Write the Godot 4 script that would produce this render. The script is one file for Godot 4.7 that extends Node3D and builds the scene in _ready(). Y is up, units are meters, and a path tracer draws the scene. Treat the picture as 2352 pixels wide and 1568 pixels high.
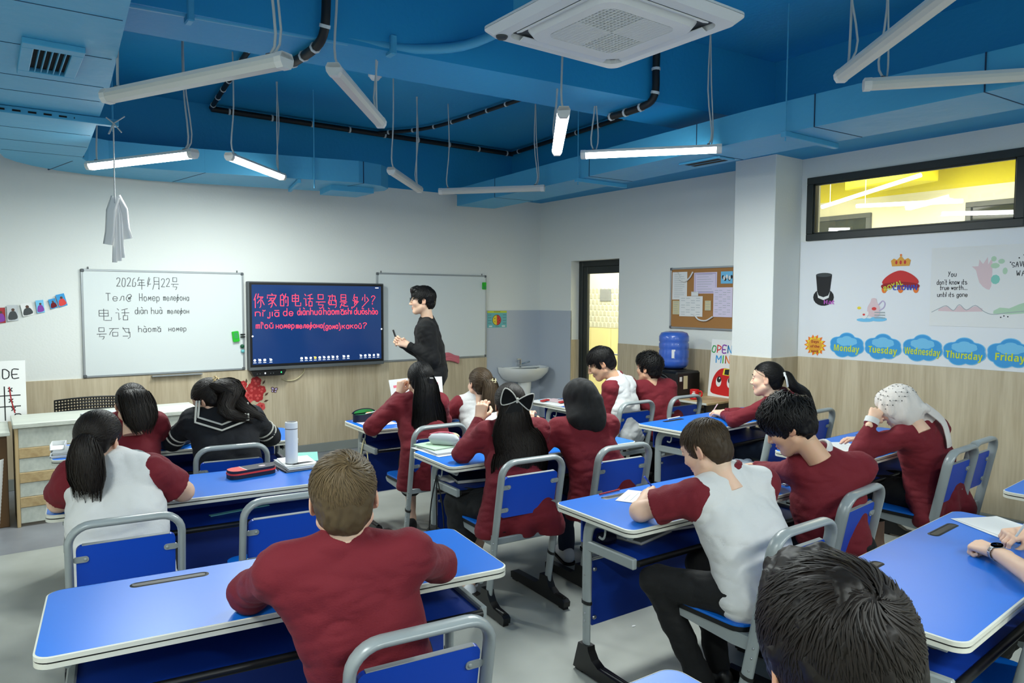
extends Node3D

# A classroom lesson seen from the back left corner. x runs along the whiteboard wall (0 at its right corner), z runs from that wall to the back of the room, y is up.

var M := {}            # materials by name
var used := {}         # names already given to top-level nodes
var rng := RandomNumberGenerator.new()


func _ready() -> void:
	rng.seed = 7
	set_view()
	set_lights()
	make_materials()
	build_room()
	build_ceiling()
	build_front_wall()
	build_right_wall()
	build_lamps()
	build_furniture()
	build_teacher_corner()
	build_people()
	build_small_things()


func set_view() -> void:
	var cam := Camera3D.new()
	cam.name = "camera"
	cam.fov = 50.4258
	cam.near = 0.05
	cam.far = 60.0
	cam.rotation_order = EULER_ORDER_YXZ
	cam.position = Vector3(-5.9799, 1.67, 7.5439)
	cam.rotation = Vector3(-0.0580891, -0.6317222, 0.0043452)
	add_child(cam)
	cam.current = true
	var we := WorldEnvironment.new()
	we.name = "environment"
	var e := Environment.new()
	e.background_mode = Environment.BG_COLOR
	e.background_color = Color(0.55, 0.62, 0.7)
	e.background_energy_multiplier = 0.3
	e.tonemap_mode = Environment.TONE_MAPPER_LINEAR
	e.tonemap_exposure = 1.9
	e.sdfgi_enabled = true
	e.ssao_enabled = true
	e.ssil_enabled = true
	we.environment = e
	add_child(we)


# ---------------------------------------------------------------- lights (the lamps' own lights are made with the lamps)
const LAMP_ENERGY := 1.0
const LAMP_COLOR := Color(0.97, 1.0, 0.985)


func set_lights() -> void:
	# the neighbouring yellow room and the tiled corridor behind the door have ceiling lights of their own
	area_light("yellow_room_light", Vector3(1.9, 3.2, 3.4), Vector2(1.2, 2.2), 5.0, Color(1.0, 0.98, 0.9))
	area_light("corridor_light", Vector3(0.85, 2.85, 0.3), Vector2(0.6, 2.0), 4.5, Color(1.0, 0.97, 0.88))


func area_light(called: String, at: Vector3, size: Vector2, energy: float, color: Color, tilt := -PI / 2, turn := 0.0) -> void:
	var l := AreaLight3D.new()
	l.name = called
	l.area_size = size
	l.light_energy = energy
	l.light_color = color
	l.area_range = 30.0
	l.area_attenuation = 2.0
	l.shadow_enabled = true
	l.area_normalize_energy = true
	l.rotation_order = EULER_ORDER_YXZ
	l.position = at
	l.rotation = Vector3(tilt, turn, 0)
	add_child(l, true)


# ---------------------------------------------------------------- nodes
func numbered(called: String) -> String:
	if not used.has(called):
		used[called] = 0
		return called
	used[called] += 1
	return "%s_%03d" % [called, used[called]]


func tag(o: Node3D, label: String, category: String, group := "", kind := "") -> Node3D:
	if label: o.set_meta("label", label)
	if category: o.set_meta("category", category)
	if group: o.set_meta("group", group)
	if kind: o.set_meta("kind", kind)
	return o


func thing(called: String, label: String, category: String, at := Vector3.ZERO, turn := 0.0, group := "") -> Node3D:
	var o := Node3D.new()
	o.name = numbered(called)
	add_child(o)
	o.position = at
	o.rotation.y = turn
	return tag(o, label, category, group)


func part(called: String, m: Variant, mat: Material, parent: Node3D, at := Vector3.ZERO) -> MeshInstance3D:
	var o := MeshInstance3D.new()
	o.name = called
	o.mesh = m.mesh() if m is B else m
	o.material_override = mat
	o.position = at
	parent.add_child(o, true)
	return o


func single(called: String, m: Variant, mat: Material, label: String, category: String, at := Vector3.ZERO, turn := 0.0, group := "") -> MeshInstance3D:
	var o := part(numbered(called), m, mat, self, at)
	o.rotation.y = turn
	tag(o, label, category, group)
	return o


func struct(called: String, m: Variant, mat: Material, parent: Node3D = null, label := "") -> MeshInstance3D:
	var o := part(numbered(called) if parent == null else called, m, mat, self if parent == null else parent)
	if parent == null: o.set_meta("kind", "structure")
	if label: o.set_meta("label", label)
	return o


func dup(root: Node3D, label: String, group: String, at: Vector3, turn: float) -> Node3D:
	var r: Node3D = root.duplicate()
	r.name = numbered(String(root.name))
	add_child(r)
	r.position = at
	r.rotation.y = turn
	tag(r, label, "", group)
	return r


# ---------------------------------------------------------------- mesh builder: explicit normals, clockwise fronts
class B:
	var v := PackedVector3Array()
	var n := PackedVector3Array()
	var t := PackedVector2Array()
	var c := PackedColorArray()
	var i := PackedInt32Array()

	func mesh() -> ArrayMesh:
		var a := []
		a.resize(Mesh.ARRAY_MAX)
		a[Mesh.ARRAY_VERTEX] = v
		a[Mesh.ARRAY_NORMAL] = n
		if t.size() == v.size(): a[Mesh.ARRAY_TEX_UV] = t
		if c.size() == v.size(): a[Mesh.ARRAY_COLOR] = c
		a[Mesh.ARRAY_INDEX] = i
		var m := ArrayMesh.new()
		m.add_surface_from_arrays(Mesh.PRIMITIVE_TRIANGLES, a)
		return m

	# a, b, c, d counter-clockwise seen from outside
	func quad(p: Vector3, q: Vector3, r: Vector3, s: Vector3) -> void:
		var k := v.size()
		var nn := (q - p).cross(r - p)
		if nn.length_squared() < 1e-16: nn = (r - p).cross(s - p)
		nn = nn.normalized()
		v.append_array([p, q, r, s])
		n.append_array([nn, nn, nn, nn])
		t.append_array([Vector2(0, 1), Vector2(1, 1), Vector2(1, 0), Vector2(0, 0)])
		i.append_array([k, k + 2, k + 1, k, k + 3, k + 2])

	func tri(p: Vector3, q: Vector3, r: Vector3) -> void:
		var k := v.size()
		var nn := (q - p).cross(r - p).normalized()
		v.append_array([p, q, r])
		n.append_array([nn, nn, nn])
		t.append_array([Vector2(0, 1), Vector2(1, 1), Vector2(1, 0)])
		i.append_array([k, k + 2, k + 1])

	# chamfered box
	func box(at: Vector3, size: Vector3, bevel := 0.0, bs := Basis.IDENTITY) -> B:
		var h := size / 2
		var b: float = minf(bevel, minf(h.x, minf(h.y, h.z)) * 0.9)
		var P := func(x: float, y: float, z: float) -> Vector3: return at + bs * Vector3(x, y, z)
		var ax := [Vector3(1, 0, 0), Vector3(0, 1, 0), Vector3(0, 0, 1)]
		for a in 3:
			var u: Vector3 = ax[(a + 1) % 3]
			var w: Vector3 = ax[(a + 2) % 3]
			var e: Vector3 = ax[a]
			var hu: float = absf(h.dot(u)) - b
			var hw: float = absf(h.dot(w)) - b
			var he: float = absf(h.dot(e))
			for s in [-1.0, 1.0]:
				var o: Vector3 = e * he * s
				var p0: Vector3 = at + bs * (o - u * hu - w * hw)
				var p1: Vector3 = at + bs * (o + u * hu - w * hw)
				var p2: Vector3 = at + bs * (o + u * hu + w * hw)
				var p3: Vector3 = at + bs * (o - u * hu + w * hw)
				if s > 0: quad(p0, p1, p2, p3)
				else: quad(p1, p0, p3, p2)
			if b > 0.0:
				# edges that run along axis a
				for su in [-1.0, 1.0]:
					for sw in [-1.0, 1.0]:
						var A: Vector3 = u * su * absf(h.dot(u)) + w * sw * hw
						var C: Vector3 = u * su * hu + w * sw * absf(h.dot(w))
						var L: Vector3 = e * (he - b)
						var q0 := at + bs * (A - L)
						var q1 := at + bs * (C - L)
						var q2 := at + bs * (C + L)
						var q3 := at + bs * (A + L)
						if su * sw > 0: quad(q0, q1, q2, q3)
						else: quad(q1, q0, q3, q2)
		if b > 0.0:
			for sx in [-1.0, 1.0]:
				for sy in [-1.0, 1.0]:
					for sz in [-1.0, 1.0]:
						var p := at + bs * Vector3(sx * h.x, sy * (h.y - b), sz * (h.z - b))
						var q := at + bs * Vector3(sx * (h.x - b), sy * h.y, sz * (h.z - b))
						var r := at + bs * Vector3(sx * (h.x - b), sy * (h.y - b), sz * h.z)
						if sx * sy * sz > 0: tri(p, q, r)
						else: tri(p, r, q)
		return self

	# sweep of an ellipse (ra across "side", rb along "up") along points
	func tube(pts: Array, ra: float, rb := -1.0, segs := 10, side := Vector3.ZERO, caps := true) -> B:
		if rb < 0: rb = ra
		var k0 := v.size()
		var m := pts.size()
		var prev := side
		for j in m:
			var d: Vector3
			if j == 0: d = pts[1] - pts[0]
			elif j == m - 1: d = pts[m - 1] - pts[m - 2]
			else: d = (pts[j + 1] - pts[j]).normalized() + (pts[j] - pts[j - 1]).normalized()
			d = d.normalized()
			if prev == Vector3.ZERO: prev = d.cross(Vector3.UP if absf(d.y) < 0.9 else Vector3.RIGHT)
			var sd: Vector3 = (prev - d * prev.dot(d)).normalized()
			prev = sd
			var up := d.cross(sd)
			for q in segs:
				var a := TAU * q / segs
				v.append(pts[j] + sd * cos(a) * ra + up * sin(a) * rb)
				n.append((sd * cos(a) / ra + up * sin(a) / rb).normalized())
				t.append(Vector2(float(q) / segs, float(j) / m))
		for j in m - 1:
			for q in segs:
				var a := k0 + j * segs + q
				var b := k0 + j * segs + (q + 1) % segs
				var e := a + segs
				var f := b + segs
				i.append_array([a, e, b, b, e, f])
		if caps:
			for end in 2:
				var kk := v.size()
				var base: int = k0 + (0 if end == 0 else (m - 1) * segs)
				var dd: Vector3 = (pts[0] - pts[1]).normalized() if end == 0 else (pts[m - 1] - pts[m - 2]).normalized()
				for q in segs:
					v.append(v[base + q]); n.append(dd); t.append(Vector2.ZERO)
				for q in range(1, segs - 1):
					if end == 0: i.append_array([kk, kk + q, kk + q + 1])
					else: i.append_array([kk, kk + q + 1, kk + q])
		return self

	# profile of Vector2(radius, height) turned about the y axis of xf
	func lathe(prof: Array, xf := Transform3D.IDENTITY, segs := 24) -> B:
		var k0 := v.size()
		var m := prof.size()
		for j in m:
			var d: Vector2 = (prof[mini(j + 1, m - 1)] - prof[maxi(j - 1, 0)]).normalized()
			for q in segs + 1:
				var a := TAU * q / segs
				var r := Vector3(cos(a), 0, -sin(a))
				v.append(xf * (r * prof[j].x + Vector3(0, prof[j].y, 0)))
				n.append((xf.basis * (r * d.y + Vector3(0, -d.x, 0))).normalized())
				t.append(Vector2(float(q) / segs, 1.0 - float(j) / (m - 1)))
		for j in m - 1:
			for q in segs:
				var a := k0 + j * (segs + 1) + q
				var b := a + 1
				var e := a + segs + 1
				var f := e + 1
				i.append_array([a, e, b, b, e, f])
		return self

	# polygon in the xy plane of xf, extruded from z = 0 to z = depth (front face at +depth)
	func prism(poly: PackedVector2Array, depth: float, xf := Transform3D.IDENTITY, back := true) -> B:
		if Geometry2D.is_polygon_clockwise(poly): poly.reverse()
		var tr := Geometry2D.triangulate_polygon(poly)
		var lo := poly[0]
		var hi := poly[0]
		for p in poly:
			lo = lo.min(p)
			hi = hi.max(p)
		var sz := hi - lo
		for s in ([1, 0] if back else [1]):
			var k := v.size()
			var nn := xf.basis.z.normalized() * (1.0 if s == 1 else -1.0)
			for p in poly:
				v.append(xf * Vector3(p.x, p.y, depth * s))
				n.append(nn)
				t.append(Vector2((p.x - lo.x) / sz.x, 1.0 - (p.y - lo.y) / sz.y))
			for j in range(0, tr.size(), 3):
				var a := poly[tr[j]]
				var b := poly[tr[j + 1]]
				var e := poly[tr[j + 2]]
				var ccw := (b - a).cross(e - a) > 0
				if ccw == (s == 1): i.append_array([k + tr[j], k + tr[j + 2], k + tr[j + 1]])
				else: i.append_array([k + tr[j], k + tr[j + 1], k + tr[j + 2]])
		for j in poly.size():
			var a := poly[j]
			var b := poly[(j + 1) % poly.size()]
			quad(xf * Vector3(a.x, a.y, 0), xf * Vector3(b.x, b.y, 0), xf * Vector3(b.x, b.y, depth), xf * Vector3(a.x, a.y, depth))
		return self

	# ellipsoid
	func ball(at: Vector3, r: Vector3, bs := Basis.IDENTITY, seg := 12, ring := 8) -> B:
		var k := v.size()
		for j in ring + 1:
			var ph := PI * j / ring
			for q in seg + 1:
				var a := TAU * q / seg
				var d := Vector3(sin(ph) * cos(a), cos(ph), -sin(ph) * sin(a))
				v.append(at + bs * (d * r))
				n.append((bs * (d / r)).normalized())
				t.append(Vector2(float(q) / seg, float(j) / ring))
		for j in ring:
			for q in seg:
				var a := k + j * (seg + 1) + q
				var e := a + seg + 1
				i.append_array([a, a + 1, e, a + 1, e + 1, e])
		return self

	# flat line of a pen in the xy plane of xf
	func line(pts: Array, w: float, xf: Transform3D) -> B:
		var m := pts.size()
		var k := v.size()
		var nn := xf.basis.z.normalized()
		for j in m:
			var d: Vector2 = (pts[mini(j + 1, m - 1)] - pts[maxi(j - 1, 0)])
			d = d.normalized()
			var s := Vector2(-d.y, d.x) * w / 2
			var p: Vector2 = pts[j]
			if j == 0: p -= d * w * 0.35
			if j == m - 1: p += d * w * 0.35
			for g in [s, -s]:
				v.append(xf * Vector3(p.x + g.x, p.y + g.y, 0))
				n.append(nn)
				t.append(Vector2.ZERO)
		for j in m - 1:
			var a := k + j * 2
			i.append_array([a, a + 3, a + 1, a, a + 2, a + 3])
		return self

	func add(o: B, xf := Transform3D.IDENTITY) -> B:
		var k := v.size()
		var flip := xf.basis.determinant() < 0
		var nb := xf.basis.inverse().transposed()
		for j in o.v.size():
			v.append(xf * o.v[j])
			n.append((nb * o.n[j]).normalized())
		t.append_array(o.t)
		c.append_array(o.c)
		if flip:
			for j in range(0, o.i.size(), 3):
				i.append(o.i[j] + k); i.append(o.i[j + 2] + k); i.append(o.i[j + 1] + k)
		else:
			for j in o.i: i.append(j + k)
		return self


func rrect(w: float, h: float, r: float, seg := 5) -> PackedVector2Array:
	var p := PackedVector2Array()
	for q in 4:
		var cx := (w / 2 - r) * (1 if q == 0 or q == 3 else -1)
		var cy := (h / 2 - r) * (1 if q < 2 else -1)
		for s in seg + 1:
			var a := PI / 2 * (q + float(s) / seg)
			p.append(Vector2(cx + cos(a) * r, cy + sin(a) * r))
	return p


func circle(r: float, seg := 20, ry := -1.0) -> PackedVector2Array:
	var p := PackedVector2Array()
	for s in seg: p.append(Vector2(cos(TAU * s / seg) * r, sin(TAU * s / seg) * (r if ry < 0 else ry)))
	return p


func smooth(pts: Array, sub := 4) -> Array:
	var out := []
	var m := pts.size()
	if m < 3 or sub < 2: return pts
	for j in m - 1:
		for s in sub:
			out.append(pts[j].cubic_interpolate(pts[j + 1], pts[maxi(j - 1, 0)], pts[mini(j + 2, m - 1)], float(s) / sub))
	out.append(pts[m - 1])
	return out


func facing(at: Vector3, normal: Vector3, up := Vector3.UP) -> Transform3D:
	var z := normal.normalized()
	var x := up.cross(z).normalized()
	return Transform3D(Basis(x, z.cross(x), z), at)


func FW(x: float, y: float, out := 0.0) -> Transform3D: return Transform3D(Basis.IDENTITY, Vector3(x, y, out))                 # on the front wall, facing the class
func RW(z: float, y: float, out := 0.0) -> Transform3D: return facing(Vector3(-out, y, z), Vector3(-1, 0, 0))                  # on the right wall, x' = +z


# ---------------------------------------------------------------- materials
func mat(called: String, color: Color, rough := 0.6, metal := 0.0, spec := 0.5) -> StandardMaterial3D:
	var m := StandardMaterial3D.new()
	m.resource_name = called
	m.albedo_color = color
	m.roughness = rough
	m.metallic = metal
	m.metallic_specular = spec
	M[called] = m
	return m


func glow(called: String, color: Color, energy: float) -> StandardMaterial3D:
	var m := mat(called, color, 0.5)
	m.emission_enabled = true
	m.emission = color
	m.emission_energy_multiplier = energy
	return m


func noise_tex(freq: float, seed_: int, ramp: Array, as_normal := 0.0, size := 512, oct := 4) -> NoiseTexture2D:
	var f := FastNoiseLite.new()
	f.seed = seed_
	f.frequency = freq
	f.fractal_octaves = oct
	var t := NoiseTexture2D.new()
	t.width = size
	t.height = size
	t.seamless = true
	t.noise = f
	if as_normal > 0.0:
		t.as_normal_map = true
		t.bump_strength = as_normal
	elif ramp.size():
		var g := Gradient.new()
		g.offsets = PackedFloat32Array(ramp[0])
		g.colors = PackedColorArray(ramp[1])
		t.color_ramp = g
	return t


func triplanar(m: StandardMaterial3D, scale: Vector3) -> void:
	m.uv1_triplanar = true
	m.uv1_world_triplanar = true
	m.uv1_scale = scale


func wood_image(base: Color, dark: Color, w: int, h: int, bands: int, seed_: int) -> ImageTexture:
	var f := FastNoiseLite.new()
	f.seed = seed_
	f.frequency = 0.02
	f.fractal_octaves = 4
	var r := RandomNumberGenerator.new()
	r.seed = seed_
	var im := Image.create(w, h, false, Image.FORMAT_RGB8)
	var tones := []
	for b in bands + 1: tones.append(r.randf())
	tones[bands] = tones[0]
	for x in w:
		var bx := float(x) / w * bands
		var tone: float = lerpf(tones[int(bx)], tones[int(bx) + 1], smoothstep(0.2, 0.8, bx - int(bx)))
		for y in h:
			var g := f.get_noise_2d(x * 2.2 + f.get_noise_2d(x * 0.6, y * 0.35) * 8.0, y * 0.12) * 0.5 + f.get_noise_2d(x * 9.0, y * 0.5 + 500.0) * 0.35
			im.set_pixel(x, y, base.lerp(dark, clampf(0.1 + tone * 0.35 + g * 0.75, 0, 1)))
	return ImageTexture.create_from_image(im)


func make_materials() -> void:
	var wall := mat("white_wall", Color(0.90, 0.91, 0.89), 0.75)
	wall.normal_enabled = true
	wall.normal_texture = noise_tex(0.05, 3, [], 1.5)
	wall.normal_scale = 0.25
	triplanar(wall, Vector3.ONE * 1.5)
	mat("wall_panel", Color(0.89, 0.90, 0.91), 0.45)
	mat("grey_paint", Color(0.72, 0.75, 0.79), 0.4)
	var blue := mat("blue_paint", Color(0.09, 0.57, 0.78), 0.6)
	blue.normal_enabled = true
	blue.normal_texture = noise_tex(0.03, 5, [], 2.0)
	blue.normal_scale = 0.3
	triplanar(blue, Vector3.ONE * 1.2)
	var duct := mat("blue_duct", Color(0.27, 0.63, 0.79), 0.5)
	duct.normal_enabled = true
	duct.normal_texture = noise_tex(0.015, 9, [], 3.0)
	duct.normal_scale = 0.35
	triplanar(duct, Vector3.ONE * 0.8)
	mat("joint", Color(0.05, 0.2, 0.32), 0.8)
	mat("dark_hole", Color(0.02, 0.03, 0.04), 0.9)
	mat("conduit", Color(0.035, 0.045, 0.06), 0.55)
	mat("clip", Color(0.8, 0.82, 0.82), 0.5)
	mat("cable_white", Color(0.72, 0.74, 0.74), 0.5)
	mat("lamp_body", Color(0.86, 0.86, 0.84), 0.45)
	mat("lamp_off", Color(0.80, 0.80, 0.77), 0.35)
	glow("lamp_on", Color(0.97, 1.0, 0.985), 9.0)
	mat("plastic_white", Color(0.88, 0.89, 0.89), 0.4)
	mat("plastic_black", Color(0.03, 0.03, 0.032), 0.42)
	mat("plastic_grey", Color(0.35, 0.37, 0.38), 0.5)
	mat("foot_black", Color(0.055, 0.055, 0.055), 0.38)
	mat("tube_grey", Color(0.58, 0.61, 0.61), 0.30, 0.0, 0.6)
	mat("steel", Color(0.72, 0.73, 0.74), 0.28, 0.9)
	mat("chrome", Color(0.85, 0.86, 0.87), 0.12, 1.0)
	mat("desk_blue", Color(0.03, 0.43, 0.84), 0.34)
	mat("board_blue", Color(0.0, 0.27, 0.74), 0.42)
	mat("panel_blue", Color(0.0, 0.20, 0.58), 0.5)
	mat("edge_white", Color(0.84, 0.84, 0.79), 0.45)
	mat("stripe", Color(0.02, 0.02, 0.03), 0.5)
	var w := mat("light_oak", Color(1, 1, 1), 0.5)
	w.albedo_texture = wood_image(Color(0.80, 0.745, 0.635), Color(0.64, 0.57, 0.455), 512, 512, 14, 4)
	triplanar(w, Vector3(0.5, 0.5, 0.5))
	var w2 := mat("pale_board", Color(1, 1, 1), 0.5)
	w2.albedo_texture = wood_image(Color(0.82, 0.83, 0.78), Color(0.66, 0.68, 0.64), 256, 256, 6, 8)
	w2.uv1_scale = Vector3(1, 1, 1)
	var w3 := mat("pine", Color(1, 1, 1), 0.5)
	w3.albedo_texture = wood_image(Color(0.80, 0.70, 0.52), Color(0.62, 0.50, 0.33), 256, 256, 6, 11)
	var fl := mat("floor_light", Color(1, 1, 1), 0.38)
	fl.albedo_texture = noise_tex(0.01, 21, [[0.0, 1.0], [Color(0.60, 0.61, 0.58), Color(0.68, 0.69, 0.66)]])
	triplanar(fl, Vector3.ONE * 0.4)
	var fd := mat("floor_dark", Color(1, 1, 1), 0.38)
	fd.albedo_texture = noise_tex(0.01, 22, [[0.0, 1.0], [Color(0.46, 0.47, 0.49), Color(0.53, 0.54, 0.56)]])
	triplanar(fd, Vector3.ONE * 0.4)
	mat("baseboard", Color(0.52, 0.54, 0.52), 0.5)
	mat("alu", Color(0.66, 0.68, 0.69), 0.35, 0.6)
	mat("whiteboard", Color(0.86, 0.885, 0.88), 0.22)
	mat("frame_dark", Color(0.13, 0.155, 0.15), 0.45)
	var gl := mat("glass", Color(1, 1, 1, 0.04), 0.0)
	gl.transparency = BaseMaterial3D.TRANSPARENCY_ALPHA
	mat("ceramic", Color(0.90, 0.91, 0.90), 0.12)
	mat("paper", Color(0.90, 0.90, 0.89), 0.7)
	mat("paper_lilac", Color(0.87, 0.83, 0.91), 0.7)
	mat("ink", Color(0.10, 0.10, 0.11), 0.7)
	mat("ink_grey", Color(0.33, 0.34, 0.35), 0.7)
	mat("ink_red", Color(0.60, 0.08, 0.12), 0.7)
	mat("cork", Color(0.66, 0.47, 0.27), 0.9)
	mat("yellow_paint", Color(0.90, 0.86, 0.07), 0.7)
	mat("cream", Color(0.92, 0.88, 0.62), 0.5)
	mat("tile_white", Color(0.92, 0.92, 0.84), 0.3)
	mat("tile_grey", Color(0.78, 0.78, 0.70), 0.3)
	mat("maroon", Color(0.43, 0.055, 0.115), 0.85)
	mat("shirt_white", Color(0.84, 0.84, 0.83), 0.8)
	mat("cloth_black", Color(0.022, 0.023, 0.026), 0.85)
	mat("cloth_navy", Color(0.04, 0.05, 0.08), 0.85)
	mat("stripe_white", Color(0.78, 0.77, 0.73), 0.85)
	mat("scarf_white", Color(0.86, 0.83, 0.80), 0.85)
	mat("jeans", Color(0.12, 0.17, 0.24), 0.85)
	for k in [["maroon", 1.0], ["shirt_white", 0.6], ["cloth_black", 0.8], ["cloth_navy", 0.8], ["scarf_white", 0.5], ["jeans", 1.0]]:
		var m: StandardMaterial3D = M[k[0]]
		m.normal_enabled = true
		m.normal_texture = noise_tex(0.06, 31, [], 4.0, 256)
		m.normal_scale = 0.35 * k[1]
		triplanar(m, Vector3.ONE * 9.0)
		m.rim_enabled = true
		m.rim = 0.25
		m.rim_tint = 0.6
	var sk := mat("skin", Color(0.86, 0.68, 0.57), 0.52)
	sk.vertex_color_use_as_albedo = true
	sk.subsurf_scatter_enabled = true
	sk.subsurf_scatter_strength = 0.15
	mat("eye_white", Color(0.85, 0.84, 0.82), 0.2)
	mat("eye_dark", Color(0.05, 0.03, 0.02), 0.15)
	for k in [["hair_black", Color(0.06, 0.053, 0.05)], ["hair_dark", Color(0.115, 0.09, 0.07)], ["hair_brown", Color(0.27, 0.215, 0.15)], ["hair_light", Color(0.40, 0.33, 0.225)]]:
		var m := mat(k[0], k[1], 0.5, 0.0, 0.35)
		m.vertex_color_use_as_albedo = true
	var cols := {"red": Color(0.78, 0.06, 0.06), "pink": Color(0.90, 0.45, 0.52), "pink_cloth": Color(0.80, 0.42, 0.47), "green_bright": Color(0.10, 0.72, 0.12), "green_dark": Color(0.02, 0.32, 0.20), "teal": Color(0.42, 0.72, 0.73),
		"mint": Color(0.50, 0.78, 0.72), "navy": Color(0.035, 0.055, 0.16), "yellow": Color(0.93, 0.84, 0.20), "orange": Color(0.93, 0.47, 0.10), "sky": Color(0.16, 0.58, 0.82), "sky_light": Color(0.45, 0.75, 0.90), "purple": Color(0.50, 0.20, 0.62),
		"violet": Color(0.75, 0.35, 0.75), "green": Color(0.22, 0.62, 0.32), "blue_pen": Color(0.04, 0.26, 0.72), "gold": Color(0.88, 0.62, 0.18), "brown": Color(0.30, 0.16, 0.11), "rose": Color(0.66, 0.13, 0.14), "rose_light": Color(0.80, 0.30, 0.29),
		"leaf": Color(0.32, 0.20, 0.14), "grey": Color(0.55, 0.57, 0.58), "grey_dark": Color(0.22, 0.24, 0.25), "grey_light": Color(0.74, 0.76, 0.77), "beige": Color(0.82, 0.78, 0.62), "skin_light": Color(0.88, 0.70, 0.58), "lilac": Color(0.72, 0.66, 0.80),
		"pastel_pink": Color(0.86, 0.76, 0.77), "pastel_green": Color(0.70, 0.82, 0.70), "pale_gold": Color(0.80, 0.70, 0.50), "pencil_grey": Color(0.62, 0.66, 0.67), "cloud": Color(0.22, 0.60, 0.84), "lime": Color(0.80, 0.85, 0.20), "coral": Color(0.85, 0.22, 0.20)}
	for k in cols: mat(k, cols[k], 0.55)
	mat("brown_board", Color(0.36, 0.25, 0.12), 0.5)
	mat("book_teal", Color(0.03, 0.12, 0.17), 0.35)
	mat("case_brown", Color(0.36, 0.25, 0.21), 0.4)
	mat("jeans_light", Color(0.50, 0.54, 0.58), 0.85)
	var wat := mat("bottle_blue", Color(0.18, 0.36, 0.72), 0.12)
	wat.clearcoat_enabled = true
	glow("screen", Color(0.07, 0.17, 0.34), 0.55)
	M["screen"].roughness = 0.12
	glow("screen_red", Color(1.0, 0.22, 0.30), 0.95)
	glow("screen_white", Color(0.9, 0.93, 0.97), 0.8)
	glow("screen_gold", Color(0.95, 0.75, 0.3), 0.7)
	glow("led_green", Color(0.2, 0.9, 0.45), 1.0)
	glow("lamp_on_other", Color(1.0, 1.0, 0.96), 4.0)


# ---------------------------------------------------------------- room shell
func slab(m: B, pts: Array, y0: float, y1: float) -> B:   # polygon of (x, z), from y0 up to y1
	var p := PackedVector2Array()
	for q in pts: p.append(Vector2(q.x, -q.y))
	return m.prism(p, y1 - y0, Transform3D(Basis(Vector3.RIGHT, Vector3(0, 0, -1), Vector3.UP), Vector3(0, y0, 0)))


func blk(m: B, x0: float, x1: float, y0: float, y1: float, z0: float, z1: float, bevel := 0.0) -> B:
	return m.box(Vector3((x0 + x1) / 2, (y0 + y1) / 2, (z0 + z1) / 2), Vector3(absf(x1 - x0), absf(y1 - y0), absf(z1 - z0)), bevel)


const CEIL := 3.55
const BLUE_FROM := 2.93


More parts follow.
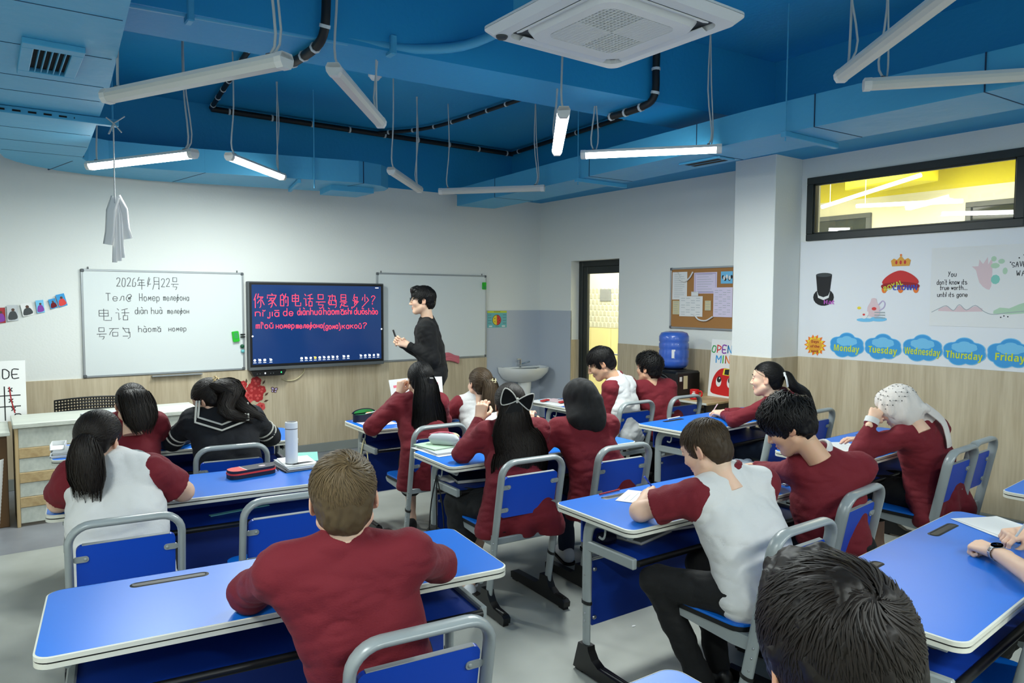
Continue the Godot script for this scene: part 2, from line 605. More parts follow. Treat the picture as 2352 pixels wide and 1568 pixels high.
func build_room() -> void:
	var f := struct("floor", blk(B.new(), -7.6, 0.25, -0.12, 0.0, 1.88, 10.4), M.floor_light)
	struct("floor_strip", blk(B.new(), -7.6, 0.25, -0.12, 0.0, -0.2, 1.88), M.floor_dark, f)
	var c := struct("ceiling", blk(B.new(), -7.6, 0.25, CEIL, CEIL + 0.12, -0.2, 10.4), M.blue_paint)
	# beam across the room and the beam along the right wall
	struct("beam", slab(B.new(), [Vector2(-7.5, 3.04), Vector2(0.0, 3.56), Vector2(0.0, 4.12), Vector2(-7.5, 3.42)], 3.07, CEIL + 0.02), M.blue_paint, c)
	struct("beam", slab(B.new(), [Vector2(-0.47, -0.05), Vector2(0.05, -0.05), Vector2(0.05, 10.3), Vector2(-0.95, 10.3), Vector2(-0.84, 4.1)], BLUE_FROM, CEIL + 0.02), M.blue_paint, c)
	var wf := struct("wall_front", blk(B.new(), -7.6, 0.25, -0.1, BLUE_FROM, -0.2, 0.0), M.white_wall)
	struct("upper_wall", blk(B.new(), -7.6, 0.25, BLUE_FROM, CEIL, -0.2, 0.0), M.blue_paint, wf)
	var wl := struct("wall_left", blk(B.new(), -7.6, -7.4, -0.1, BLUE_FROM, -0.2, 10.4), M.white_wall)
	struct("upper_wall", blk(B.new(), -7.6, -7.4, BLUE_FROM, CEIL, -0.2, 10.4), M.blue_paint, wl)
	var wb := struct("wall_back", blk(B.new(), -7.6, 0.25, -0.1, BLUE_FROM, 10.2, 10.4), M.white_wall)
	struct("upper_wall", blk(B.new(), -7.6, 0.25, BLUE_FROM, CEIL, 10.2, 10.4), M.blue_paint, wb)
	var r := B.new()
	var dz0 := 0.62
	var dz1 := 1.47
	blk(r, 0, 0.2, -0.1, BLUE_FROM, -0.2, dz0)
	blk(r, 0, 0.2, 2.15, BLUE_FROM, dz0, dz1)
	blk(r, 0, 0.2, -0.1, BLUE_FROM, dz1, 3.83)
	blk(r, 0, 0.2, -0.1, 2.2, 3.83, 5.51)
	blk(r, 0, 0.2, 2.755, BLUE_FROM, 3.83, 5.51)
	blk(r, 0, 0.2, -0.1, BLUE_FROM, 5.51, 10.4)
	var wr := struct("wall_right", r, M.white_wall)
	struct("upper_wall", blk(B.new(), 0, 0.2, BLUE_FROM, CEIL, -0.2, 10.4), M.blue_paint, wr)
	struct("pillar", blk(B.new(), -0.4, 0.0, 0.0, BLUE_FROM + 0.02, 3.35, 3.77, 0.004), M.white_wall, wr, "white square pillar standing out from the wall")
	# light oak wainscot, grey paint round the sink, skirting
	struct("trim_1", blk(B.new(), -7.4, -0.86, 0.1, 0.94, -0.01, 0.012, 0.002), M.light_oak)
	var g := B.new()
	blk(g, -0.86, 0.0, 0.0, 1.53, -0.01, 0.004)
	blk(g, -0.004, 0.01, 0.0, 1.53, 0.0, dz0)
	struct("trim_2", g, M.grey_paint)
	var t := B.new()
	blk(t, 0.0, 0.15, 0.1, 1.165, dz0, dz0 + 0.012, 0.002)
	blk(t, -0.012, 0.01, 0.1, 1.165, dz1, 3.35, 0.002)
	blk(t, -0.412, -0.38, 0.1, 1.165, 3.34, 3.78, 0.002)
	blk(t, -0.405, 0.0, 0.1, 1.165, 3.76, 3.782, 0.002)
	blk(t, -0.405, 0.0, 0.1, 1.165, 3.338, 3.36, 0.002)
	blk(t, -0.012, 0.01, 0.1, 1.165, 3.78, 10.2, 0.002)
	struct("trim_3", t, M.light_oak)
	struct("baseboard_front", blk(B.new(), -7.4, -0.86, 0.0, 0.1, -0.01, 0.016, 0.003), M.baseboard)
	var b := B.new()
	blk(b, -0.016, 0.01, 0.0, 0.1, dz1, 3.35, 0.003)
	blk(b, -0.416, -0.38, 0.0, 0.1, 3.334, 3.786, 0.003)
	blk(b, -0.016, 0.01, 0.0, 0.1, 3.78, 10.2, 0.003)
	struct("baseboard_right", b, M.baseboard)
	# the smooth white sheet with the word clouds on it
	struct("trim_4", blk(B.new(), -0.006, 0.005, 1.165, 2.195, 3.775, 10.0, 0.002), M.wall_panel)
	build_window()
	build_door()


func build_window() -> void:
	var w := B.new()
	var z0 := 3.83
	var z1 := 5.51
	var y0 := 2.2
	var y1 := 2.755
	var k := 0.06
	for q in [[z0, z1, y0, y0 + k], [z0, z1, y1 - k, y1], [z0, z0 + k, y0 + k, y1 - k], [z1 - k, z1, y0 + k, y1 - k]]:
		blk(w, -0.02, 0.08, q[2], q[3], q[0], q[1], 0.004)
	for q in [[z0 + k, z1 - k, y0 + k, y0 + k + 0.012], [z0 + k, z1 - k, y1 - k - 0.012, y1 - k], [z0 + k, z0 + k + 0.012, y0 + k, y1 - k], [z1 - k - 0.012, z1 - k, y0 + k, y1 - k]]:
		blk(w, 0.0, 0.03, q[2], q[3], q[0], q[1])
	var o := struct("window_1", w, M.frame_dark)
	struct("pane", blk(B.new(), 0.028, 0.034, y0 + k, y1 - k, z0 + k, z1 - k), M.glass, o)
	# the room behind it: yellow upper walls and ceiling, white below, two dark windows, a yellow duct, tube lamps
	var far := 3.2
	var room := struct("wall_beyond", blk(B.new(), far, far + 0.1, 0, 2.98, -0.2, 7.2), M.tile_white)
	var up := B.new()
	blk(up, far, far + 0.1, 2.98, 3.6, -0.2, 7.2)
	blk(up, 0.2, far + 0.1, 3.6, 3.7, -0.2, 7.2)
	blk(up, 0.2, 0.22, 2.98, 3.6, 1.75, 7.2)
	struct("yellow_upper_wall", up, M.yellow_paint, room)
	var sh := B.new()
	blk(sh, 1.7, far, 0, 3.6, 1.6, 1.7)
	blk(sh, 0.2, 1.7, 0, 3.6, 1.66, 1.76)
	blk(sh, 0.2, far, 0, 3.6, 7.1, 7.2)
	blk(sh, 0.2, far, -0.1, 0, 1.7, 7.2)
	struct("side_walls", sh, M.tile_white, room)
	for q in [[1.75, 2.74, 2.79, 0.0], [3.84, 5.3, 2.80, 0.0]]:
		var fr := B.new()
		for e in [[q[0], q[1], 2.3, 2.36], [q[0], q[1], q[2] - 0.06, q[2]], [q[0], q[0] + 0.06, 2.36, q[2] - 0.06], [q[1] - 0.06, q[1], 2.36, q[2] - 0.06]]:
			blk(fr, far - 0.04, far + 0.02, e[2], e[3], e[0], e[1], 0.004)
		var win := struct("window_frame", fr, M.plastic_grey, room)
		var pane := mat("far_pane", Color(0.14, 0.17, 0.12), 0.08)
		struct("pane", blk(B.new(), far - 0.012, far + 0.01, 2.36, q[2] - 0.06, q[0] + 0.06, q[1] - 0.06), pane, win)
	var d := B.new()
	d.box(Vector3(2.7, 3.12, 3.2), Vector3(0.5, 0.2, 0.9), 0.01, Basis(Vector3.UP, -0.35))
	single("ceiling_unit", d, M.yellow_paint, "yellow painted ceiling unit in the room behind the high window", "duct")
	var fan := B.new()
	fan.tube(smooth([Vector3(2.75, 3.5, 3.55), Vector3(2.7, 3.38, 3.5), Vector3(2.74, 3.28, 3.6), Vector3(2.68, 3.22, 3.52)]), 0.05, 0.05, 8)
	fan.tube(smooth([Vector3(2.72, 3.42, 3.45), Vector3(2.68, 3.33, 3.58), Vector3(2.74, 3.24, 3.46)]), 0.03, 0.03, 8)
	single("hose_bundle", fan, M.conduit, "dark bundle of hoses above the yellow unit behind the high window", "hose")
	var tl := [[Vector3(1.9, 2.75, 2.83), Vector3(1.9, 2.97, 3.92), "long white lit tube lamp slanting behind the high window"], [Vector3(2.2, 2.76, 3.08), Vector3(2.2, 2.70, 4.2), "lit tube lamp nearly level low behind the high window"], [Vector3(1.6, 3.0, 3.35), Vector3(1.6, 3.0, 3.95), "short lit tube lamp at the top of the high window"]]
	for q in tl:
		var dir: Vector3 = (q[1] - q[0]).normalized()
		var root := thing("tube_lamp", q[2], "lamp", q[0])
		part("tube", B.new().tube([Vector3.ZERO, q[1] - q[0]], 0.022, 0.022, 8), M.lamp_on_other, root)
		part("cord", B.new().tube([dir * 0.1 + Vector3(0, 0.02, 0), Vector3(dir.x * 0.1, 3.58 - q[0].y, dir.z * 0.1)], 0.004, 0.004, 5), M.cable_white, root)


func build_door() -> void:
	var z0 := 0.62
	var z1 := 1.47
	var f := B.new()
	blk(f, 0.13, 0.2, 0.0, 2.15, z0, z0 + 0.07, 0.004)
	blk(f, 0.13, 0.2, 0.0, 2.15, z1 - 0.07, z1, 0.004)
	blk(f, 0.13, 0.2, 2.08, 2.15, z0 + 0.07, z1 - 0.07, 0.004)
	var d := struct("door_1", f, M.frame_dark)
	var l := B.new()
	blk(l, 0.14, 0.185, 0.01, 2.08, z0 + 0.07, z0 + 0.15, 0.004)
	blk(l, 0.14, 0.185, 0.01, 2.08, z1 - 0.15, z1 - 0.07, 0.004)
	blk(l, 0.14, 0.185, 1.99, 2.08, z0 + 0.15, z1 - 0.15, 0.004)
	blk(l, 0.14, 0.185, 0.01, 0.12, z0 + 0.15, z1 - 0.15, 0.004)
	var leaf := struct("door_leaf", l, M.frame_dark, d)
	struct("pane", blk(B.new(), 0.16, 0.166, 0.12, 1.99, z0 + 0.15, z1 - 0.15), M.glass, leaf)
	var h := B.new()
	h.tube([Vector3(0.14, 1.02, z1 - 0.11), Vector3(0.09, 1.02, z1 - 0.11), Vector3(0.09, 1.02, z1 - 0.23)], 0.009, 0.009, 8)
	struct("door_handle", h, M.steel, leaf)
	# corridor with a tiled wall
	var x := 1.6
	var w := struct("corridor_wall", blk(B.new(), x, x + 0.1, 0, 3.0, -1.9, 1.66), M.cream)
	var s := B.new()
	blk(s, 0.2, x, 3.0, 3.1, -1.9, 1.66)
	blk(s, 0.2, x, 0, 3.0, -2.0, -1.9)
	blk(s, 0.2, x, -0.1, 0.0, -1.9, 1.66)
	struct("corridor_sides", s, M.tile_white, w)
	struct("upper_panel", blk(B.new(), x - 0.01, x, 1.25, 3.0, -1.9, 1.66), M.tile_white, w)
	for k in 4:
		struct("wall_board", blk(B.new(), x - 0.012, x - 0.002, 0.1, 1.24, -1.2 + k * 0.45, -0.76 + k * 0.45, 0.003), M.cream, w)
	var tiles := B.new()
	for row in 7:
		for col in 12:
			var z := -0.95 + col * 0.085 + (row % 2) * 0.042
			tiles.prism(PackedVector2Array([Vector2(-0.028, -0.035), Vector2(0.028, -0.035), Vector2(0.03, 0.015), Vector2(0.0, 0.036), Vector2(-0.03, 0.015)]), 0.006, facing(Vector3(x - 0.01, 1.3 + row * 0.085, z), Vector3(-1, 0, 0)), false)
	struct("tile_pattern", tiles, M.tile_grey, w).set_meta("kind", "stuff")
	struct("sign_plate", blk(B.new(), x - 0.025, x - 0.008, 1.65, 1.83, -0.54, -0.3, 0.003), M.grey, w, "plain grey square plate on the corridor wall")


# ---------------------------------------------------------------- things on the ceiling
func build_ceiling() -> void:
	var hb := 2.75
	var ht := 2.95
	# duct along the right wall
	var rd := thing("air_duct", "long blue rectangular duct along the right wall above the high window", "duct")
	var ro := [Vector2(-1.48, 0.3), Vector2(-1.0, 0.36), Vector2(-1.25, 4.5), Vector2(-1.2, 9.6), Vector2(-1.75, 9.6), Vector2(-1.76, 4.5)]
	part("duct_body", slab(B.new(), ro, hb, ht), M.blue_duct, rd)
	for z in [1.15, 2.75, 4.0, 4.95, 5.9]:
		var xa: float = lerpf(-1.48, -1.76, clampf((z - 0.3) / 4.2, 0, 1))
		var xb: float = lerpf(-1.0, -1.25, clampf((z - 0.3) / 4.2, 0, 1))
		var j := B.new()
		slab(j, [Vector2(xa - 0.003, z), Vector2(xb + 0.003, z + 0.03), Vector2(xb + 0.003, z + 0.036), Vector2(xa - 0.003, z + 0.006)], hb - 0.002, ht + 0.002)
		part("joint", j, M.joint, rd)
	for z in [2.6, 4.75]:
		var k := B.new()
		var xa: float = lerpf(-1.48, -1.76, clampf((z - 0.3) / 4.2, 0, 1)) - 0.05
		blk(k, xa, xa + 0.62, hb - 0.035, hb, z, z + 0.04, 0.003)
		k.tube([Vector3(xa + 0.025, hb - 0.06, z + 0.02), Vector3(xa + 0.025, CEIL, z + 0.02)], 0.005, 0.005, 6)
		part("hanger", k, M.blue_duct, rd)
	var g := B.new()
	blk(g, -1.48, -1.3, hb - 0.012, hb, 3.62, 4.02, 0.003)
	var gv := part("slot_vent", g, M.blue_duct, rd)
	for s in 2: part("slot", blk(B.new(), -1.45 + s * 0.07, -1.40 + s * 0.07, hb - 0.0135, hb - 0.009, 3.66, 3.98), M.dark_hole, gv)
	# duct along the left side that turns onto the front wall
	var ld := thing("air_duct", "blue duct running overhead on the left and bending along the front wall", "duct")
	var poly := [Vector2(-5.72, 9.6), Vector2(-6.3, 9.6), Vector2(-5.9, 2.4), Vector2(-5.83, 0.8)]
	for a in [[-5.80, 0.62], [-5.72, 0.47], [-5.60, 0.33], [-5.42, 0.20], [-5.2, 0.12], [-4.7, 0.09], [-3.8, 0.3], [-3.15, 0.45], [-2.92, 0.55], [-2.76, 0.68], [-2.68, 0.86], [-2.72, 1.02], [-2.85, 1.13], [-3.1, 1.18], [-3.5, 1.08], [-4.4, 0.86], [-4.75, 0.79], [-5.1, 0.75], [-5.25, 0.8], [-5.31, 0.95], [-5.32, 1.4], [-5.4, 3.1], [-5.51, 4.6]]:
		poly.append(Vector2(a[0], a[1]))
	part("duct_body", slab(B.new(), poly, hb, ht), M.blue_duct, ld)
	for z in [1.02, 1.45, 1.9, 2.9, 3.22, 3.75, 4.3, 5.0]:
		var j := B.new()
		var xb: float = lerpf(-5.3, -5.52, clampf((z - 0.9) / 3.7, 0, 1))
		var xa: float = lerpf(-5.82, -5.98, clampf((z - 0.9) / 3.0, 0, 1))
		slab(j, [Vector2(xa, z - 0.02), Vector2(xb + 0.003, z), Vector2(xb + 0.003, z + 0.004), Vector2(xa, z - 0.016)], hb - 0.0015, ht)
		part("joint", j, M.joint, ld)
	for q in [[-4.38, 0.86, 0.155], [-3.05, 1.17, 0.52], [-5.36, 0.78, 0.18]]:
		var j := B.new()
		slab(j, [Vector2(q[0] - 0.004, q[1] + 0.004), Vector2(q[0] + 0.004, q[1] + 0.004), Vector2(q[0] - 0.12, q[2]), Vector2(q[0] - 0.128, q[2])], hb - 0.0015, ht + 0.001)
		part("joint", j, M.joint, ld)
	var ch := B.new()
	ch.box(Vector3(-5.6, hb - 0.022, 2.49), Vector3(0.66, 0.04, 0.05), 0.003, Basis(Vector3.UP, -0.02))
	ch.tube([Vector3(-5.3, hb - 0.07, 2.49), Vector3(-5.3, CEIL, 2.49)], 0.006, 0.006, 6)
	var hang := part("hanger", ch, M.blue_duct, ld)
	for s in 8: part("slot", blk(B.new(), -5.88 + s * 0.075, -5.84 + s * 0.075, hb - 0.03, hb - 0.02, 2.513, 2.517), M.dark_hole, hang)
	var hk := B.new()
	hk.box(Vector3(-3.56, hb - 0.02, 0.75), Vector3(0.03, 0.035, 0.62), 0.003, Basis(Vector3.UP, -0.2))
	hk.tube([Vector3(-3.5, hb - 0.08, 1.1), Vector3(-3.5, CEIL, 1.1)], 0.006, 0.006, 6)
	part("hanger", hk, M.blue_duct, ld)
	var dif := B.new()
	slab(dif, [Vector2(-3.22, 0.52), Vector2(-2.86, 0.58), Vector2(-2.84, 0.95), Vector2(-3.26, 0.9)], hb - 0.05, hb)
	part("outlet", dif, M.blue_duct, ld)
	# grille in the underside of the left duct
	var gr := B.new()
	for q in [[-5.81, -5.58, 3.34, 3.41], [-5.81, -5.58, 3.79, 3.86], [-5.81, -5.765, 3.41, 3.79], [-5.625, -5.58, 3.41, 3.79]]:
		blk(gr, q[0], q[1], hb - 0.025, hb + 0.001, q[2], q[3], 0.003)
	var grille := part("grille_frame", gr, M.blue_duct, ld)
	part("grille_hole", blk(B.new(), -5.765, -5.625, hb - 0.004, hb + 0.002, 3.41, 3.79), M.dark_hole, grille)
	for s in 5: part("grille_bar", blk(B.new(), -5.745 + s * 0.0245, -5.741 + s * 0.0245, hb - 0.022, hb - 0.003, 3.41, 3.79), M.blue_duct, grille)
	# ceiling cassette of the air conditioning
	var ac := thing("air_conditioner", "white square ceiling air conditioner with a fine grille in its middle", "air conditioner", Vector3(-3.76, 2.85, 5.22), 0.0)
	var hs := 0.405
	var pan := B.new()

	ring_plate(pan, rrect(hs * 2, hs * 2, 0.05, 5), rrect(hs * 2 - 0.06, hs * 2 - 0.06, 0.045, 5), 0.0, -0.028)
	ring_plate(pan, rrect(hs * 2 - 0.06, hs * 2 - 0.06, 0.045, 5), rrect(hs * 2 - 0.16, hs * 2 - 0.16, 0.06, 5), -0.028, -0.03)
	ring_plate(pan, rrect(hs * 2 - 0.16, hs * 2 - 0.16, 0.06, 5), rrect(hs * 2 - 0.18, hs * 2 - 0.18, 0.05, 5), -0.03, 0.03)
	pan.prism(rrect(hs * 2, hs * 2, 0.05, 5), 0.01, Transform3D(Basis(Vector3.RIGHT, Vector3(0, 0, 1), Vector3(0, -1, 0)), Vector3(0, 0.012, 0)))
	part("panel", pan, M.plastic_white, ac)
	part("housing", slab(B.new(), [Vector2(-0.3, -0.3), Vector2(0.3, -0.3), Vector2(0.3, 0.3), Vector2(-0.3, 0.3)], 0.0, 0.3), M.blue_duct, ac)
	part("slot_shadow", slab(B.new(), [Vector2(-0.31, -0.31), Vector2(0.31, -0.31), Vector2(0.31, 0.31), Vector2(-0.31, 0.31)], -0.012, 0.0), M.grey_dark, ac)
	var cp := B.new()
	ring_plate(cp, rrect(0.56, 0.56, 0.09, 6), rrect(0.52, 0.52, 0.08, 6), -0.012, -0.04)
	ring_plate(cp, rrect(0.52, 0.52, 0.08, 6), rrect(0.40, 0.40, 0.05, 6), -0.04, -0.036)
	ring_plate(cp, rrect(0.40, 0.40, 0.05, 6), rrect(0.392, 0.392, 0.05, 6), -0.036, -0.022)
	part("cover", cp, M.plastic_white, ac)
	part("filter", slab(B.new(), [Vector2(-0.2, -0.2), Vector2(0.2, -0.2), Vector2(0.2, 0.2), Vector2(-0.2, 0.2)], -0.024, -0.016), M.pencil_grey, ac)
	for side in 4:
		var lv := B.new()
		var rot := Basis(Vector3.UP, PI / 2 * side)
		lv.box(rot * Vector3(0, -0.027, 0.305), Vector3(0.5, 0.006, 0.032), 0.002, rot * Basis(Vector3.RIGHT, 0.35))
		part("louvre", lv, M.plastic_white, ac)
	# intake grille: two quarters of open mesh and two of fine lines
	var bars := B.new()
	var fine := B.new()
	for s in range(-9, 10):
		var o := s * 0.0205
		var w := 0.195
		bars.box(Vector3(o, -0.031, 0), Vector3(0.0055, 0.010, 2 * w), 0.0)
		bars.box(Vector3(0, -0.029, o), Vector3(2 * w, 0.008, 0.0055), 0.0)
	part("mesh_grille", bars, M.plastic_white, ac)
	for q in [[1, 1], [-1, -1]]:
		for s in 28: fine.box(Vector3(q[0] * 0.098, -0.0335, q[1] * (0.004 + s * 0.0069)), Vector3(0.192, 0.004, 0.0045), 0.0)
	part("fine_grille", fine, M.plastic_white, ac)
	var holes := B.new()
	for q in [[1, -1], [-1, 1]]:
		blk(holes, minf(0, q[0] * 0.195), maxf(0, q[0] * 0.195), -0.0255, -0.0235, minf(0, q[1] * 0.195), maxf(0, q[1] * 0.195))
	part("mesh_hole", holes, M.dark_hole, ac)
	var sen := B.new()
	sen.lathe([Vector2(0.0, -0.012), Vector2(0.02, -0.011), Vector2(0.026, -0.004), Vector2(0.028, 0.004)], Transform3D(Basis.IDENTITY, Vector3(-0.34, -0.03, -0.33)), 16)
	part("sensor", sen, M.grey_dark, ac)
	# cable runs under the ceiling
	conduit("black cable run along the top of the front wall", [Vector3(-4.12, 3.50, 0.045), Vector3(-0.5, 3.50, 0.045)], 0.028, 0.42)
	conduit("black cable run crossing the front bay behind the left lamps", [Vector3(-4.12, 3.51, 0.05), Vector3(-4.36, 3.51, 2.4), Vector3(-4.4, 3.51, 3.2)], 0.022, 0.3)
	conduit("black cable run slanting across the front bay to the middle lamps", [Vector3(-2.35, 3.51, 0.06), Vector3(-2.0, 3.51, 0.7), Vector3(-1.9, 3.51, 2.2), Vector3(-1.85, 3.51, 3.3)], 0.02, 0.3)
	conduit("black cable run along the top of the right wall in the front bay", [Vector3(-0.53, 3.50, 0.08), Vector3(-0.8, 3.50, 3.4)], 0.024, 0.4)
	conduit("thick black cable bent round the beam at the left", [Vector3(-4.453, 3.5, 3.80), Vector3(-4.452, 3.3, 3.78), Vector3(-4.455, 3.10, 3.75), Vector3(-4.46, 3.04, 3.62), Vector3(-4.47, 3.04, 3.3)], 0.026, 0.16)
	conduit("thick black cable bent round the beam behind the ceiling unit", [Vector3(-2.135, 3.5, 3.98), Vector3(-2.13, 3.3, 3.97), Vector3(-2.13, 3.1, 3.96), Vector3(-2.14, 3.04, 3.85), Vector3(-2.12, 3.04, 3.5)], 0.026, 0.16)
	conduit("black cable run on the ceiling beside the air conditioner", [Vector3(-2.6, 3.51, 4.4), Vector3(-2.2, 3.51, 5.2)], 0.024, 0.3)
	var pipe := thing("pipe", "blue painted pipe clipped along the top of the beam", "pipe")
	part("tube", B.new().tube(smooth([Vector3(-6.6, 3.09, 3.44), Vector3(-5.33, 3.09, 3.58), Vector3(-4.2, 3.10, 3.70), Vector3(-3.85, 3.12, 3.76), Vector3(-3.55, 3.2, 3.85), Vector3(-3.3, 3.36, 4.1), Vector3(-3.2, 3.42, 4.6)]), 0.03, 0.03, 10), M.blue_duct, pipe)
	for q in [Vector3(-5.1, 3.09, 3.61), Vector3(-4.05, 3.105, 3.73)]: part("clamp", B.new().box(q, Vector3(0.035, 0.11, 0.08), 0.006), M.blue_duct, pipe)
	var sm := B.new()
	sm.lathe([Vector2(0.0, -0.05), Vector2(0.03, -0.048), Vector2(0.045, -0.03), Vector2(0.05, -0.02), Vector2(0.058, -0.018), Vector2(0.058, 0.0)], Transform3D(Basis.IDENTITY, Vector3(-3.25, CEIL, 1.85)), 20)
	var smoke := thing("smoke_detector", "round white smoke detector on the blue ceiling", "smoke detector")
	part("body", sm, M.plastic_white, smoke)
	part("wire", B.new().tube([Vector3(-3.2, CEIL - 0.006, 1.86), Vector3(-1.95, CEIL - 0.006, 2.05)], 0.004, 0.004, 5), M.joint, smoke)
	# paper streamer on a string
	var st := thing("paper_streamer", "white paper streamers hanging on a string from the left duct", "streamer", Vector3(-5.3, 2.72, 2.5))
	part("string", B.new().tube([Vector3(0, 0.0, 0.02), Vector3(0.012, -0.4, -0.1), Vector3(0.02, -0.62, -0.15)], 0.004, 0.004, 5), M.cable_white, st)
	var knot := B.new()
	for a in [Vector3(0.06, 0.05, 0), Vector3(-0.03, -0.07, 0.02), Vector3(0.04, -0.05, 0.01), Vector3(-0.04, 0.03, 0.0)]: knot.tube([Vector3(0, 0, 0.03), a + Vector3(0, 0, 0.03)], 0.007, 0.004, 6)
	part("knot", knot, M.cable_white, st)
	for q in [[-0.06, -0.05, 0.30, 0.028], [-0.01, 0.06, 0.26, 0.03], [0.0, 0.01, 0.40, 0.016], [0.02, 0.03, 0.38, 0.016], [-0.02, -0.015, 0.41, 0.014]]:
		var s := B.new()
		var a := Vector3(0.02, -0.42, -0.12)
		var b := a + Vector3(q[1], -q[2], 0.0)
		s.tube([a, a.lerp(b, 0.3) + Vector3(q[1] * 0.3, 0, 0.01), a.lerp(b, 0.75), b], q[3], 0.0015, 6, Vector3(1, 0.2, 0.3))
		part("paper_strip", s, M.paper, st)


func ring_plate(m: B, outer: PackedVector2Array, inner: PackedVector2Array, y0: float, y1: float) -> void:   # seen from below
	for q in outer.size():
		var r := (q + 1) % outer.size()
		m.quad(Vector3(outer[r].x, y0, outer[r].y), Vector3(inner[r].x, y1, inner[r].y), Vector3(inner[q].x, y1, inner[q].y), Vector3(outer[q].x, y0, outer[q].y))


func conduit(label: String, pts: Array, r: float, step: float) -> void:
	var o := thing("cable_run", label, "cable")
	var sp := smooth(pts, 5)
	part("cable", B.new().tube(sp, r, r, 8), M.conduit, o)
	var acc := step * 0.4
	for k in sp.size() - 1:
		var d: float = sp[k].distance_to(sp[k + 1])
		while acc < d:
			var p: Vector3 = sp[k].lerp(sp[k + 1], acc / d)
			var dir: Vector3 = (sp[k + 1] - sp[k]).normalized()
			part("clip", B.new().tube([p - dir * 0.009, p + dir * 0.009], r * 1.2, r * 1.2, 8), M.clip, o)
			acc += step
		acc -= d


func build_lamps() -> void:
	var L := [
		["A", Vector3(-5.49, 2.58, 3.72), Vector3(-5.0, 2.58, 4.73), 0, "unlit white tube lamp hanging beside the left duct"],
		["B", Vector3(-4.64, 2.72, 4.31), Vector3(-4.0, 2.72, 3.49), 0, "unlit white tube lamp slanting down below the smoke detector"],
		["C", Vector3(-5.33, 2.6, 1.54), Vector3(-4.83, 2.6, 2.48), 1, "lit tube lamp behind the paper streamers at the front left"],
		["D", Vector3(-4.43, 2.74, 1.77), Vector3(-3.78, 2.74, 1.08), 1, "lit tube lamp slanting to the right in front of the front duct"],
		["E", Vector3(-3.27, 2.7, 2.17), Vector3(-2.58, 2.7, 1.4), 0, "unlit tube lamp beside the rounded end of the front duct"],
		["F", Vector3(-2.34, 2.71, 1.36), Vector3(-1.67, 2.71, 2.16), 0, "unlit tube lamp in front of the far end of the right duct"],
		["G", Vector3(-3.43, 2.67, 4.52), Vector3(-2.78, 2.67, 3.68), 1, "lit tube lamp seen nearly end on below the beam"],
		["H", Vector3(-2.41, 2.72, 3.51), Vector3(-1.78, 2.72, 4.27), 1, "lit tube lamp level in front of the right duct and pillar"],
		["I", Vector3(-2.48, 2.78, 5.53), Vector3(-3.14, 2.78, 6.34), 0, "unlit tube lamp rising steeply at the upper right"],
		["J", Vector3(-2.26, 2.78, 5.53), Vector3(-1.6, 2.78, 6.32), 0, "unlit tube lamp level along the right duct at the upper right"],
		["K", Vector3(-5.4, 2.72, 8.3), Vector3(-4.8, 2.72, 9.1), 1, "lit tube lamp at the back of the room"],
		["L", Vector3(-3.6, 2.72, 8.2), Vector3(-4.2, 2.72, 9.0), 1, "second lit tube lamp at the back of the room"],
		["N", Vector3(-2.6, 2.72, 8.3), Vector3(-2.0, 2.72, 9.1), 1, "third lit tube lamp at the back of the room"],
		["O", Vector3(-6.6, 2.72, 5.6), Vector3(-6.6, 2.72, 6.7), 1, "lit tube lamp beside the left wall"],
	]
	for q in L:
		var a: Vector3 = q[1]
		var b: Vector3 = q[2]
		var d := b - a
		var len := d.length()
		var turn := atan2(d.x, d.z)
		var o := thing("tube_lamp", q[4], "lamp", (a + b) / 2, turn)
		var w := 0.034
		var body := B.new()
		body.prism(PackedVector2Array([Vector2(-w, 0.012), Vector2(w, 0.012), Vector2(w * 0.75, 0.032), Vector2(-w * 0.75, 0.032)]), len, Transform3D(Basis.IDENTITY, Vector3(0, 0, -len / 2)))
		part("body", body, M.lamp_body, o)
		var tube := B.new()
		tube.prism(PackedVector2Array([Vector2(-w, 0.012), Vector2(-w * 0.96, -0.004), Vector2(-w * 0.6, -0.022), Vector2(w * 0.6, -0.022), Vector2(w * 0.96, -0.004), Vector2(w, 0.012)]), len - 0.07, Transform3D(Basis.IDENTITY, Vector3(0, 0, -len / 2 + 0.035)))
		part("diffuser", tube, M.lamp_on if q[3] == 1 else M.lamp_off, o)
		for s in [-1, 1]:
			part("end_cap", B.new().prism(PackedVector2Array([Vector2(-w - 0.002, 0.014), Vector2(-w * 0.97, -0.006), Vector2(-w * 0.6, -0.025), Vector2(w * 0.6, -0.025), Vector2(w * 0.97, -0.006), Vector2(w + 0.002, 0.014), Vector2(w * 0.76, 0.034), Vector2(-w * 0.76, 0.034)]), 0.036, Transform3D(Basis.IDENTITY, Vector3(0, 0, s * (len / 2 - 0.018) - 0.018))), M.lamp_body, o)
			var cl := B.new()
			var z: float = s * (len / 2 - 0.09)
			var sw: float = 0.02 * s
			cl.box(Vector3(0, 0.036, z), Vector3(0.03, 0.012, 0.02), 0.002)
			part("bracket", cl, M.plastic_grey, o)
			var cord := B.new()
			var topy: float = CEIL - a.y
			cord.tube(smooth([Vector3(0, 0.04, z), Vector3(0.012, 0.12, z + sw), Vector3(0.004, topy * 0.5, z - sw * 0.5), Vector3(0, topy, z)], 3), 0.006, 0.006, 5)
			if s > 0 or q[0] in ["I", "J", "H"]: cord.tube(smooth([Vector3(0, 0.04, z + 0.02), Vector3(0.03, 0.14, z + 0.03), Vector3(-0.006, topy * 0.55, z + 0.012), Vector3(0.008, topy, z)], 3), 0.005, 0.005, 5)
			part("cord", cord, M.cable_white, o)
		if q[3] == 1:
			area_light("tube_lamp_light", (a + b) / 2 + Vector3(0, -0.03, 0), Vector2(0.05, len - 0.08), LAMP_ENERGY * 2.2, LAMP_COLOR, -PI / 2, turn)


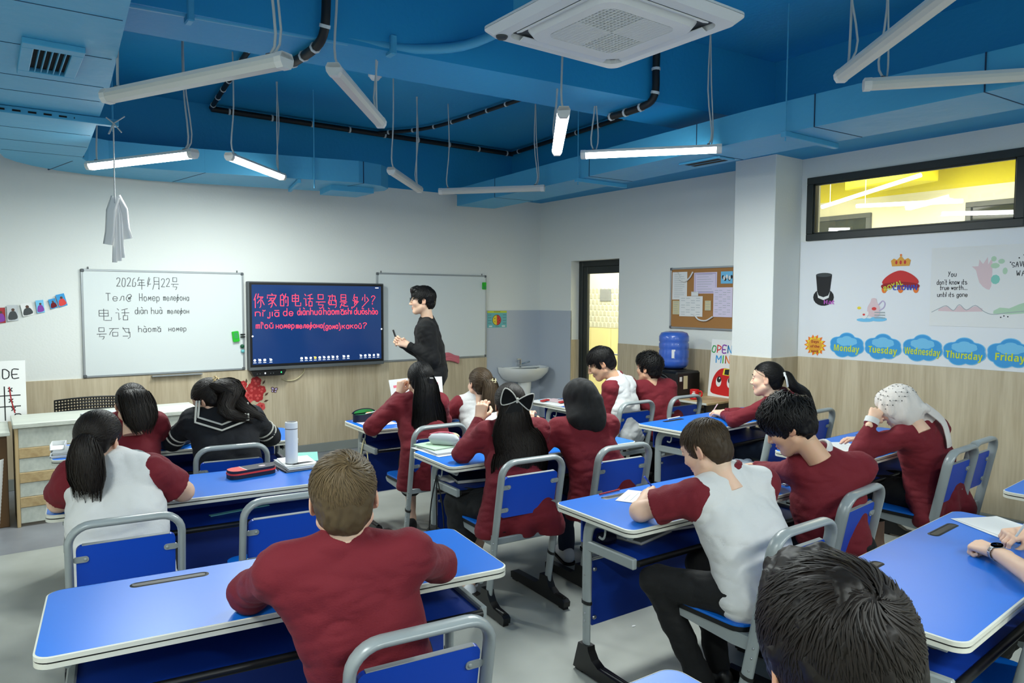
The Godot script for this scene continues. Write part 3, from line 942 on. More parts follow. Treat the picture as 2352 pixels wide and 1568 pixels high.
# ---------------------------------------------------------------- desks and chairs
const DESK_W := 1.38
const DESK_D := 0.5
const DESK_H := 0.75


func flat(at: Vector3) -> Transform3D:   # xy of a drawing laid on a table: x right, y away from the sitter, facing up
	return Transform3D(Basis(Vector3.RIGHT, Vector3(0, 0, -1), Vector3.UP), at)


func band(m: B, outline: PackedVector2Array, y0: float, y1: float) -> void:   # the rim of a slab, smooth round its corners
	var k := outline.size()
	var p := outline
	var o := m.v.size()
	for q in k:
		var d := (p[(q + 1) % k] - p[(q + k - 1) % k]).normalized()
		var nn := Vector3(d.y, 0, d.x)
		for y in [y0, y1]:
			m.v.append(Vector3(p[q].x, y, -p[q].y)); m.n.append(nn); m.t.append(Vector2.ZERO)
	for q in k:
		var a := o + q * 2
		var b := o + ((q + 1) % k) * 2
		m.i.append_array([a, b + 1, b, a, a + 1, b + 1])


func make_desk() -> Node3D:
	var t := thing("school_desk", "", "desk")
	var o1 := rrect(DESK_W, DESK_D, 0.045, 6)
	var o2 := rrect(DESK_W - 0.006, DESK_D - 0.006, 0.043, 6)
	var top := B.new()
	top.prism(rrect(DESK_W - 0.010, DESK_D - 0.010, 0.041, 6), 0.02, flat(Vector3(0, DESK_H - 0.02, 0)))
	var tp := part("tabletop", top, M.desk_blue, t)
	var rim := B.new()
	band(rim, o1, DESK_H - 0.0135, DESK_H - 0.0015)
	band(rim, o1, DESK_H - 0.031, DESK_H - 0.0185)
	for y in [[DESK_H - 0.0015, 1, o1, rrect(DESK_W - 0.010, DESK_D - 0.010, 0.041, 6), DESK_H + 0.0004], [DESK_H - 0.031, -1, o1, rrect(DESK_W - 0.1, DESK_D - 0.1, 0.03, 6), DESK_H - 0.031], [DESK_H - 0.0135, -1, o1, o2, DESK_H - 0.0135], [DESK_H - 0.0185, 1, o1, o2, DESK_H - 0.0185]]:
		var a: PackedVector2Array = y[2]
		var b: PackedVector2Array = y[3]
		for q in a.size():
			var r := (q + 1) % a.size()
			var pts := [Vector3(a[q].x, y[0], -a[q].y), Vector3(a[r].x, y[0], -a[r].y), Vector3(b[r].x, y[4], -b[r].y), Vector3(b[q].x, y[4], -b[q].y)]
			if y[1] > 0: rim.quad(pts[0], pts[1], pts[2], pts[3])
			else: rim.quad(pts[1], pts[0], pts[3], pts[2])
	rim.prism(rrect(DESK_W - 0.1, DESK_D - 0.1, 0.03, 6), 0.004, flat(Vector3(0, DESK_H - 0.031, 0)))
	part("edge_band", rim, M.edge_white, tp)
	var st := B.new()
	band(st, o2, DESK_H - 0.0185, DESK_H - 0.0135)
	part("edge_stripe", st, M.stripe, tp)
	for s in [-1, 1]:
		var at := Vector3(s * 0.345, DESK_H, -0.175)
		var tr := B.new()
		var a := rrect(0.235, 0.045, 0.02, 5)
		var b := rrect(0.221, 0.031, 0.0145, 5)
		var cc := rrect(0.213, 0.023, 0.011, 5)
		for q in a.size():
			var r := (q + 1) % a.size()
			tr.quad(at + Vector3(a[q].x, 0, -a[q].y), at + Vector3(a[r].x, 0, -a[r].y), at + Vector3(b[r].x, 0.002, -b[r].y), at + Vector3(b[q].x, 0.002, -b[q].y))
			tr.quad(at + Vector3(b[q].x, 0.002, -b[q].y), at + Vector3(b[r].x, 0.002, -b[r].y), at + Vector3(cc[r].x, 0.0006, -cc[r].y), at + Vector3(cc[q].x, 0.0006, -cc[q].y))
		tr.prism(cc, 0.0002, flat(at + Vector3(0, 0.0005, 0)))
		part("pen_tray", tr, M.plastic_black, tp)
	# drawer under the top
	var sh := B.new()
	sh.box(Vector3(0, 0.585, 0.02), Vector3(DESK_W - 0.17, 0.012, 0.36), 0.003)
	sh.box(Vector3(0, 0.65, -0.155), Vector3(DESK_W - 0.17, 0.13, 0.012), 0.003)
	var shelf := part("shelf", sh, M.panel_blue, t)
	part("lip", B.new().tube([Vector3(-DESK_W / 2 + 0.085, 0.588, 0.205), Vector3(DESK_W / 2 - 0.085, 0.588, 0.205)], 0.014, 0.014, 8), M.plastic_black, shelf)
	var mp := B.new()
	mp.box(Vector3(0, 0.36, -0.10), Vector3(DESK_W - 0.20, 0.30, 0.014), 0.004)
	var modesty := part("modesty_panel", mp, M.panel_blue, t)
	var trim := B.new()
	trim.box(Vector3(0, 0.512, -0.10), Vector3(DESK_W - 0.20, 0.006, 0.018), 0.001)
	part("edge_band", trim, M.edge_white, modesty)
	part("crossbar", B.new().box(Vector3(0, 0.545, -0.12), Vector3(DESK_W - 0.16, 0.03, 0.02), 0.004), M.tube_grey, t)
	for s in [-1, 1]:
		var x: float = s * (DESK_W / 2 - 0.075)
		var up := B.new()
		var side := Vector3(1, 0, 0)
		up.tube(smooth([Vector3(x, 0.32, -0.10), Vector3(x, 0.56, -0.10), Vector3(x, 0.65, -0.092), Vector3(x, 0.695, -0.06), Vector3(x, 0.708, 0.0), Vector3(x, 0.708, 0.18)], 4), 0.015, 0.028, 10, side)
		up.box(Vector3(x, 0.585, 0.05), Vector3(0.026, 0.045, 0.30), 0.005)
		var leg := part("leg", up, M.tube_grey, t)
		part("post", B.new().tube([Vector3(x, 0.09, -0.10), Vector3(x, 0.36, -0.10)], 0.012, 0.024, 10, side), M.tube_grey, leg)
		part("collar", B.new().tube([Vector3(x, 0.318, -0.10), Vector3(x, 0.332, -0.10)], 0.018, 0.031, 10, side), M.foot_black, leg)
		var bolts := B.new()
		for y in [0.24, 0.275, 0.41, 0.45]: bolts.ball(Vector3(x + s * 0.012, y, -0.10), Vector3(0.004, 0.006, 0.006))
		for y in [0.25, 0.47]: bolts.ball(Vector3(x - s * 0.035, y, -0.088), Vector3(0.012, 0.01, 0.006))
		part("bolts", bolts, M.steel, leg).set_meta("kind", "stuff")
		part("foot", foot_shape(x, -0.10, -0.155, 0.25), M.foot_black, leg)
		var hk := B.new()
		hk.tube(smooth([Vector3(x + s * 0.012, 0.715, 0.03), Vector3(x + s * 0.014, 0.665, 0.03), Vector3(x + s * 0.016, 0.645, 0.018), Vector3(x + s * 0.016, 0.648, -0.005)], 3), 0.006, 0.004, 6)
		part("hook", hk, M.tube_grey, leg)
		part("knob", B.new().lathe([Vector2(0.0, 0.03), Vector2(0.018, 0.028), Vector2(0.02, 0.0), Vector2(0.0, -0.002)], Transform3D(Basis(Vector3.FORWARD, -PI / 2 * s), Vector3(x, 0.695, 0.14)), 12), M.plastic_black, leg)
	return t


func foot_shape(x: float, zpost: float, z0: float, z1: float) -> B:
	var m := B.new()
	var p := PackedVector2Array()   # (z, y)
	for q in [Vector2(z0 - 0.012, 0.012), Vector2(z0, 0.012), Vector2(z0 + 0.02, 0.012), Vector2(z1 - 0.03, 0.012), Vector2(z1, 0.016), Vector2(z1 + 0.004, 0.045), Vector2(z1 - 0.015, 0.056), Vector2(zpost + 0.10, 0.062), Vector2(zpost + 0.06, 0.082), Vector2(zpost + 0.036, 0.115), Vector2(zpost + 0.032, 0.135), Vector2(zpost - 0.032, 0.135)]: p.append(q)
	if z0 < zpost - 0.1: p.append_array([Vector2(zpost - 0.04, 0.09), Vector2(zpost - 0.08, 0.066), Vector2(z0 + 0.01, 0.058), Vector2(z0 - 0.014, 0.048)])
	else: p.append_array([Vector2(z0 + 0.004, 0.07)])
	m.prism(p, 0.042, Transform3D(Basis(Vector3(0, 0, 1), Vector3.UP, Vector3(-1, 0, 0)), Vector3(x + 0.021, 0, 0)))
	for z in [z0 + 0.02, z1 - 0.03]: m.box(Vector3(x, 0.007, z), Vector3(0.034, 0.014, 0.05), 0.003)
	m.tube([Vector3(x, 0.052, zpost + 0.06), Vector3(x, 0.056, z1 - 0.02)], 0.012, 0.012, 8)
	return m


# origin on the floor below the top bar; the sitter faces -z
func make_chair() -> Node3D:
	var t := thing("school_chair", "", "chair")
	var hw := 0.19
	var zt := 0.02      # top of the back frame
	var zb := -0.13     # where the posts meet the feet
	var lean := func(y: float) -> float: return lerpf(zb, zt, clampf((y - 0.05) / 0.79, 0, 1))
	var pts := []
	var R := 0.075
	for y in [0.10, 0.42, 0.6]: pts.append(Vector3(-hw, y, lean.call(y)))
	for a in 7:
		var an := PI - PI / 2 * a / 6.0
		var y: float = 0.835 - R + sin(an) * R
		pts.append(Vector3(-hw + R + cos(an) * R, y, lean.call(y)))
	for a in 7:
		var an := PI / 2 - PI / 2 * a / 6.0
		var y: float = 0.835 - R + sin(an) * R
		pts.append(Vector3(hw - R + cos(an) * R, y, lean.call(y)))
	for y in [0.6, 0.42, 0.10]: pts.append(Vector3(hw, y, lean.call(y)))
	# oval tube, its long axis fore and aft
	var fr := B.new()
	oval_sweep(fr, pts, 0.0145, 0.026)
	var frame := part("frame", fr, M.tube_grey, t)
	var br := B.new()
	var tilt := Basis(Vector3.RIGHT, atan2(zt - zb, 0.79))
	br.prism(rrect(0.335, 0.225, 0.022, 4), 0.016, Transform3D(tilt, Vector3(0, 0.645, lean.call(0.645) - 0.02)))
	var back := part("backrest", br, M.board_blue, t)
	var be := B.new()
	be.box(tilt * Vector3(0, 0.1135, 0.008) + Vector3(0, 0.645, lean.call(0.645) - 0.02), Vector3(0.296, 0.003, 0.0164), 0.001, tilt)
	part("edge_band", be, M.grey, back)
	for s in [-1, 1]:
		for y in [0.575, 0.70]:
			var tb := B.new()
			tb.prism(rrect(0.052, 0.024, 0.0115, 4), 0.004, Transform3D(tilt, Vector3(s * 0.152, y, lean.call(y) - 0.003)))
			tb.ball(Vector3(s * 0.138, y, lean.call(y) + 0.002), Vector3(0.006, 0.006, 0.003))
			part("bracket", tb, M.tube_grey, back)
	var se := B.new()
	var sp := rrect(0.385, 0.36, 0.06, 5)
	se.prism(sp, 0.018, flat(Vector3(0, 0.437, -0.29)))
	var seat := part("seat", se, M.desk_blue, t)
	var ed := B.new()
	band_at(ed, rrect(0.388, 0.363, 0.061, 5), 0.428, 0.446, Vector3(0, 0, -0.29))
	ed.prism(rrect(0.388, 0.363, 0.061, 5), 0.002, flat(Vector3(0, 0.427, -0.29)))
	part("edge_band", ed, M.stripe, seat)
	for s in [-1, 1]:
		var rl := B.new()
		var x: float = s * 0.175
		rl.prism(PackedVector2Array([Vector2(-0.08, 0.375), Vector2(-0.08, 0.427), Vector2(-0.455, 0.427), Vector2(-0.46, 0.415), Vector2(-0.44, 0.395), Vector2(-0.16, 0.372)]), 0.022, Transform3D(Basis(Vector3(0, 0, 1), Vector3.UP, Vector3(-1, 0, 0)), Vector3(x + 0.011, 0, 0)))
		part("seat_rail", rl, M.tube_grey, t)
		var bolts := B.new()
		for y in [0.20, 0.235, 0.31, 0.36, 0.40]: bolts.ball(Vector3(s * (hw + 0.0135), y, lean.call(y) + 0.01), Vector3(0.003, 0.005, 0.005))
		part("bolts", bolts, M.steel, frame).set_meta("kind", "stuff")
		part("collar", B.new().tube([Vector3(s * hw, 0.27, lean.call(0.27)), Vector3(s * hw, 0.284, lean.call(0.284))], 0.018, 0.03, 10, Vector3.RIGHT), M.foot_black, frame)
		part("foot", foot_shape(s * hw, zb - 0.005, -0.46, 0.06), M.foot_black, t)
	part("crossbar", B.new().box(Vector3(0, 0.405, lean.call(0.4)), Vector3(0.37, 0.035, 0.018), 0.004), M.tube_grey, t)
	return t


func band_at(m: B, outline: PackedVector2Array, y0: float, y1: float, at: Vector3) -> void:
	var b := B.new()
	band(b, outline, y0, y1)
	m.add(b, Transform3D(Basis.IDENTITY, at))


func oval_sweep(m: B, pts: Array, rside: float, rdeep: float) -> void:   # the path lies in a plane across x; depth is along z
	var segs := 12
	var k0 := m.v.size()
	for j in pts.size():
		var d: Vector3 = (pts[mini(j + 1, pts.size() - 1)] - pts[maxi(j - 1, 0)]).normalized()
		var deep: Vector3 = (Vector3(0, 0, 1) - d * d.z).normalized()
		var sd := deep.cross(d)
		for q in segs:
			var a := TAU * q / segs
			m.v.append(pts[j] + sd * cos(a) * rside + deep * sin(a) * rdeep)
			m.n.append((sd * cos(a) / rside + deep * sin(a) / rdeep).normalized())
			m.t.append(Vector2.ZERO)
	for j in pts.size() - 1:
		for q in segs:
			var a := k0 + j * segs + q
			var b := k0 + j * segs + (q + 1) % segs
			m.i.append_array([a, a + segs, b, b, a + segs, b + segs])


func build_furniture() -> void:
	var desk := make_desk()
	var DG := "blue two seat school desks"
	# back left corner of the top, turn, label
	var D := [
		[Vector2(-5.63, 2.26), -7.0, "blue school desk in the left row nearest the teacher's desk, under the girl in black"],
		[Vector2(-5.74, 3.47), -6.0, "blue school desk with the red and navy pencil case and white flask"],
		[Vector2(-5.84, 4.89), -7.6, "large blue school desk at the lower left with an empty pen tray"],
		[Vector2(-5.98, 6.30), -2.0, "blue school desk showing only a rounded corner at the bottom edge"],
		[Vector2(-3.80, 2.41), -2.5, "blue school desk with the dark open pencil case and a tote bag on its hook"],
		[Vector2(-3.91, 3.69), -2.9, "blue school desk with the pale grey and pink pencil case on notebooks"],
		[Vector2(-3.91, 5.04), -1.5, "blue school desk where two boys write with blue pens"],
		[Vector2(-3.91, 6.24), 3.5, "big blue school desk at the lower right under the hand with the watch"],
		[Vector2(-2.00, 2.40), 1.0, "blue school desk with red and white papers in front of the door"],
		[Vector2(-2.07, 3.77), 3.1, "blue school desk with a white pen in its tray beside the pillar"],
		[Vector2(-2.08, 4.93), 2.2, "blue school desk under the elbow of the girl in the white headscarf"],
		[Vector2(-2.00, 6.14), 4.0, "blue school desk cut by the right edge of the photo"],
	]
	for q in D.size():
		var th: float = deg_to_rad(D[q][1])
		var c := Basis(Vector3.UP, th) * Vector3(DESK_W / 2, 0, DESK_D / 2) + Vector3(D[q][0].x, 0, D[q][0].y)
		if q == 0:
			desk.position = c
			desk.rotation.y = th
			tag(desk, D[q][2], "", DG)
		else: dup(desk, D[q][2], DG, c, th)
	var chair := make_chair()
	var CG := "blue school chairs with grey tube frames"
	var C := [
		[-5.45, 3.16, -8.0, "blue chair behind the girl with the ponytail in maroon, half hidden by the white shirt"],
		[-4.86, 3.34, -8.0, "blue chair behind the girl in the black striped sweater"],
		[-5.56, 4.50, -6.0, "blue chair of the girl in the white shirt with maroon sleeves"],
		[-4.95, 4.55, -6.0, "empty blue chair pushed in at the desk with the white flask"],
		[-5.10, 5.96, -7.0, "blue chair in the foreground behind the boy in the maroon sweater"],
		[-5.62, 6.05, -5.0, "blue chair with only its top showing under the lower left desk"],
		[-3.56, 3.43, -3.0, "blue chair of the girl with the long straight black hair"],
		[-2.98, 3.45, -3.0, "blue chair mostly hidden behind the girl with the black bow"],
		[-3.67, 4.57, -4.0, "blue chair of the girl with the black bow, legs fully in view"],
		[-3.03, 4.60, -4.0, "blue chair behind the girl in the black headscarf"],
		[-3.54, 6.04, 0.0, "blue chair of the boy in the white shirt with short sleeves"],
		[-2.86, 5.90, 6.0, "blue chair of the boy in the maroon sweater with the white collar"],
		[-3.38, 6.80, 2.0, "blue chair at the lower right corner of the photo"],
		[-1.68, 3.39, 0.0, "blue chair behind the boy looking down in the white and maroon shirt"],
		[-1.07, 3.38, 0.0, "blue chair behind the boy beside the water cooler"],
		[-1.62, 4.70, 4.0, "blue chair with a grey garment on its seat behind the dark haired boy"],
		[-0.85, 4.50, 3.0, "blue chair behind the girl with the ponytail and white ribbon, by the wall"],
		[-1.52, 5.76, 3.0, "blue chair close behind the girl in the white headscarf"],
		[-1.14, 5.72, 3.0, "blue chair next to the oak wall behind the white headscarf"],
		[-4.98, 7.36, -4.0, "blue chair under the boy whose head fills the bottom edge"],
		[-2.72, 6.98, 2.0, "blue chair of the student with the wrist watch"],
	]
	for q in C.size():
		var at := Vector3(C[q][0], 0, C[q][1])
		var th: float = deg_to_rad(C[q][2])
		if q == 0:
			chair.position = at
			chair.rotation.y = th
			tag(chair, C[q][3], "", CG)
		else: dup(chair, C[q][3], CG, at, th)


# ---------------------------------------------------------------- handwriting: strokes on a 10 x 10 grid, two digits a point (x, y); base line at 2
const PEN := {
	"a": "45361604123244 4642", "b": "0902 0516364432120 3", "d": "45361604123244 4942", "e": "044445361604123243", "g": "45361604123244 4641301001", "h": "0902 0516364542", "i": "0602", "j": "2621100100", "k": "0902 4604 2442", "l": "0902",
	"m": "0602 0516262522 2536464542", "n": "0602 0516364542", "o": "1604123244361605", "p": "0600 05163644321203", "r": "0602 051636", "s": "3616053443321203", "t": "191222 0636", "u": "060312324346 4642", "w": "0612253246", "y": "0624 4610",
	"Y": "0925 4925 2502", "A": "022942 1535", "V": "092249", "E": "49090242 0535", "W": "0912273249", "I": "0902", "D": "0902324446472909", "S": "473818070534433212 02", "N": "09020902 094249", "P": "0902 0938473504", "O": "180503123245473818", "X": "0942 4902", "M": "0209254942", "Q": "1805031232454738",
	"л": "02132646 4642", "м": "0216234642", "н": "0602 4642 0444", "ф": "2900 25160413 1322 2536453322", "к": "0602 4604 2442", "т": "0602 0516262522 2536464542", "й": "060312324346 4642 182738", "в": "0902 0928261 0", "о": "1604123244361605", "е": "044445361604123243", "р": "0600 05163644321203", "а": "45361604123244 4642", "д": "45361604123244 4641301001", "Т": "0949 2922", "Н": "0902 4942 0545",
	"@": "354524232535 3533444656483817160503122142", "(": "2917141120", ")": "0917242100", "?": "07183847362514 1312", "'": "0908", "\"": "0908 1918", ".": "0212", "2": "071838473502022242", "0": "180503123245473818", "6": "38170302123244350 4", "4": "29044444 3802",
	"ǐ": "0602 081728", "ā": "45361604123244 4642 0848", "à": "45361604123244 4642 1938", "ǎ": "45361604123244 4642 081738", "ì": "0602 0918", "ō": "1604123244361605 0838",
	"年": "2906 1787 2585 2523 0393 5750", "月": "292400 29898071 2686 2484", "号": "2926 29797676 2676 0494 342272726050", "电": "1814 187874 1474 1676 4941519193", "话": "1928 06262132 8948 4696 6864 5451 548481 5181", "码": "0838 281503 1512 153532 1232 4878 7874 494585 858170 4272", "石": "0898 481503 3532 358582 3282", "马": "1878 7874 194585 858160 1262",
	"你": "2905 1610 4936 4787 8776 676150 5533 7592", "家": "4958 0706 0888 8876 2676 463514 3544554130 4312 7654 5481", "的": "3928 1811 184841 1141 1545 6956 57878171 6563", "是": "2925 297975 2575 2777 1484 5451 5373 3310 226191", "多": "4936 4777 776325 4645 5543 5484 843010 4342", "少": "4944 2715 6785 8510",
	"✕": "0549 0945", "○": "180503123245473818"}
const TALL := "年月号电话码石马你家的是多少"


func pen(m: B, text: String, xf: Transform3D, size: float, w: float, width := -1.0, slope := 0.0) -> void:   # size: height of 10 grid units; width: fit the line to it
	var glyphs := []
	var x := 0.0
	for ch in text:
		if ch == " ":
			x += 4.0
			continue
		var strokes := []
		var most := 0
		var s: String = PEN.get(ch, "")
		for st in s.split(" "):
			var pts := []
			for k in range(0, st.length() - 1, 2):
				pts.append(Vector2(int(st[k]), int(st[k + 1]) - 2))
				most = maxi(most, int(st[k]))
			if pts.size() > 1: strokes.append(pts)
		glyphs.append([strokes, x, ch in TALL])
		x += most + (3.0 if ch in TALL else 2.2)
	var k := size / 10.0
	var kx: float = k if width < 0 else width / maxf(x - 2.2, 1.0)
	for g in glyphs:
		for st in g[0]:
			var pts := []
			for p in st: pts.append(Vector2((p.x + g[1]) * kx, p.y * k + (p.x + g[1]) * kx * slope + sin(g[1] * 1.7) * 0.02 * size))
			m.line(pts if g[2] else smooth(pts, 3), w, xf)


func letters(text: String, size: float, depth: float, bold := true) -> TextMesh:
	var f := SystemFont.new()
	f.font_names = PackedStringArray(["Droid Sans"])
	f.font_weight = 700 if bold else 400
	var m := TextMesh.new()
	m.text = text
	m.font = f
	m.font_size = 48
	m.pixel_size = size / 34.0      # size: height of a capital
	m.depth = depth
	m.curve_step = 2.0
	return m


func put_letters(text: String, size: float, width: float, xf: Transform3D, material: Material, parent: Node3D, depth := 0.002, called := "lettering") -> void:
	var m := letters(text, size, depth)
	var o := part(called, m, material, parent)
	var b := m.get_aabb()
	var k: float = width / maxf(b.size.x, 0.001)
	o.transform = xf * Transform3D(Basis.from_scale(Vector3(k, 1, 1)), Vector3(-b.get_center().x * k, -size * 0.5, depth / 2))


func sheet(w: float, h: float, xf: Transform3D, thick := 0.0015) -> B:
	return B.new().prism(PackedVector2Array([Vector2(-w / 2, -h / 2), Vector2(w / 2, -h / 2), Vector2(w / 2, h / 2), Vector2(-w / 2, h / 2)]), thick, xf)


func flat_shape(pts: Array, xf: Transform3D, thick := 0.001, round_ := 0) -> B:
	var p := PackedVector2Array()
	if round_ > 0:
		var closed := pts.duplicate()
		var n := pts.size()
		for j in n:
			for s in round_: p.append(pts[j].cubic_interpolate(pts[(j + 1) % n], pts[(j + n - 1) % n], pts[(j + 2) % n], float(s) / round_))
	else:
		for q in pts: p.append(q)
	return B.new().prism(p, thick, xf, false)


func lift(xf: Transform3D, x: float, y: float, out := 0.001) -> Transform3D: return xf * Transform3D(Basis.IDENTITY, Vector3(x, y, out))


func whiteboard(label: String, x0: float, x1: float, y0: float, y1: float) -> Node3D:
	var o := thing("whiteboard", label, "whiteboard", Vector3((x0 + x1) / 2, y0, 0.0), 0, "whiteboards on the front wall")
	var w := x1 - x0
	var h := y1 - y0
	part("surface", B.new().box(Vector3(0, h / 2, 0.012), Vector3(w - 0.02, h - 0.02, 0.014)), M.whiteboard, o)
	for q in [[Vector3(0, 0.009, 0.013), Vector3(w - 0.05, 0.018, 0.022)], [Vector3(0, h - 0.009, 0.013), Vector3(w - 0.05, 0.018, 0.022)], [Vector3(-w / 2 + 0.009, h / 2, 0.013), Vector3(0.018, h - 0.05, 0.022)], [Vector3(w / 2 - 0.009, h / 2, 0.013), Vector3(0.018, h - 0.05, 0.022)]]:
		part("frame_rail", B.new().box(q[0], q[1], 0.003), M.alu, o)
	for sx in [-1, 1]:
		for sy in [0, 1]:
			part("corner", B.new().box(Vector3(sx * (w / 2 - 0.013), 0.013 + sy * (h - 0.026), 0.0135), Vector3(0.03, 0.03, 0.026), 0.006), M.plastic_grey, o)
		part("hook", B.new().box(Vector3(sx * (w / 2 - 0.06), h + 0.01, 0.008), Vector3(0.012, 0.022, 0.006), 0.002), M.plastic_grey, o)
	return o


func build_front_wall() -> void:
	var wb := whiteboard("left whiteboard covered with black handwriting, beside the screen", -5.255, -3.835, 0.945, 1.925)
	part("pen_tray", B.new().box(Vector3(0.07, -0.016, 0.03), Vector3(0.45, 0.012, 0.06), 0.003), M.alu, wb)
	var z := 0.0196
	var o := wb.position
	var ink := B.new()
	for q in [["2026年4月22号", -4.97, 1.775, 0.53, 0.125], ["Тел@", -5.06, 1.642, 0.21, 0.095], ["Номер", -4.785, 1.642, 0.17, 0.095], ["телефона", -4.58, 1.645, 0.225, 0.085], ["电话", -5.13, 1.475, 0.265, 0.13], ["diàn huà", -4.825, 1.52, 0.23, 0.085], ["телефон", -4.547, 1.52, 0.19, 0.075], ["号石马", -5.14, 1.315, 0.275, 0.115], ["hàomǎ", -4.80, 1.35, 0.19, 0.08], ["номер", -4.54, 1.352, 0.155, 0.075]]:
		pen(ink, q[0], FW(q[1] - o.x, q[2] - o.y, z), q[4], 0.0058, q[3])
	part("handwriting", ink, M.ink_grey, wb).set_meta("kind", "stuff")
	whiteboard("right whiteboard, blank, behind the teacher", -2.37, -0.875, 0.95, 1.965)
	# the large screen
	var sx := -3.065
	var tv := thing("interactive_screen", "large interactive screen with pink handwriting on dark blue between the whiteboards", "screen", Vector3(sx, 0.935, 0.0))
	var w := 1.495
	var h := 0.905
	part("case", B.new().box(Vector3(0, h / 2, 0.05), Vector3(w, h, 0.08), 0.006), M.plastic_grey, tv)
	part("glass", B.new().box(Vector3(0, h / 2 + 0.012, 0.089), Vector3(w - 0.022, h - 0.046, 0.004)), M.plastic_black, tv)
	var scr := part("screen", sheet(w - 0.07, h - 0.095, FW(0, h / 2 + 0.014, 0.0905), 0.001), M.screen, tv)
	part("bezel", B.new().box(Vector3(0, 0.014, 0.088), Vector3(w - 0.01, 0.026, 0.01), 0.003), M.plastic_grey, tv)
	var red := B.new()
	for q in [["你家的电话号码是多少?", -3.755, 1.605, 1.33, 0.155], ["nǐ", -3.745, 1.49, 0.10, 0.10], ["jiā", -3.62, 1.487, 0.115, 0.10], ["de", -3.46, 1.492, 0.10, 0.105], ["diàn", -3.31, 1.498, 0.125, 0.10], ["huà", -3.17, 1.50, 0.12, 0.10], ["hào", -3.025, 1.50, 0.12, 0.10], ["mǎ", -2.892, 1.50, 0.10, 0.095], ["shì", -2.785, 1.502, 0.085, 0.095], ["duō", -2.675, 1.50, 0.12, 0.10], ["shào", -2.545, 1.498, 0.15, 0.095],
		["твой", -3.738, 1.365, 0.17, 0.09], ["номер", -3.537, 1.362, 0.19, 0.09], ["телефона", -3.326, 1.358, 0.285, 0.085], ["(дома)", -3.03, 1.345, 0.19, 0.09], ["какой", -2.818, 1.345, 0.225, 0.09], ["?", -2.57, 1.342, 0.04, 0.10]]:
		pen(red, q[0], FW(q[1] - sx, q[2] - 0.935, 0.0921), q[4], 0.0066, q[3])
	part("handwriting", red, M.screen_red, scr).set_meta("kind", "stuff")
	var icons := B.new()
	var gold := B.new()
	var xs := []
	for k in 4: xs.append(-3.757 + k * 0.05 + (0.012 if k == 3 else 0.0))
	for k in 9: xs.append(-3.272 + k * 0.0495)
	for k in 2: xs.append(-2.80 + k * 0.05)
	for k in 5: xs.append(-2.60 + k * 0.052)
	for k in xs.size():
		var at := Vector2(xs[k] - sx, 1.04 - 0.935)
		var m: B = gold if k == 7 else icons
		m.prism(rrect(0.026, 0.024, 0.006, 2) if k % 3 else circle(0.013, 8), 0.0005, FW(at.x, at.y, 0.0916), false)
		icons.line([at + Vector2(-0.013, -0.025), at + Vector2(0.013, -0.025)], 0.005, FW(0, 0, 0.0918))
		if k % 2: icons.line([at + Vector2(-0.014, 0.014), at + Vector2(0.014, -0.004)], 0.004, FW(0, 0, 0.0918))
	for q in [[-3.775, 1.285], [-2.348, 1.33]]: icons.prism(circle(0.009, 10), 0.0005, FW(q[0] - sx, q[1] - 0.935, 0.0916), false)
	icons.line([Vector2(-2.42 - sx, 0.855), Vector2(-2.385 - sx, 0.855)], 0.008, FW(0, 0, 0.0918))
	part("icons", icons, M.screen_white, scr).set_meta("kind", "stuff")
	part("gold_icon", gold, M.screen_gold, scr)
	var unit := thing("sensor_bar", "black sensor bar with a green light under the left end of the screen", "sensor bar", Vector3(-3.62, 0.90, 0.06))
	part("body", B.new().prism(PackedVector2Array([Vector2(-0.18, 0.03), Vector2(-0.155, -0.022), Vector2(0.15, -0.022), Vector2(0.18, 0.03)]), 0.07, FW(0, 0, -0.02)), M.plastic_black, unit)
	part("light", B.new().ball(Vector3(0.125, 0.008, 0.051), Vector3(0.007, 0.007, 0.003)), M.led_green, unit)
	part("button", B.new().ball(Vector3(-0.04, 0.006, 0.051), Vector3(0.007, 0.009, 0.003)), M.screen_white, unit)
	for k in 4: part("button", B.new().ball(Vector3(-0.12 + k * 0.028 + (0.08 if k > 1 else 0.0), 0.002, 0.051), Vector3(0.004, 0.006, 0.002)), M.plastic_grey, unit)
	var cab := B.new().tube(smooth([Vector3(-3.21, 0.945, 0.02), Vector3(-3.23, 0.88, 0.022), Vector3(-3.31, 0.815, 0.024), Vector3(-3.40, 0.805, 0.022), Vector3(-3.46, 0.83, 0.02)], 5), 0.006, 0.006, 6)
	single("cable", cab, M.beige, "thin pale cable looping on the oak panel below the screen", "cable")
	# erasers, magnets, cloth
	var er := thing("eraser", "bright green board eraser on the left whiteboard near the screen", "eraser", Vector3(-3.925, 1.285, 0.02))
	er.rotation.z = 0.12
	part("body", B.new().prism(rrect(0.062, 0.105, 0.008), 0.026, Transform3D.IDENTITY), M.green_bright, er)
	part("felt", B.new().prism(rrect(0.036, 0.06, 0.004), 0.028, lift(Transform3D.IDENTITY, 0.002, 0.01, 0.0)), M.green, er)
	var er2 := thing("eraser", "green eraser at the top right corner of the right whiteboard", "eraser", Vector3(-0.915, 1.835, 0.02))
	part("body", B.new().prism(rrect(0.046, 0.088, 0.008), 0.026, Transform3D.IDENTITY), M.green_bright, er2)
	part("felt", B.new().prism(rrect(0.044, 0.03, 0.004), 0.0275, lift(Transform3D.IDENTITY, 0, -0.02, 0.0)), M.green, er2)
	for q in [[-3.855, 1.305, 0.0, "upper small black magnet clip between the left whiteboard and the screen"], [-3.855, 1.28, 0.0, "lower small black magnet clip between the left whiteboard and the screen"]]:
		single("magnet", B.new().box(Vector3.ZERO, Vector3(0.045, 0.011, 0.02), 0.003), M.plastic_black, q[3], "magnet", Vector3(q[0], q[1], 0.034), 0, "magnets beside the screen")
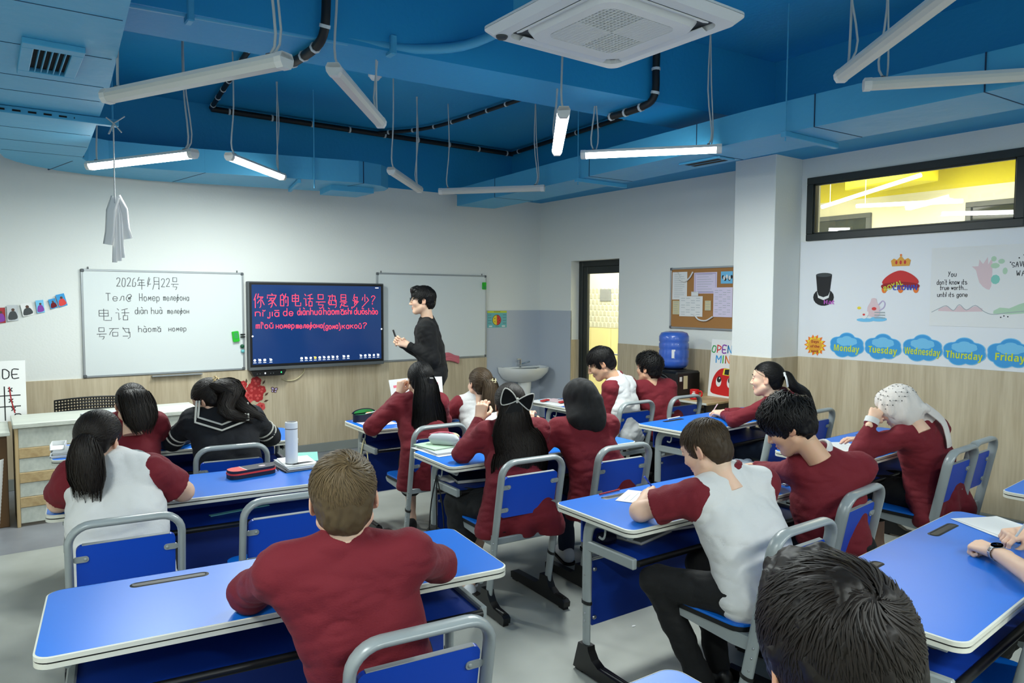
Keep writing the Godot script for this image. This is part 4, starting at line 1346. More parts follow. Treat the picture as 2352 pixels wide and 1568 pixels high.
	single("magnet", B.new().lathe([Vector2(0, 0.022), Vector2(0.015, 0.02), Vector2(0.02, 0.01), Vector2(0.02, 0), Vector2(0, 0)], Transform3D(Basis(Vector3.RIGHT, PI / 2), Vector3.ZERO), 16), M.green_dark, "dark green round magnet below the eraser on the left whiteboard", "magnet", Vector3(-3.862, 1.185, 0.028), 0, "magnets beside the screen")
	single("magnet", B.new().lathe([Vector2(0, 0.022), Vector2(0.013, 0.02), Vector2(0.018, 0.01), Vector2(0.018, 0), Vector2(0, 0)], Transform3D(Basis(Vector3.RIGHT, PI / 2), Vector3.ZERO), 16), M.teal, "pale teal magnet lowest beside the screen", "magnet", Vector3(-3.858, 1.135, 0.028), 0, "magnets beside the screen")
	var cl := B.new()
	for k in 4:
		cl.tube(smooth([Vector3(-0.12, 0.02 - k * 0.02, 0.02 + (k % 2) * 0.012), Vector3(-0.04, 0.035 - k * 0.022, 0.03), Vector3(0.05, 0.0 - k * 0.016, 0.024), Vector3(0.12, -0.015 - k * 0.02, 0.018)], 4), 0.018, 0.009, 8, Vector3.UP)
	single("cloth", cl, M.pink_cloth, "crumpled pink cloth on the lower edge of the right whiteboard behind the teacher", "cloth", Vector3(-1.41, 0.975, 0.02))
	# small poster over the sink
	var po := thing("poster", "small teal poster with a red and yellow sun above the sink", "poster", Vector3(-0.70, 1.417, 0.004))
	var X := Transform3D.IDENTITY
	part("sheet", sheet(0.30, 0.212, X, 0.002), M.teal, po)
	part("band", sheet(0.30, 0.025, lift(X, 0, 0.0935, 0.002), 0.0006), M.lime, po)
	part("disc", flat_shape(arc(Vector2(-0.005, -0.01), 0.068, 0, TAU, 24), lift(X, 0, 0, 0.002), 0.0006), M.brown, po)
	part("yellow_half", flat_shape(arc(Vector2(-0.005, -0.01), 0.062, PI / 2, PI * 1.5, 14), lift(X, 0, 0, 0.0027), 0.0006), M.yellow, po)
	part("red_half", flat_shape(arc(Vector2(-0.003, -0.01), 0.062, -PI / 2, PI / 2, 14), lift(X, 0, 0, 0.0027), 0.0006), M.coral, po)
	var ln := B.new()
	for k in 4:
		for s in [-1, 1]: ln.line([Vector2(s * 0.09, 0.055 - k * 0.035), Vector2(s * 0.138, 0.055 - k * 0.035)], 0.004, lift(X, 0, 0, 0.0028))
	ln.line([Vector2(-0.05, 0.094), Vector2(0.05, 0.094)], 0.005, lift(X, 0, 0, 0.0034))
	ln.line([Vector2(-0.025, -0.094), Vector2(0.025, -0.094)], 0.004, lift(X, 0, 0, 0.0028))
	for s in [[-0.035, 0.015], [-0.035, -0.025], [0.02, 0.02], [0.035, -0.01], [0.01, -0.03], [0.03, -0.045]]: ln.prism(circle(0.006, 8), 0.0004, lift(X, s[0], s[1] - 0.005, 0.0033), false)
	part("print", ln, M.brown, po).set_meta("kind", "stuff")
	for s in [-1, 1]: part("label_box", sheet(0.05, 0.016, lift(X, s * 0.1, -0.088, 0.0022), 0.0006), M.paper, po)
	# wash basin
	var sk := thing("wash_basin", "white ceramic wash basin on a pedestal in the corner", "wash basin", Vector3(-0.36, 0.0, 0.0))
	var bs := B.new()
	basin(bs)
	part("bowl", bs, M.ceramic, sk)
	part("pedestal", B.new().lathe([Vector2(0.10, 0.0), Vector2(0.085, 0.1), Vector2(0.075, 0.4), Vector2(0.09, 0.62)], Transform3D(Basis.IDENTITY, Vector3(0, 0, 0.14)), 20), M.ceramic, sk)
	var tap := B.new()
	tap.tube([Vector3(-0.03, 0.80, 0.08), Vector3(-0.03, 0.895, 0.08)], 0.022, 0.022, 14)
	tap.tube(smooth([Vector3(-0.02, 0.83, 0.085), Vector3(0.03, 0.855, 0.12), Vector3(0.075, 0.872, 0.16)], 3), 0.011, 0.011, 8)
	tap.box(Vector3(-0.045, 0.903, 0.08), Vector3(0.07, 0.012, 0.03), 0.004)
	part("tap", tap, M.chrome, sk)
	# flower sticker and butterflies on the oak panel
	var fs := thing("wall_sticker", "red flower bouquet sticker on the oak panel under the screen", "sticker", Vector3(-3.76, 0.66, 0.0125))
	var leafm := B.new()
	for q in [[-0.14, 0.09, 0.5], [-0.17, 0.05, 2.4], [0.02, -0.12, -0.4], [0.11, -0.06, 0.3], [0.12, 0.0, 0.7], [0.05, -0.22, 1.2], [0.07, -0.23, -0.7], [0.09, -0.19, 1.6], [0.12, -0.13, 1.9], [-0.06, 0.14, 1.6], [0.1, 0.12, 1.0], [-0.12, 0.1, 2.2], [0.03, 0.1, 1.9], [-0.13, 0.03, 0.0]]:
		leafm.prism(PackedVector2Array([Vector2(0, 0), Vector2(0.025, 0.012), Vector2(0.055, 0.0), Vector2(0.025, -0.010)]), 0.0006, Transform3D(Basis(Vector3.BACK, q[2]), Vector3(q[0], q[1], 0.0003)), false)
	part("leaves", leafm, M.leaf, fs).set_meta("kind", "stuff")
	for q in [[0.0, 0.085, 0.062, 0], [-0.125, 0.02, 0.062, 0], [-0.045, 0.0, 0.066, 1], [0.05, 0.0, 0.058, 0], [0.085, 0.065, 0.05, 0], [0.035, 0.155, 0.055, 0], [-0.10, 0.13, 0.045, 0], [0.075, -0.11, 0.05, 1], [-0.09, 0.085, 0.028, 1]]:
		var f := B.new()
		var f2 := B.new()
		for k in 6:
			var a: float = TAU * k / 6.0 + q[0] * 9.0
			f.prism(circle(q[2] * 0.5, 9), 0.0006, Transform3D(Basis.IDENTITY, Vector3(q[0] + cos(a) * q[2] * 0.55, q[1] + sin(a) * q[2] * 0.5, 0.0008 + 0.0001 * k)), false)
			if k % 2 == 0: f2.prism(circle(q[2] * 0.24, 7), 0.0006, Transform3D(Basis.IDENTITY, Vector3(q[0] + cos(a) * q[2] * 0.35, q[1] + sin(a) * q[2] * 0.33, 0.0016 + 0.0001 * k)), false)
		part("flower", f, M.rose if q[3] == 0 else M.rose_light, fs)
		part("petals", f2, M.rose_light if q[3] == 0 else M.rose, fs)
	for q in [[-3.985, 0.795, 0.045, 0.5, "butterfly sticker left of the red flowers"], [-3.54, 0.715, 0.035, -0.2, "butterfly sticker right of the red flowers"]]:
		var bt := thing("butterfly_sticker", q[4], "sticker", Vector3(q[0], q[1], 0.0125))
		bt.rotation.z = q[3]
		var wing := B.new()
		var wing2 := B.new()
		for s in [-1, 1]:
			wing.prism(circle(q[2] * 0.62, 10, q[2] * 0.5), 0.0006, Transform3D(Basis(Vector3.BACK, s * 0.6), Vector3(s * q[2] * 0.5, q[2] * 0.35, 0)), false)
			wing.prism(circle(q[2] * 0.42, 10, q[2] * 0.4), 0.0006, Transform3D(Basis(Vector3.BACK, -s * 0.5), Vector3(s * q[2] * 0.42, -q[2] * 0.4, 0)), false)
			wing2.prism(circle(q[2] * 0.4, 10, q[2] * 0.3), 0.0006, Transform3D(Basis(Vector3.BACK, s * 0.6), Vector3(s * q[2] * 0.5, q[2] * 0.35, 0.0008)), false)
			wing2.prism(circle(q[2] * 0.26, 10, q[2] * 0.24), 0.0006, Transform3D(Basis(Vector3.BACK, -s * 0.5), Vector3(s * q[2] * 0.42, -q[2] * 0.4, 0.0008)), false)
		part("wings", wing, M.brown, bt)
		part("wing_pattern", wing2, M.lilac, bt)
		part("body", flat_shape([Vector2(-0.004, -q[2] * 0.7), Vector2(0.004, -q[2] * 0.7), Vector2(0.003, q[2] * 0.6), Vector2(-0.003, q[2] * 0.6)], lift(Transform3D.IDENTITY, 0, 0, 0.0018)), M.brown, bt)
	# photos on a string at the left
	var ph := [[-5.85, 1.515, 0.07, 0.13, 0.02], [-5.765, 1.535, 0.08, 0.135, 0.02], [-5.66, 1.565, 0.085, 0.11, 0.18], [-5.565, 1.59, 0.06, 0.11, 0.1], [-5.47, 1.615, 0.055, 0.085, 0.25], [-5.405, 1.645, 0.07, 0.11, 0.25]]
	var PL := ["cut off photo print at the left edge of the photo row", "grey photo print with a dark lower half in the photo row", "tilted pale photo print, third in the photo row", "small blue and white photo print, fourth in the photo row", "tiny blue photo print beside the red one", "red and blue photo print at the right end of the photo row"]
	var PC := [["rose", "purple"], ["grey_light", "grey_dark"], ["paper", "grey_dark"], ["sky_light", "purple"], ["sky", "maroon"], ["sky", "coral"]]
	for k in ph.size():
		var q: Array = ph[k]
		var p := thing("photo_print", PL[k], "photo", Vector3(q[0], q[1], 0.012), 0, "photo prints on the front wall")
		p.rotation.z = q[4]
		p.rotation.y = 0.25
		part("sheet", sheet(q[2], q[3], X, 0.001), M[PC[k][0]], p)
		part("figure", flat_shape([Vector2(-q[2] * 0.4, -q[3] * 0.42), Vector2(q[2] * 0.42, -q[3] * 0.36), Vector2(q[2] * 0.3, q[3] * 0.05), Vector2(0.0, q[3] * 0.12), Vector2(-q[2] * 0.3, 0)], lift(X, 0, 0, 0.0011), 0.0004, 3), M[PC[k][1]], p)
		part("head", flat_shape(arc(Vector2(q[2] * 0.05, q[3] * 0.2), q[2] * 0.16, 0, TAU, 10), lift(X, 0, 0, 0.0012), 0.0004), M.leaf, p)


func arc(at: Vector2, r: float, a0: float, a1: float, n: int) -> Array:
	var p := []
	for k in n + (0 if is_equal_approx(a1 - a0, TAU) else 1): p.append(at + Vector2(cos(a0 + (a1 - a0) * k / n), sin(a0 + (a1 - a0) * k / n)) * r)
	return p


func basin(m: B) -> void:
	# outline half ellipse with a flat back; three shells: outside, rim, hollow
	var rows := [[0.36, 0.62, 0.55, 0.22], [0.38, 0.66, 0.8, 0.30], [0.40, 0.74, 0.97, 0.38], [0.40, 0.80, 1.0, 0.40], [0.40, 0.805, 0.98, 0.395], [0.38, 0.802, 0.9, 0.36], [0.36, 0.74, 0.82, 0.32], [0.3, 0.68, 0.5, 0.22]]
	var seg := 20
	var k0 := m.v.size()
	for r in rows:
		for s in seg + 1:
			var a := PI * s / seg
			var x: float = -cos(a) * 0.335 * r[2]
			var zz: float = 0.02 + pow(sin(a), 0.6) * r[3]
			m.v.append(Vector3(x, r[1], zz))
			m.n.append(Vector3(-cos(a), 0.0, sin(a)))
			m.t.append(Vector2.ZERO)
	for r in rows.size():
		for s in seg + 1:
			var a := k0 + r * (seg + 1) + s
			var up: Vector3 = m.v[k0 + mini(r + 1, rows.size() - 1) * (seg + 1) + s] - m.v[k0 + maxi(r - 1, 0) * (seg + 1) + s]
			var al: Vector3 = m.v[k0 + r * (seg + 1) + mini(s + 1, seg)] - m.v[k0 + r * (seg + 1) + maxi(s - 1, 0)]
			m.n[a] = al.cross(up).normalized()
	for r in rows.size() - 1:
		for s in seg:
			var a := k0 + r * (seg + 1) + s
			var e := a + seg + 1
			m.i.append_array([a, e, a + 1, a + 1, e, e + 1])
	m.box(Vector3(0, 0.79, 0.045), Vector3(0.62, 0.025, 0.085), 0.01)


# ---------------------------------------------------------------- right wall
func cloud_shape(w: float, h: float) -> PackedVector2Array:
	var p := PackedVector2Array()
	var n := 56
	var lobes := [[0.0, 0.24, 0.25, 0.28], [-0.27, 0.10, 0.24, 0.24], [0.27, 0.10, 0.22, 0.24], [-0.34, -0.08, 0.17, 0.22], [0.34, -0.08, 0.17, 0.22], [-0.14, -0.22, 0.24, 0.26], [0.16, -0.2, 0.22, 0.24]]
	for k in n:
		var d := Vector2(cos(TAU * k / n), sin(TAU * k / n))
		var best := 0.1
		for l in lobes:   # farthest crossing of the ray with each lobe
			var c := Vector2(l[0], l[1])
			var q := Vector2(d.x / l[2], d.y / l[3])
			var cc := Vector2(c.x / l[2], c.y / l[3])
			var b := q.dot(cc)
			var disc := b * b - q.length_squared() * (cc.length_squared() - 1.0)
			if disc > 0: best = maxf(best, (b + sqrt(disc)) / q.length_squared())
		p.append(Vector2(d.x * best * w, d.y * best * h))
	return p


func build_right_wall() -> void:
	# cork board with papers
	var bx := RW(2.0, 1.0)
	var cb := thing("notice_board", "cork notice board with papers in a grey frame beside the pillar", "notice board", Vector3(-0.0, 1.37, 2.80))
	var X := facing(Vector3.ZERO, Vector3(-1, 0, 0))   # x = +z of the room, z = out of the wall
	var w := 1.08
	var h := 0.64
	part("cork", B.new().box(X * Vector3(0, h / 2, 0.008), Vector3(0.012, h - 0.02, w - 0.02)), M.cork, cb)
	for q in [[0.0, 0.009, w, 0.018], [0.0, h - 0.009, w, 0.018], [-w / 2 + 0.009, h / 2, 0.018, h], [w / 2 - 0.009, h / 2, 0.018, h]]:
		part("frame_rail", B.new().box(X * Vector3(q[0], q[1], 0.012), Vector3(0.02, q[3], q[2]), 0.003), M.alu, cb)
	for sx in [-1, 1]:
		for sy in [0, 1]: part("corner", B.new().box(X * Vector3(sx * (w / 2 - 0.012), 0.012 + sy * (h - 0.024), 0.0125), Vector3(0.024, 0.03, 0.03), 0.005), M.plastic_grey, cb)
	var PS := [[2.39, 1.82, 0.20, 0.29, "paper", "tall white list at the left of the cork board"], [2.727, 1.845, 0.29, 0.215, "paper_lilac", "lilac bordered sheet with a twisted string on the cork board"], [2.99, 1.895, 0.14, 0.12, "sky_light", "small black and white group picture at the upper right of the cork board"], [2.547, 1.605, 0.305, 0.21, "paper", "wide white timetable at the lower middle of the cork board"], [2.95, 1.65, 0.23, 0.295, "paper_lilac", "pale calendar sheet at the right of the cork board"], [2.35, 1.59, 0.09, 0.145, "beige", "small cream card at the lower left of the cork board"], [2.77, 1.615, 0.075, 0.10, "beige", "tiny cream note between the sheets on the cork board"], [2.60, 1.735, 0.09, 0.045, "paper", "tiny white slip under the lilac sheet on the cork board"]]
	for k in PS.size():
		var q: Array = PS[k]
		var at := Vector3(-0.0165 - k * 0.0012, q[1], q[0])
		var p := thing("notice_paper", q[5], "paper", at, 0, "papers on the cork board")
		part("sheet", sheet(q[2], q[3], X, 0.0008), M[q[4]], p)
		var t := B.new()
		var rows: int = int(q[3] / 0.024)
		for r in rows:
			var y: float = q[3] * 0.40 - r * q[3] * 0.8 / maxi(rows - 1, 1)
			if k in [3, 4]:
				for cix in 4:
					var x0: float = -q[2] * 0.42 + cix * q[2] * 0.215
					if (r + cix) % 3 != 2: t.line([Vector2(x0, y), Vector2(x0 + q[2] * 0.16, y)], 0.004, lift(X, 0, 0, 0.001))
			elif k == 2: t.prism(circle(0.012 + 0.004 * (r % 2), 8, 0.02), 0.0004, lift(X, -0.045 + r * 0.026, 0.005 - (r % 2) * 0.02, 0.001), false)
			else: t.line([Vector2(-q[2] * 0.36, y), Vector2(q[2] * (0.1 + 0.24 * absf(sin(r * 2.3 + k))), y)], 0.0035, lift(X, 0, 0, 0.001))
		part("print", t, M.ink if k == 2 else M.pencil_grey, p)
		if k == 1:
			part("border", B.new().line([Vector2(-0.13, -0.095), Vector2(-0.13, 0.095), Vector2(0.13, 0.095), Vector2(0.13, -0.095), Vector2(-0.13, -0.095)], 0.012, lift(X, 0, 0, 0.0011)), M.lilac, p)
		elif k == 2:
			var th := B.new()
			for s in 3: th.prism(circle(0.013, 9, 0.022), 0.0005, lift(X, -0.03 + s * 0.033, -0.005 + (s % 2) * 0.012, 0.0018), false)
			part("faces", th, M.paper, p)
	for q in [[[Vector2(2.37, 1.955), Vector2(2.41, 1.885), Vector2(2.47, 1.865), Vector2(2.53, 1.90), Vector2(2.57, 1.955)], "twisted paper string across the upper left of the cork board"], [[Vector2(2.60, 1.52), Vector2(2.66, 1.47), Vector2(2.75, 1.462), Vector2(2.83, 1.50)], "twisted paper string along the bottom of the cork board"]]:
		var pts := []
		for p in q[0]: pts.append(Vector3(-0.03, p.y, p.x))
		var sp := smooth(pts, 6)
		var m := B.new()
		m.tube(sp, 0.006, 0.006, 6)
		for k in sp.size(): m.ball(sp[k], Vector3(0.009, 0.009, 0.009), Basis.IDENTITY, 6, 4)
		single("paper_string", m, M.paper, q[1], "string", Vector3.ZERO, 0.0, "strings on the cork board")
	# switch
	var sw := thing("light_switch", "white light switch on the oak panel behind the boy by the water cooler", "switch", Vector3(-0.012, 0.90, 1.84))
	part("plate", B.new().box(Vector3(-0.005, 0, 0), Vector3(0.01, 0.085, 0.085), 0.003), M.plastic_white, sw)
	part("rocker", B.new().box(Vector3(-0.011, 0, 0), Vector3(0.006, 0.06, 0.055), 0.002), M.plastic_white, sw)
	# low table, water cooler, mug, poster
	var tb := thing("low_table", "low pale table with a dark frame in front of the pillar", "table", Vector3(-0.33, 0.0, 2.72))
	part("tabletop", B.new().box(Vector3(0, 0.715, 0), Vector3(0.62, 0.022, 1.12), 0.004), M.pine, tb)
	part("edge_band", B.new().box(Vector3(-0.311, 0.715, 0), Vector3(0.004, 0.02, 1.1), 0.001), M.edge_white, tb)
	for sx in [-0.28, 0.27]:
		for sz in [-0.52, 0.52]: part("leg", B.new().box(Vector3(sx, 0.352, sz), Vector3(0.028, 0.704, 0.028), 0.003), M.foot_black, tb)
	for y in [0.66, 0.30]: part("rail", B.new().box(Vector3(-0.28, y, 0), Vector3(0.022, 0.022, 1.02), 0.003), M.foot_black, tb)
	part("shelf", B.new().box(Vector3(0, 0.29, 0), Vector3(0.52, 0.015, 1.0), 0.003), M.cloth_black, tb)
	var wc := thing("water_cooler", "black table top water cooler with curved front on the low table", "water cooler", Vector3(-0.33, 0.727, 2.60))
	var body := B.new()
	body.box(Vector3(0, 0.118, 0), Vector3(0.36, 0.235, 0.40), 0.018)
	part("body", body, M.plastic_black, wc)
	var fr := B.new()
	for k in 6: fr.tube(smooth([Vector3(-0.184, 0.20 - k * 0.028, -0.19), Vector3(-0.196, 0.215 - k * 0.03, -0.06), Vector3(-0.190, 0.19 - k * 0.03, 0.06), Vector3(-0.184, 0.13 - k * 0.02, 0.12)], 4), 0.006, 0.012, 6)
	part("front_ribs", fr, M.foot_black, wc)
	part("sticker", B.new().box(Vector3(-0.05, 0.13, 0.2005), Vector3(0.06, 0.13, 0.002)), M.beige, wc)
	part("sticker", B.new().box(Vector3(-0.12, 0.165, 0.2005), Vector3(0.035, 0.045, 0.002)), M.paper, wc)
	part("collar", B.new().lathe([Vector2(0.135, 0.232), Vector2(0.13, 0.25), Vector2(0.10, 0.252)], Transform3D.IDENTITY, 24), M.plastic_black, wc)
	var wb := thing("water_bottle", "large translucent blue water bottle upside down on the cooler", "bottle", Vector3(-0.33, 0.975, 2.60))
	part("bottle", B.new().lathe([Vector2(0.05, 0.0), Vector2(0.12, 0.015), Vector2(0.148, 0.05), Vector2(0.15, 0.09), Vector2(0.142, 0.105), Vector2(0.15, 0.12), Vector2(0.15, 0.185), Vector2(0.141, 0.20), Vector2(0.15, 0.215), Vector2(0.15, 0.255), Vector2(0.141, 0.27), Vector2(0.15, 0.285), Vector2(0.149, 0.33), Vector2(0.13, 0.365), Vector2(0.09, 0.378), Vector2(0.0, 0.372)], Transform3D.IDENTITY, 32), M.bottle_blue, wb)
	part("label", B.new().box(Vector3(-0.115, 0.16, 0.096), Vector3(0.002, 0.085, 0.035), 0.0, Basis(Vector3.UP, 0.85)), M.paper, wb)
	var mug := thing("mug", "red mug with a white picture on the low table", "mug", Vector3(-0.52, 0.727, 3.03))
	part("cup", B.new().lathe([Vector2(0.0, 0.0), Vector2(0.04, 0.0), Vector2(0.042, 0.01), Vector2(0.043, 0.09), Vector2(0.041, 0.095), Vector2(0.038, 0.09), Vector2(0.037, 0.012), Vector2(0.0, 0.01)], Transform3D.IDENTITY, 24), M.red, mug)
	part("handle", B.new().tube(smooth([Vector3(0.012, 0.078, 0.04), Vector3(0.018, 0.08, 0.066), Vector3(0.018, 0.045, 0.074), Vector3(0.012, 0.018, 0.042)], 5), 0.006, 0.008, 8), M.red, mug)
	var pm := B.new()
	for q in [[0.0, 0.055, 0.018, 0.012], [0.25, 0.045, 0.010, 0.02], [-0.2, 0.038, 0.012, 0.01], [0.1, 0.028, 0.016, 0.007], [0.05, 0.075, 0.014, 0.004]]:
		var a: float = PI * 1.16 + q[0]
		var nrm := Vector3(cos(a), 0, -sin(a))
		pm.prism(circle(q[2], 10, q[3]), 0.0008, facing(nrm * 0.0432 + Vector3(0, q[1], 0), nrm), false)
	part("picture", pm, M.paper, mug)
	# hand drawn poster leaning behind the mug
	var tilt := Basis(Vector3.BACK, -0.10)
	var op := thing("drawn_poster", "hand drawn poster with a red monster and coloured letters leaning behind the mug", "poster", Vector3(-0.20, 0.727, 3.05))
	op.rotation.z = -0.10
	part("sheet", sheet(0.36, 0.56, X * Transform3D(Basis.IDENTITY, Vector3(0.06, 0.28, 0)), 0.003), M.paper, op)
	var lx := -0.108
	for q in [["O", "green"], ["P", "coral"], ["E", "purple"], ["N", "sky"], ["Y", "pink"]]:
		var g := B.new()
		pen(g, q[0], lift(X, lx, 0.435, 0.0035), 0.10, 0.012, 0.042)
		part("letter", g, M[q[1]], op)
		lx += 0.062
	for q in [["M", "sky", -0.05, 0.055], ["I", "green_bright", 0.03, 0.02], ["N", "orange", 0.06, 0.045], ["D", "pink", 0.12, 0.045]]:
		var g := B.new()
		pen(g, q[0], lift(X, q[2], 0.335, 0.0035), 0.10, 0.012, q[3] if q[0] != "I" else -1.0)
		part("letter", g, M[q[1]], op)
	var mo := []
	for q in [Vector2(-0.06, 0.03), Vector2(-0.085, 0.10), Vector2(-0.06, 0.20), Vector2(0.0, 0.27), Vector2(0.09, 0.285), Vector2(0.17, 0.25), Vector2(0.22, 0.15), Vector2(0.22, 0.03)]: mo.append(q)
	part("monster", flat_shape(mo, lift(X, 0, 0, 0.0032), 0.0008, 4), M.red, op)
	for s in [[0.0, 0.15], [0.13, 0.15]]:
		part("eye", flat_shape(ellipse(s[0], s[1], 0.032, 0.05), lift(X, 0, 0, 0.0042), 0.0006), M.paper, op)
		part("pupil", flat_shape(ellipse(s[0] + 0.004, s[1] + 0.022, 0.026, 0.03), lift(X, 0, 0, 0.005), 0.0006), M.ink, op)
		part("glint", flat_shape(ellipse(s[0] + 0.010, s[1] + 0.034, 0.007, 0.009), lift(X, 0, 0, 0.0058), 0.0006), M.paper, op)
	part("hat_band", flat_shape([Vector2(0.04, 0.22), Vector2(0.115, 0.215), Vector2(0.12, 0.285), Vector2(0.05, 0.28)], lift(X, 0, 0, 0.0044), 0.0006), M.yellow, op)
	part("hat_patch", flat_shape([Vector2(0.06, 0.225), Vector2(0.112, 0.222), Vector2(0.115, 0.278), Vector2(0.066, 0.274)], lift(X, 0, 0, 0.0052), 0.0006), M.ink, op)
	build_wall_stickers(X)


func ellipse(x: float, y: float, a: float, b: float, n := 18) -> Array:
	var p := []
	for k in n: p.append(Vector2(x + cos(TAU * k / n) * a, y + sin(TAU * k / n) * b))
	return p


func build_wall_stickers(X: Transform3D) -> void:
	var out := -0.0075
	var days := [["Monday", 4.237, 1.287, 0.286, 0.205, 0.225], ["Tuesday", 4.545, 1.29, 0.286, 0.205, 0.235], ["Wednesday", 4.855, 1.297, 0.284, 0.205, 0.27], ["Thursday", 5.157, 1.287, 0.282, 0.203, 0.255], ["Friday", 5.462, 1.292, 0.285, 0.208, 0.19]]
	for q in days:
		var o := thing("cloud_sign", "blue cloud sign with the yellow word %s above the oak panel" % q[0], "sign", Vector3(out, q[2], q[1]), 0, "weekday cloud signs")
		var base := cloud_shape(q[3] * 1.04, q[4] * 1.06)
		part("rim", B.new().prism(base, 0.0012, X), M.sky_light, o)
		part("cloud", B.new().prism(cloud_shape(q[3], q[4]), 0.0006, lift(X, 0, 0, 0.0013), false), M.cloud, o)
		part("highlight", B.new().prism(cloud_shape(q[3] * 0.62, q[4] * 0.42), 0.0004, lift(X, 0, q[4] * 0.18, 0.002), false), M.sky_light, o)
		put_letters(q[0], 0.052, q[5], lift(X, 0.0, 0.0, 0.0026) * Transform3D(Basis(Vector3.BACK, -0.03), Vector3.ZERO), M.lime, o, 0.0012)
	var sn := thing("sun_sign", "orange sun sign reading Days of the week beside the pillar", "sign", Vector3(out, 1.275, 3.945))
	for q in [[0.108, 0.095, "orange", 14, 0.0], [0.092, 0.082, "yellow", 12, 0.001]]:
		var p := PackedVector2Array()
		for k in q[3] * 2:
			var a: float = TAU * k / (q[3] * 2)
			var r: float = 1.0 if k % 2 == 0 else 0.72
			p.append(Vector2(cos(a + (0.1 if k % 2 else 0.0)) * q[0] * r, sin(a) * q[1] * r))
		part("rays", B.new().prism(p, 0.001, lift(X, 0, 0, q[4])), M[q[2]], sn)
	part("disc", flat_shape(ellipse(0, 0, 0.066, 0.06), lift(X, 0, 0, 0.002)), M.gold, sn)
	var k := 0
	for t in [["Days", 0.07], ["of the", 0.085], ["week", 0.075]]:
		put_letters(t[0], 0.022, t[1], lift(X, 0.0, 0.042 - k * 0.042, 0.0032), M.ink_red, sn, 0.0008)
		k += 1
	# top hat
	var ht := thing("top_hat_sticker", "black top hat sticker with a pink word on the white wall sheet", "sticker", Vector3(out, 1.64, 4.01))
	part("brim", flat_shape(ellipse(0, 0.06, 0.097, 0.075), X, 0.001), M.ink, ht)
	part("band", flat_shape([Vector2(-0.062, 0.115), Vector2(-0.05, 0.055), Vector2(0.0, 0.035), Vector2(0.05, 0.055), Vector2(0.062, 0.115), Vector2(0.045, 0.075), Vector2(0, 0.06), Vector2(-0.045, 0.075)], lift(X, 0, 0, 0.0012), 0.0008), M.paper, ht)
	part("crown", flat_shape([Vector2(-0.075, 0.255), Vector2(-0.055, 0.08), Vector2(0.0, 0.06), Vector2(0.055, 0.08), Vector2(0.075, 0.255), Vector2(0.0, 0.24)], lift(X, 0, 0, 0.0011), 0.0006), M.ink, ht)
	part("top", flat_shape(ellipse(0, 0.255, 0.075, 0.018), lift(X, 0, 0, 0.002), 0.0006), M.grey_dark, ht)
	put_letters("Hat", 0.036, 0.095, lift(X, 0.055, 0.035, 0.0022), M.violet, ht, 0.0008)
	# crown on a cushion
	var cr := thing("crown_sticker", "royal crown on a red cushion sticker on the white wall sheet", "sticker", Vector3(out, 1.75, 4.665))
	for s in [-1, 0.05, 1]: part("tassel", flat_shape(ellipse(s * 0.125, 0.015, 0.022, 0.032, 12), X, 0.0008), M.orange, cr)
	part("cushion", flat_shape([Vector2(-0.14, 0.06), Vector2(-0.10, 0.125), Vector2(0.0, 0.165), Vector2(0.10, 0.125), Vector2(0.14, 0.06), Vector2(0.0, 0.04)], lift(X, 0, 0, 0.0009), 0.0006, 5), M.red, cr)
	part("cushion_side", flat_shape([Vector2(-0.14, 0.055), Vector2(0.0, 0.075), Vector2(0.14, 0.055), Vector2(0.13, 0.02), Vector2(0.0, 0.035), Vector2(-0.13, 0.02)], lift(X, 0, 0, 0.0016), 0.0005, 4), M.ink_red, cr)
	var gold := []
	for q in [Vector2(-0.068, 0.20), Vector2(0.068, 0.20), Vector2(0.078, 0.245), Vector2(0.055, 0.262), Vector2(0.03, 0.25), Vector2(0.012, 0.268), Vector2(0.0, 0.285), Vector2(-0.012, 0.268), Vector2(-0.03, 0.25), Vector2(-0.055, 0.262), Vector2(-0.078, 0.245)]: gold.append(q)
	part("crown", flat_shape(gold, lift(X, 0, 0, 0.0009), 0.0006), M.gold, cr)
	for s in [-1, 0, 1]: part("crown_lining", flat_shape(ellipse(s * 0.034, 0.23, 0.009, 0.016, 10), lift(X, 0, 0, 0.0017), 0.0004), M.red, cr)
	part("orb", flat_shape(ellipse(0, 0.288, 0.009, 0.009, 10), lift(X, 0, 0, 0.0012), 0.0004), M.orange, cr)
	put_letters("ROYAL", 0.038, 0.155, lift(X, -0.06, 0.06, 0.0024) * Transform3D(Basis(Vector3.BACK, 0.36), Vector3.ZERO), M.lime, cr, 0.0008)
	put_letters("CROWN", 0.040, 0.19, lift(X, 0.04, 0.047, 0.003), M.blue_pen, cr, 0.0008)
	# tea set
	var ts := thing("tea_set_sticker", "pale teapot and cup sticker between the hat and the crown", "sticker", Vector3(out, 1.49, 4.44))
	part("saucer", flat_shape(ellipse(-0.05, 0.02, 0.075, 0.016), X, 0.0006), M.sky_light, ts)
	part("saucer", flat_shape(ellipse(0.06, 0.03, 0.07, 0.02), X, 0.0005), M.sky_light, ts)
	part("pot", flat_shape([Vector2(-0.02, 0.055), Vector2(0.06, 0.055), Vector2(0.07, 0.12), Vector2(0.045, 0.17), Vector2(0.035, 0.20), Vector2(0.0, 0.20), Vector2(-0.01, 0.17), Vector2(-0.035, 0.12)], lift(X, 0, 0, 0.0007), 0.0005, 3), M.pastel_pink, ts)
	part("handle", B.new().line(smooth([Vector2(0.06, 0.15), Vector2(0.09, 0.18), Vector2(0.11, 0.16), Vector2(0.10, 0.125), Vector2(0.065, 0.10)], 4), 0.008, lift(X, 0, 0, 0.0013)), M.lilac, ts)
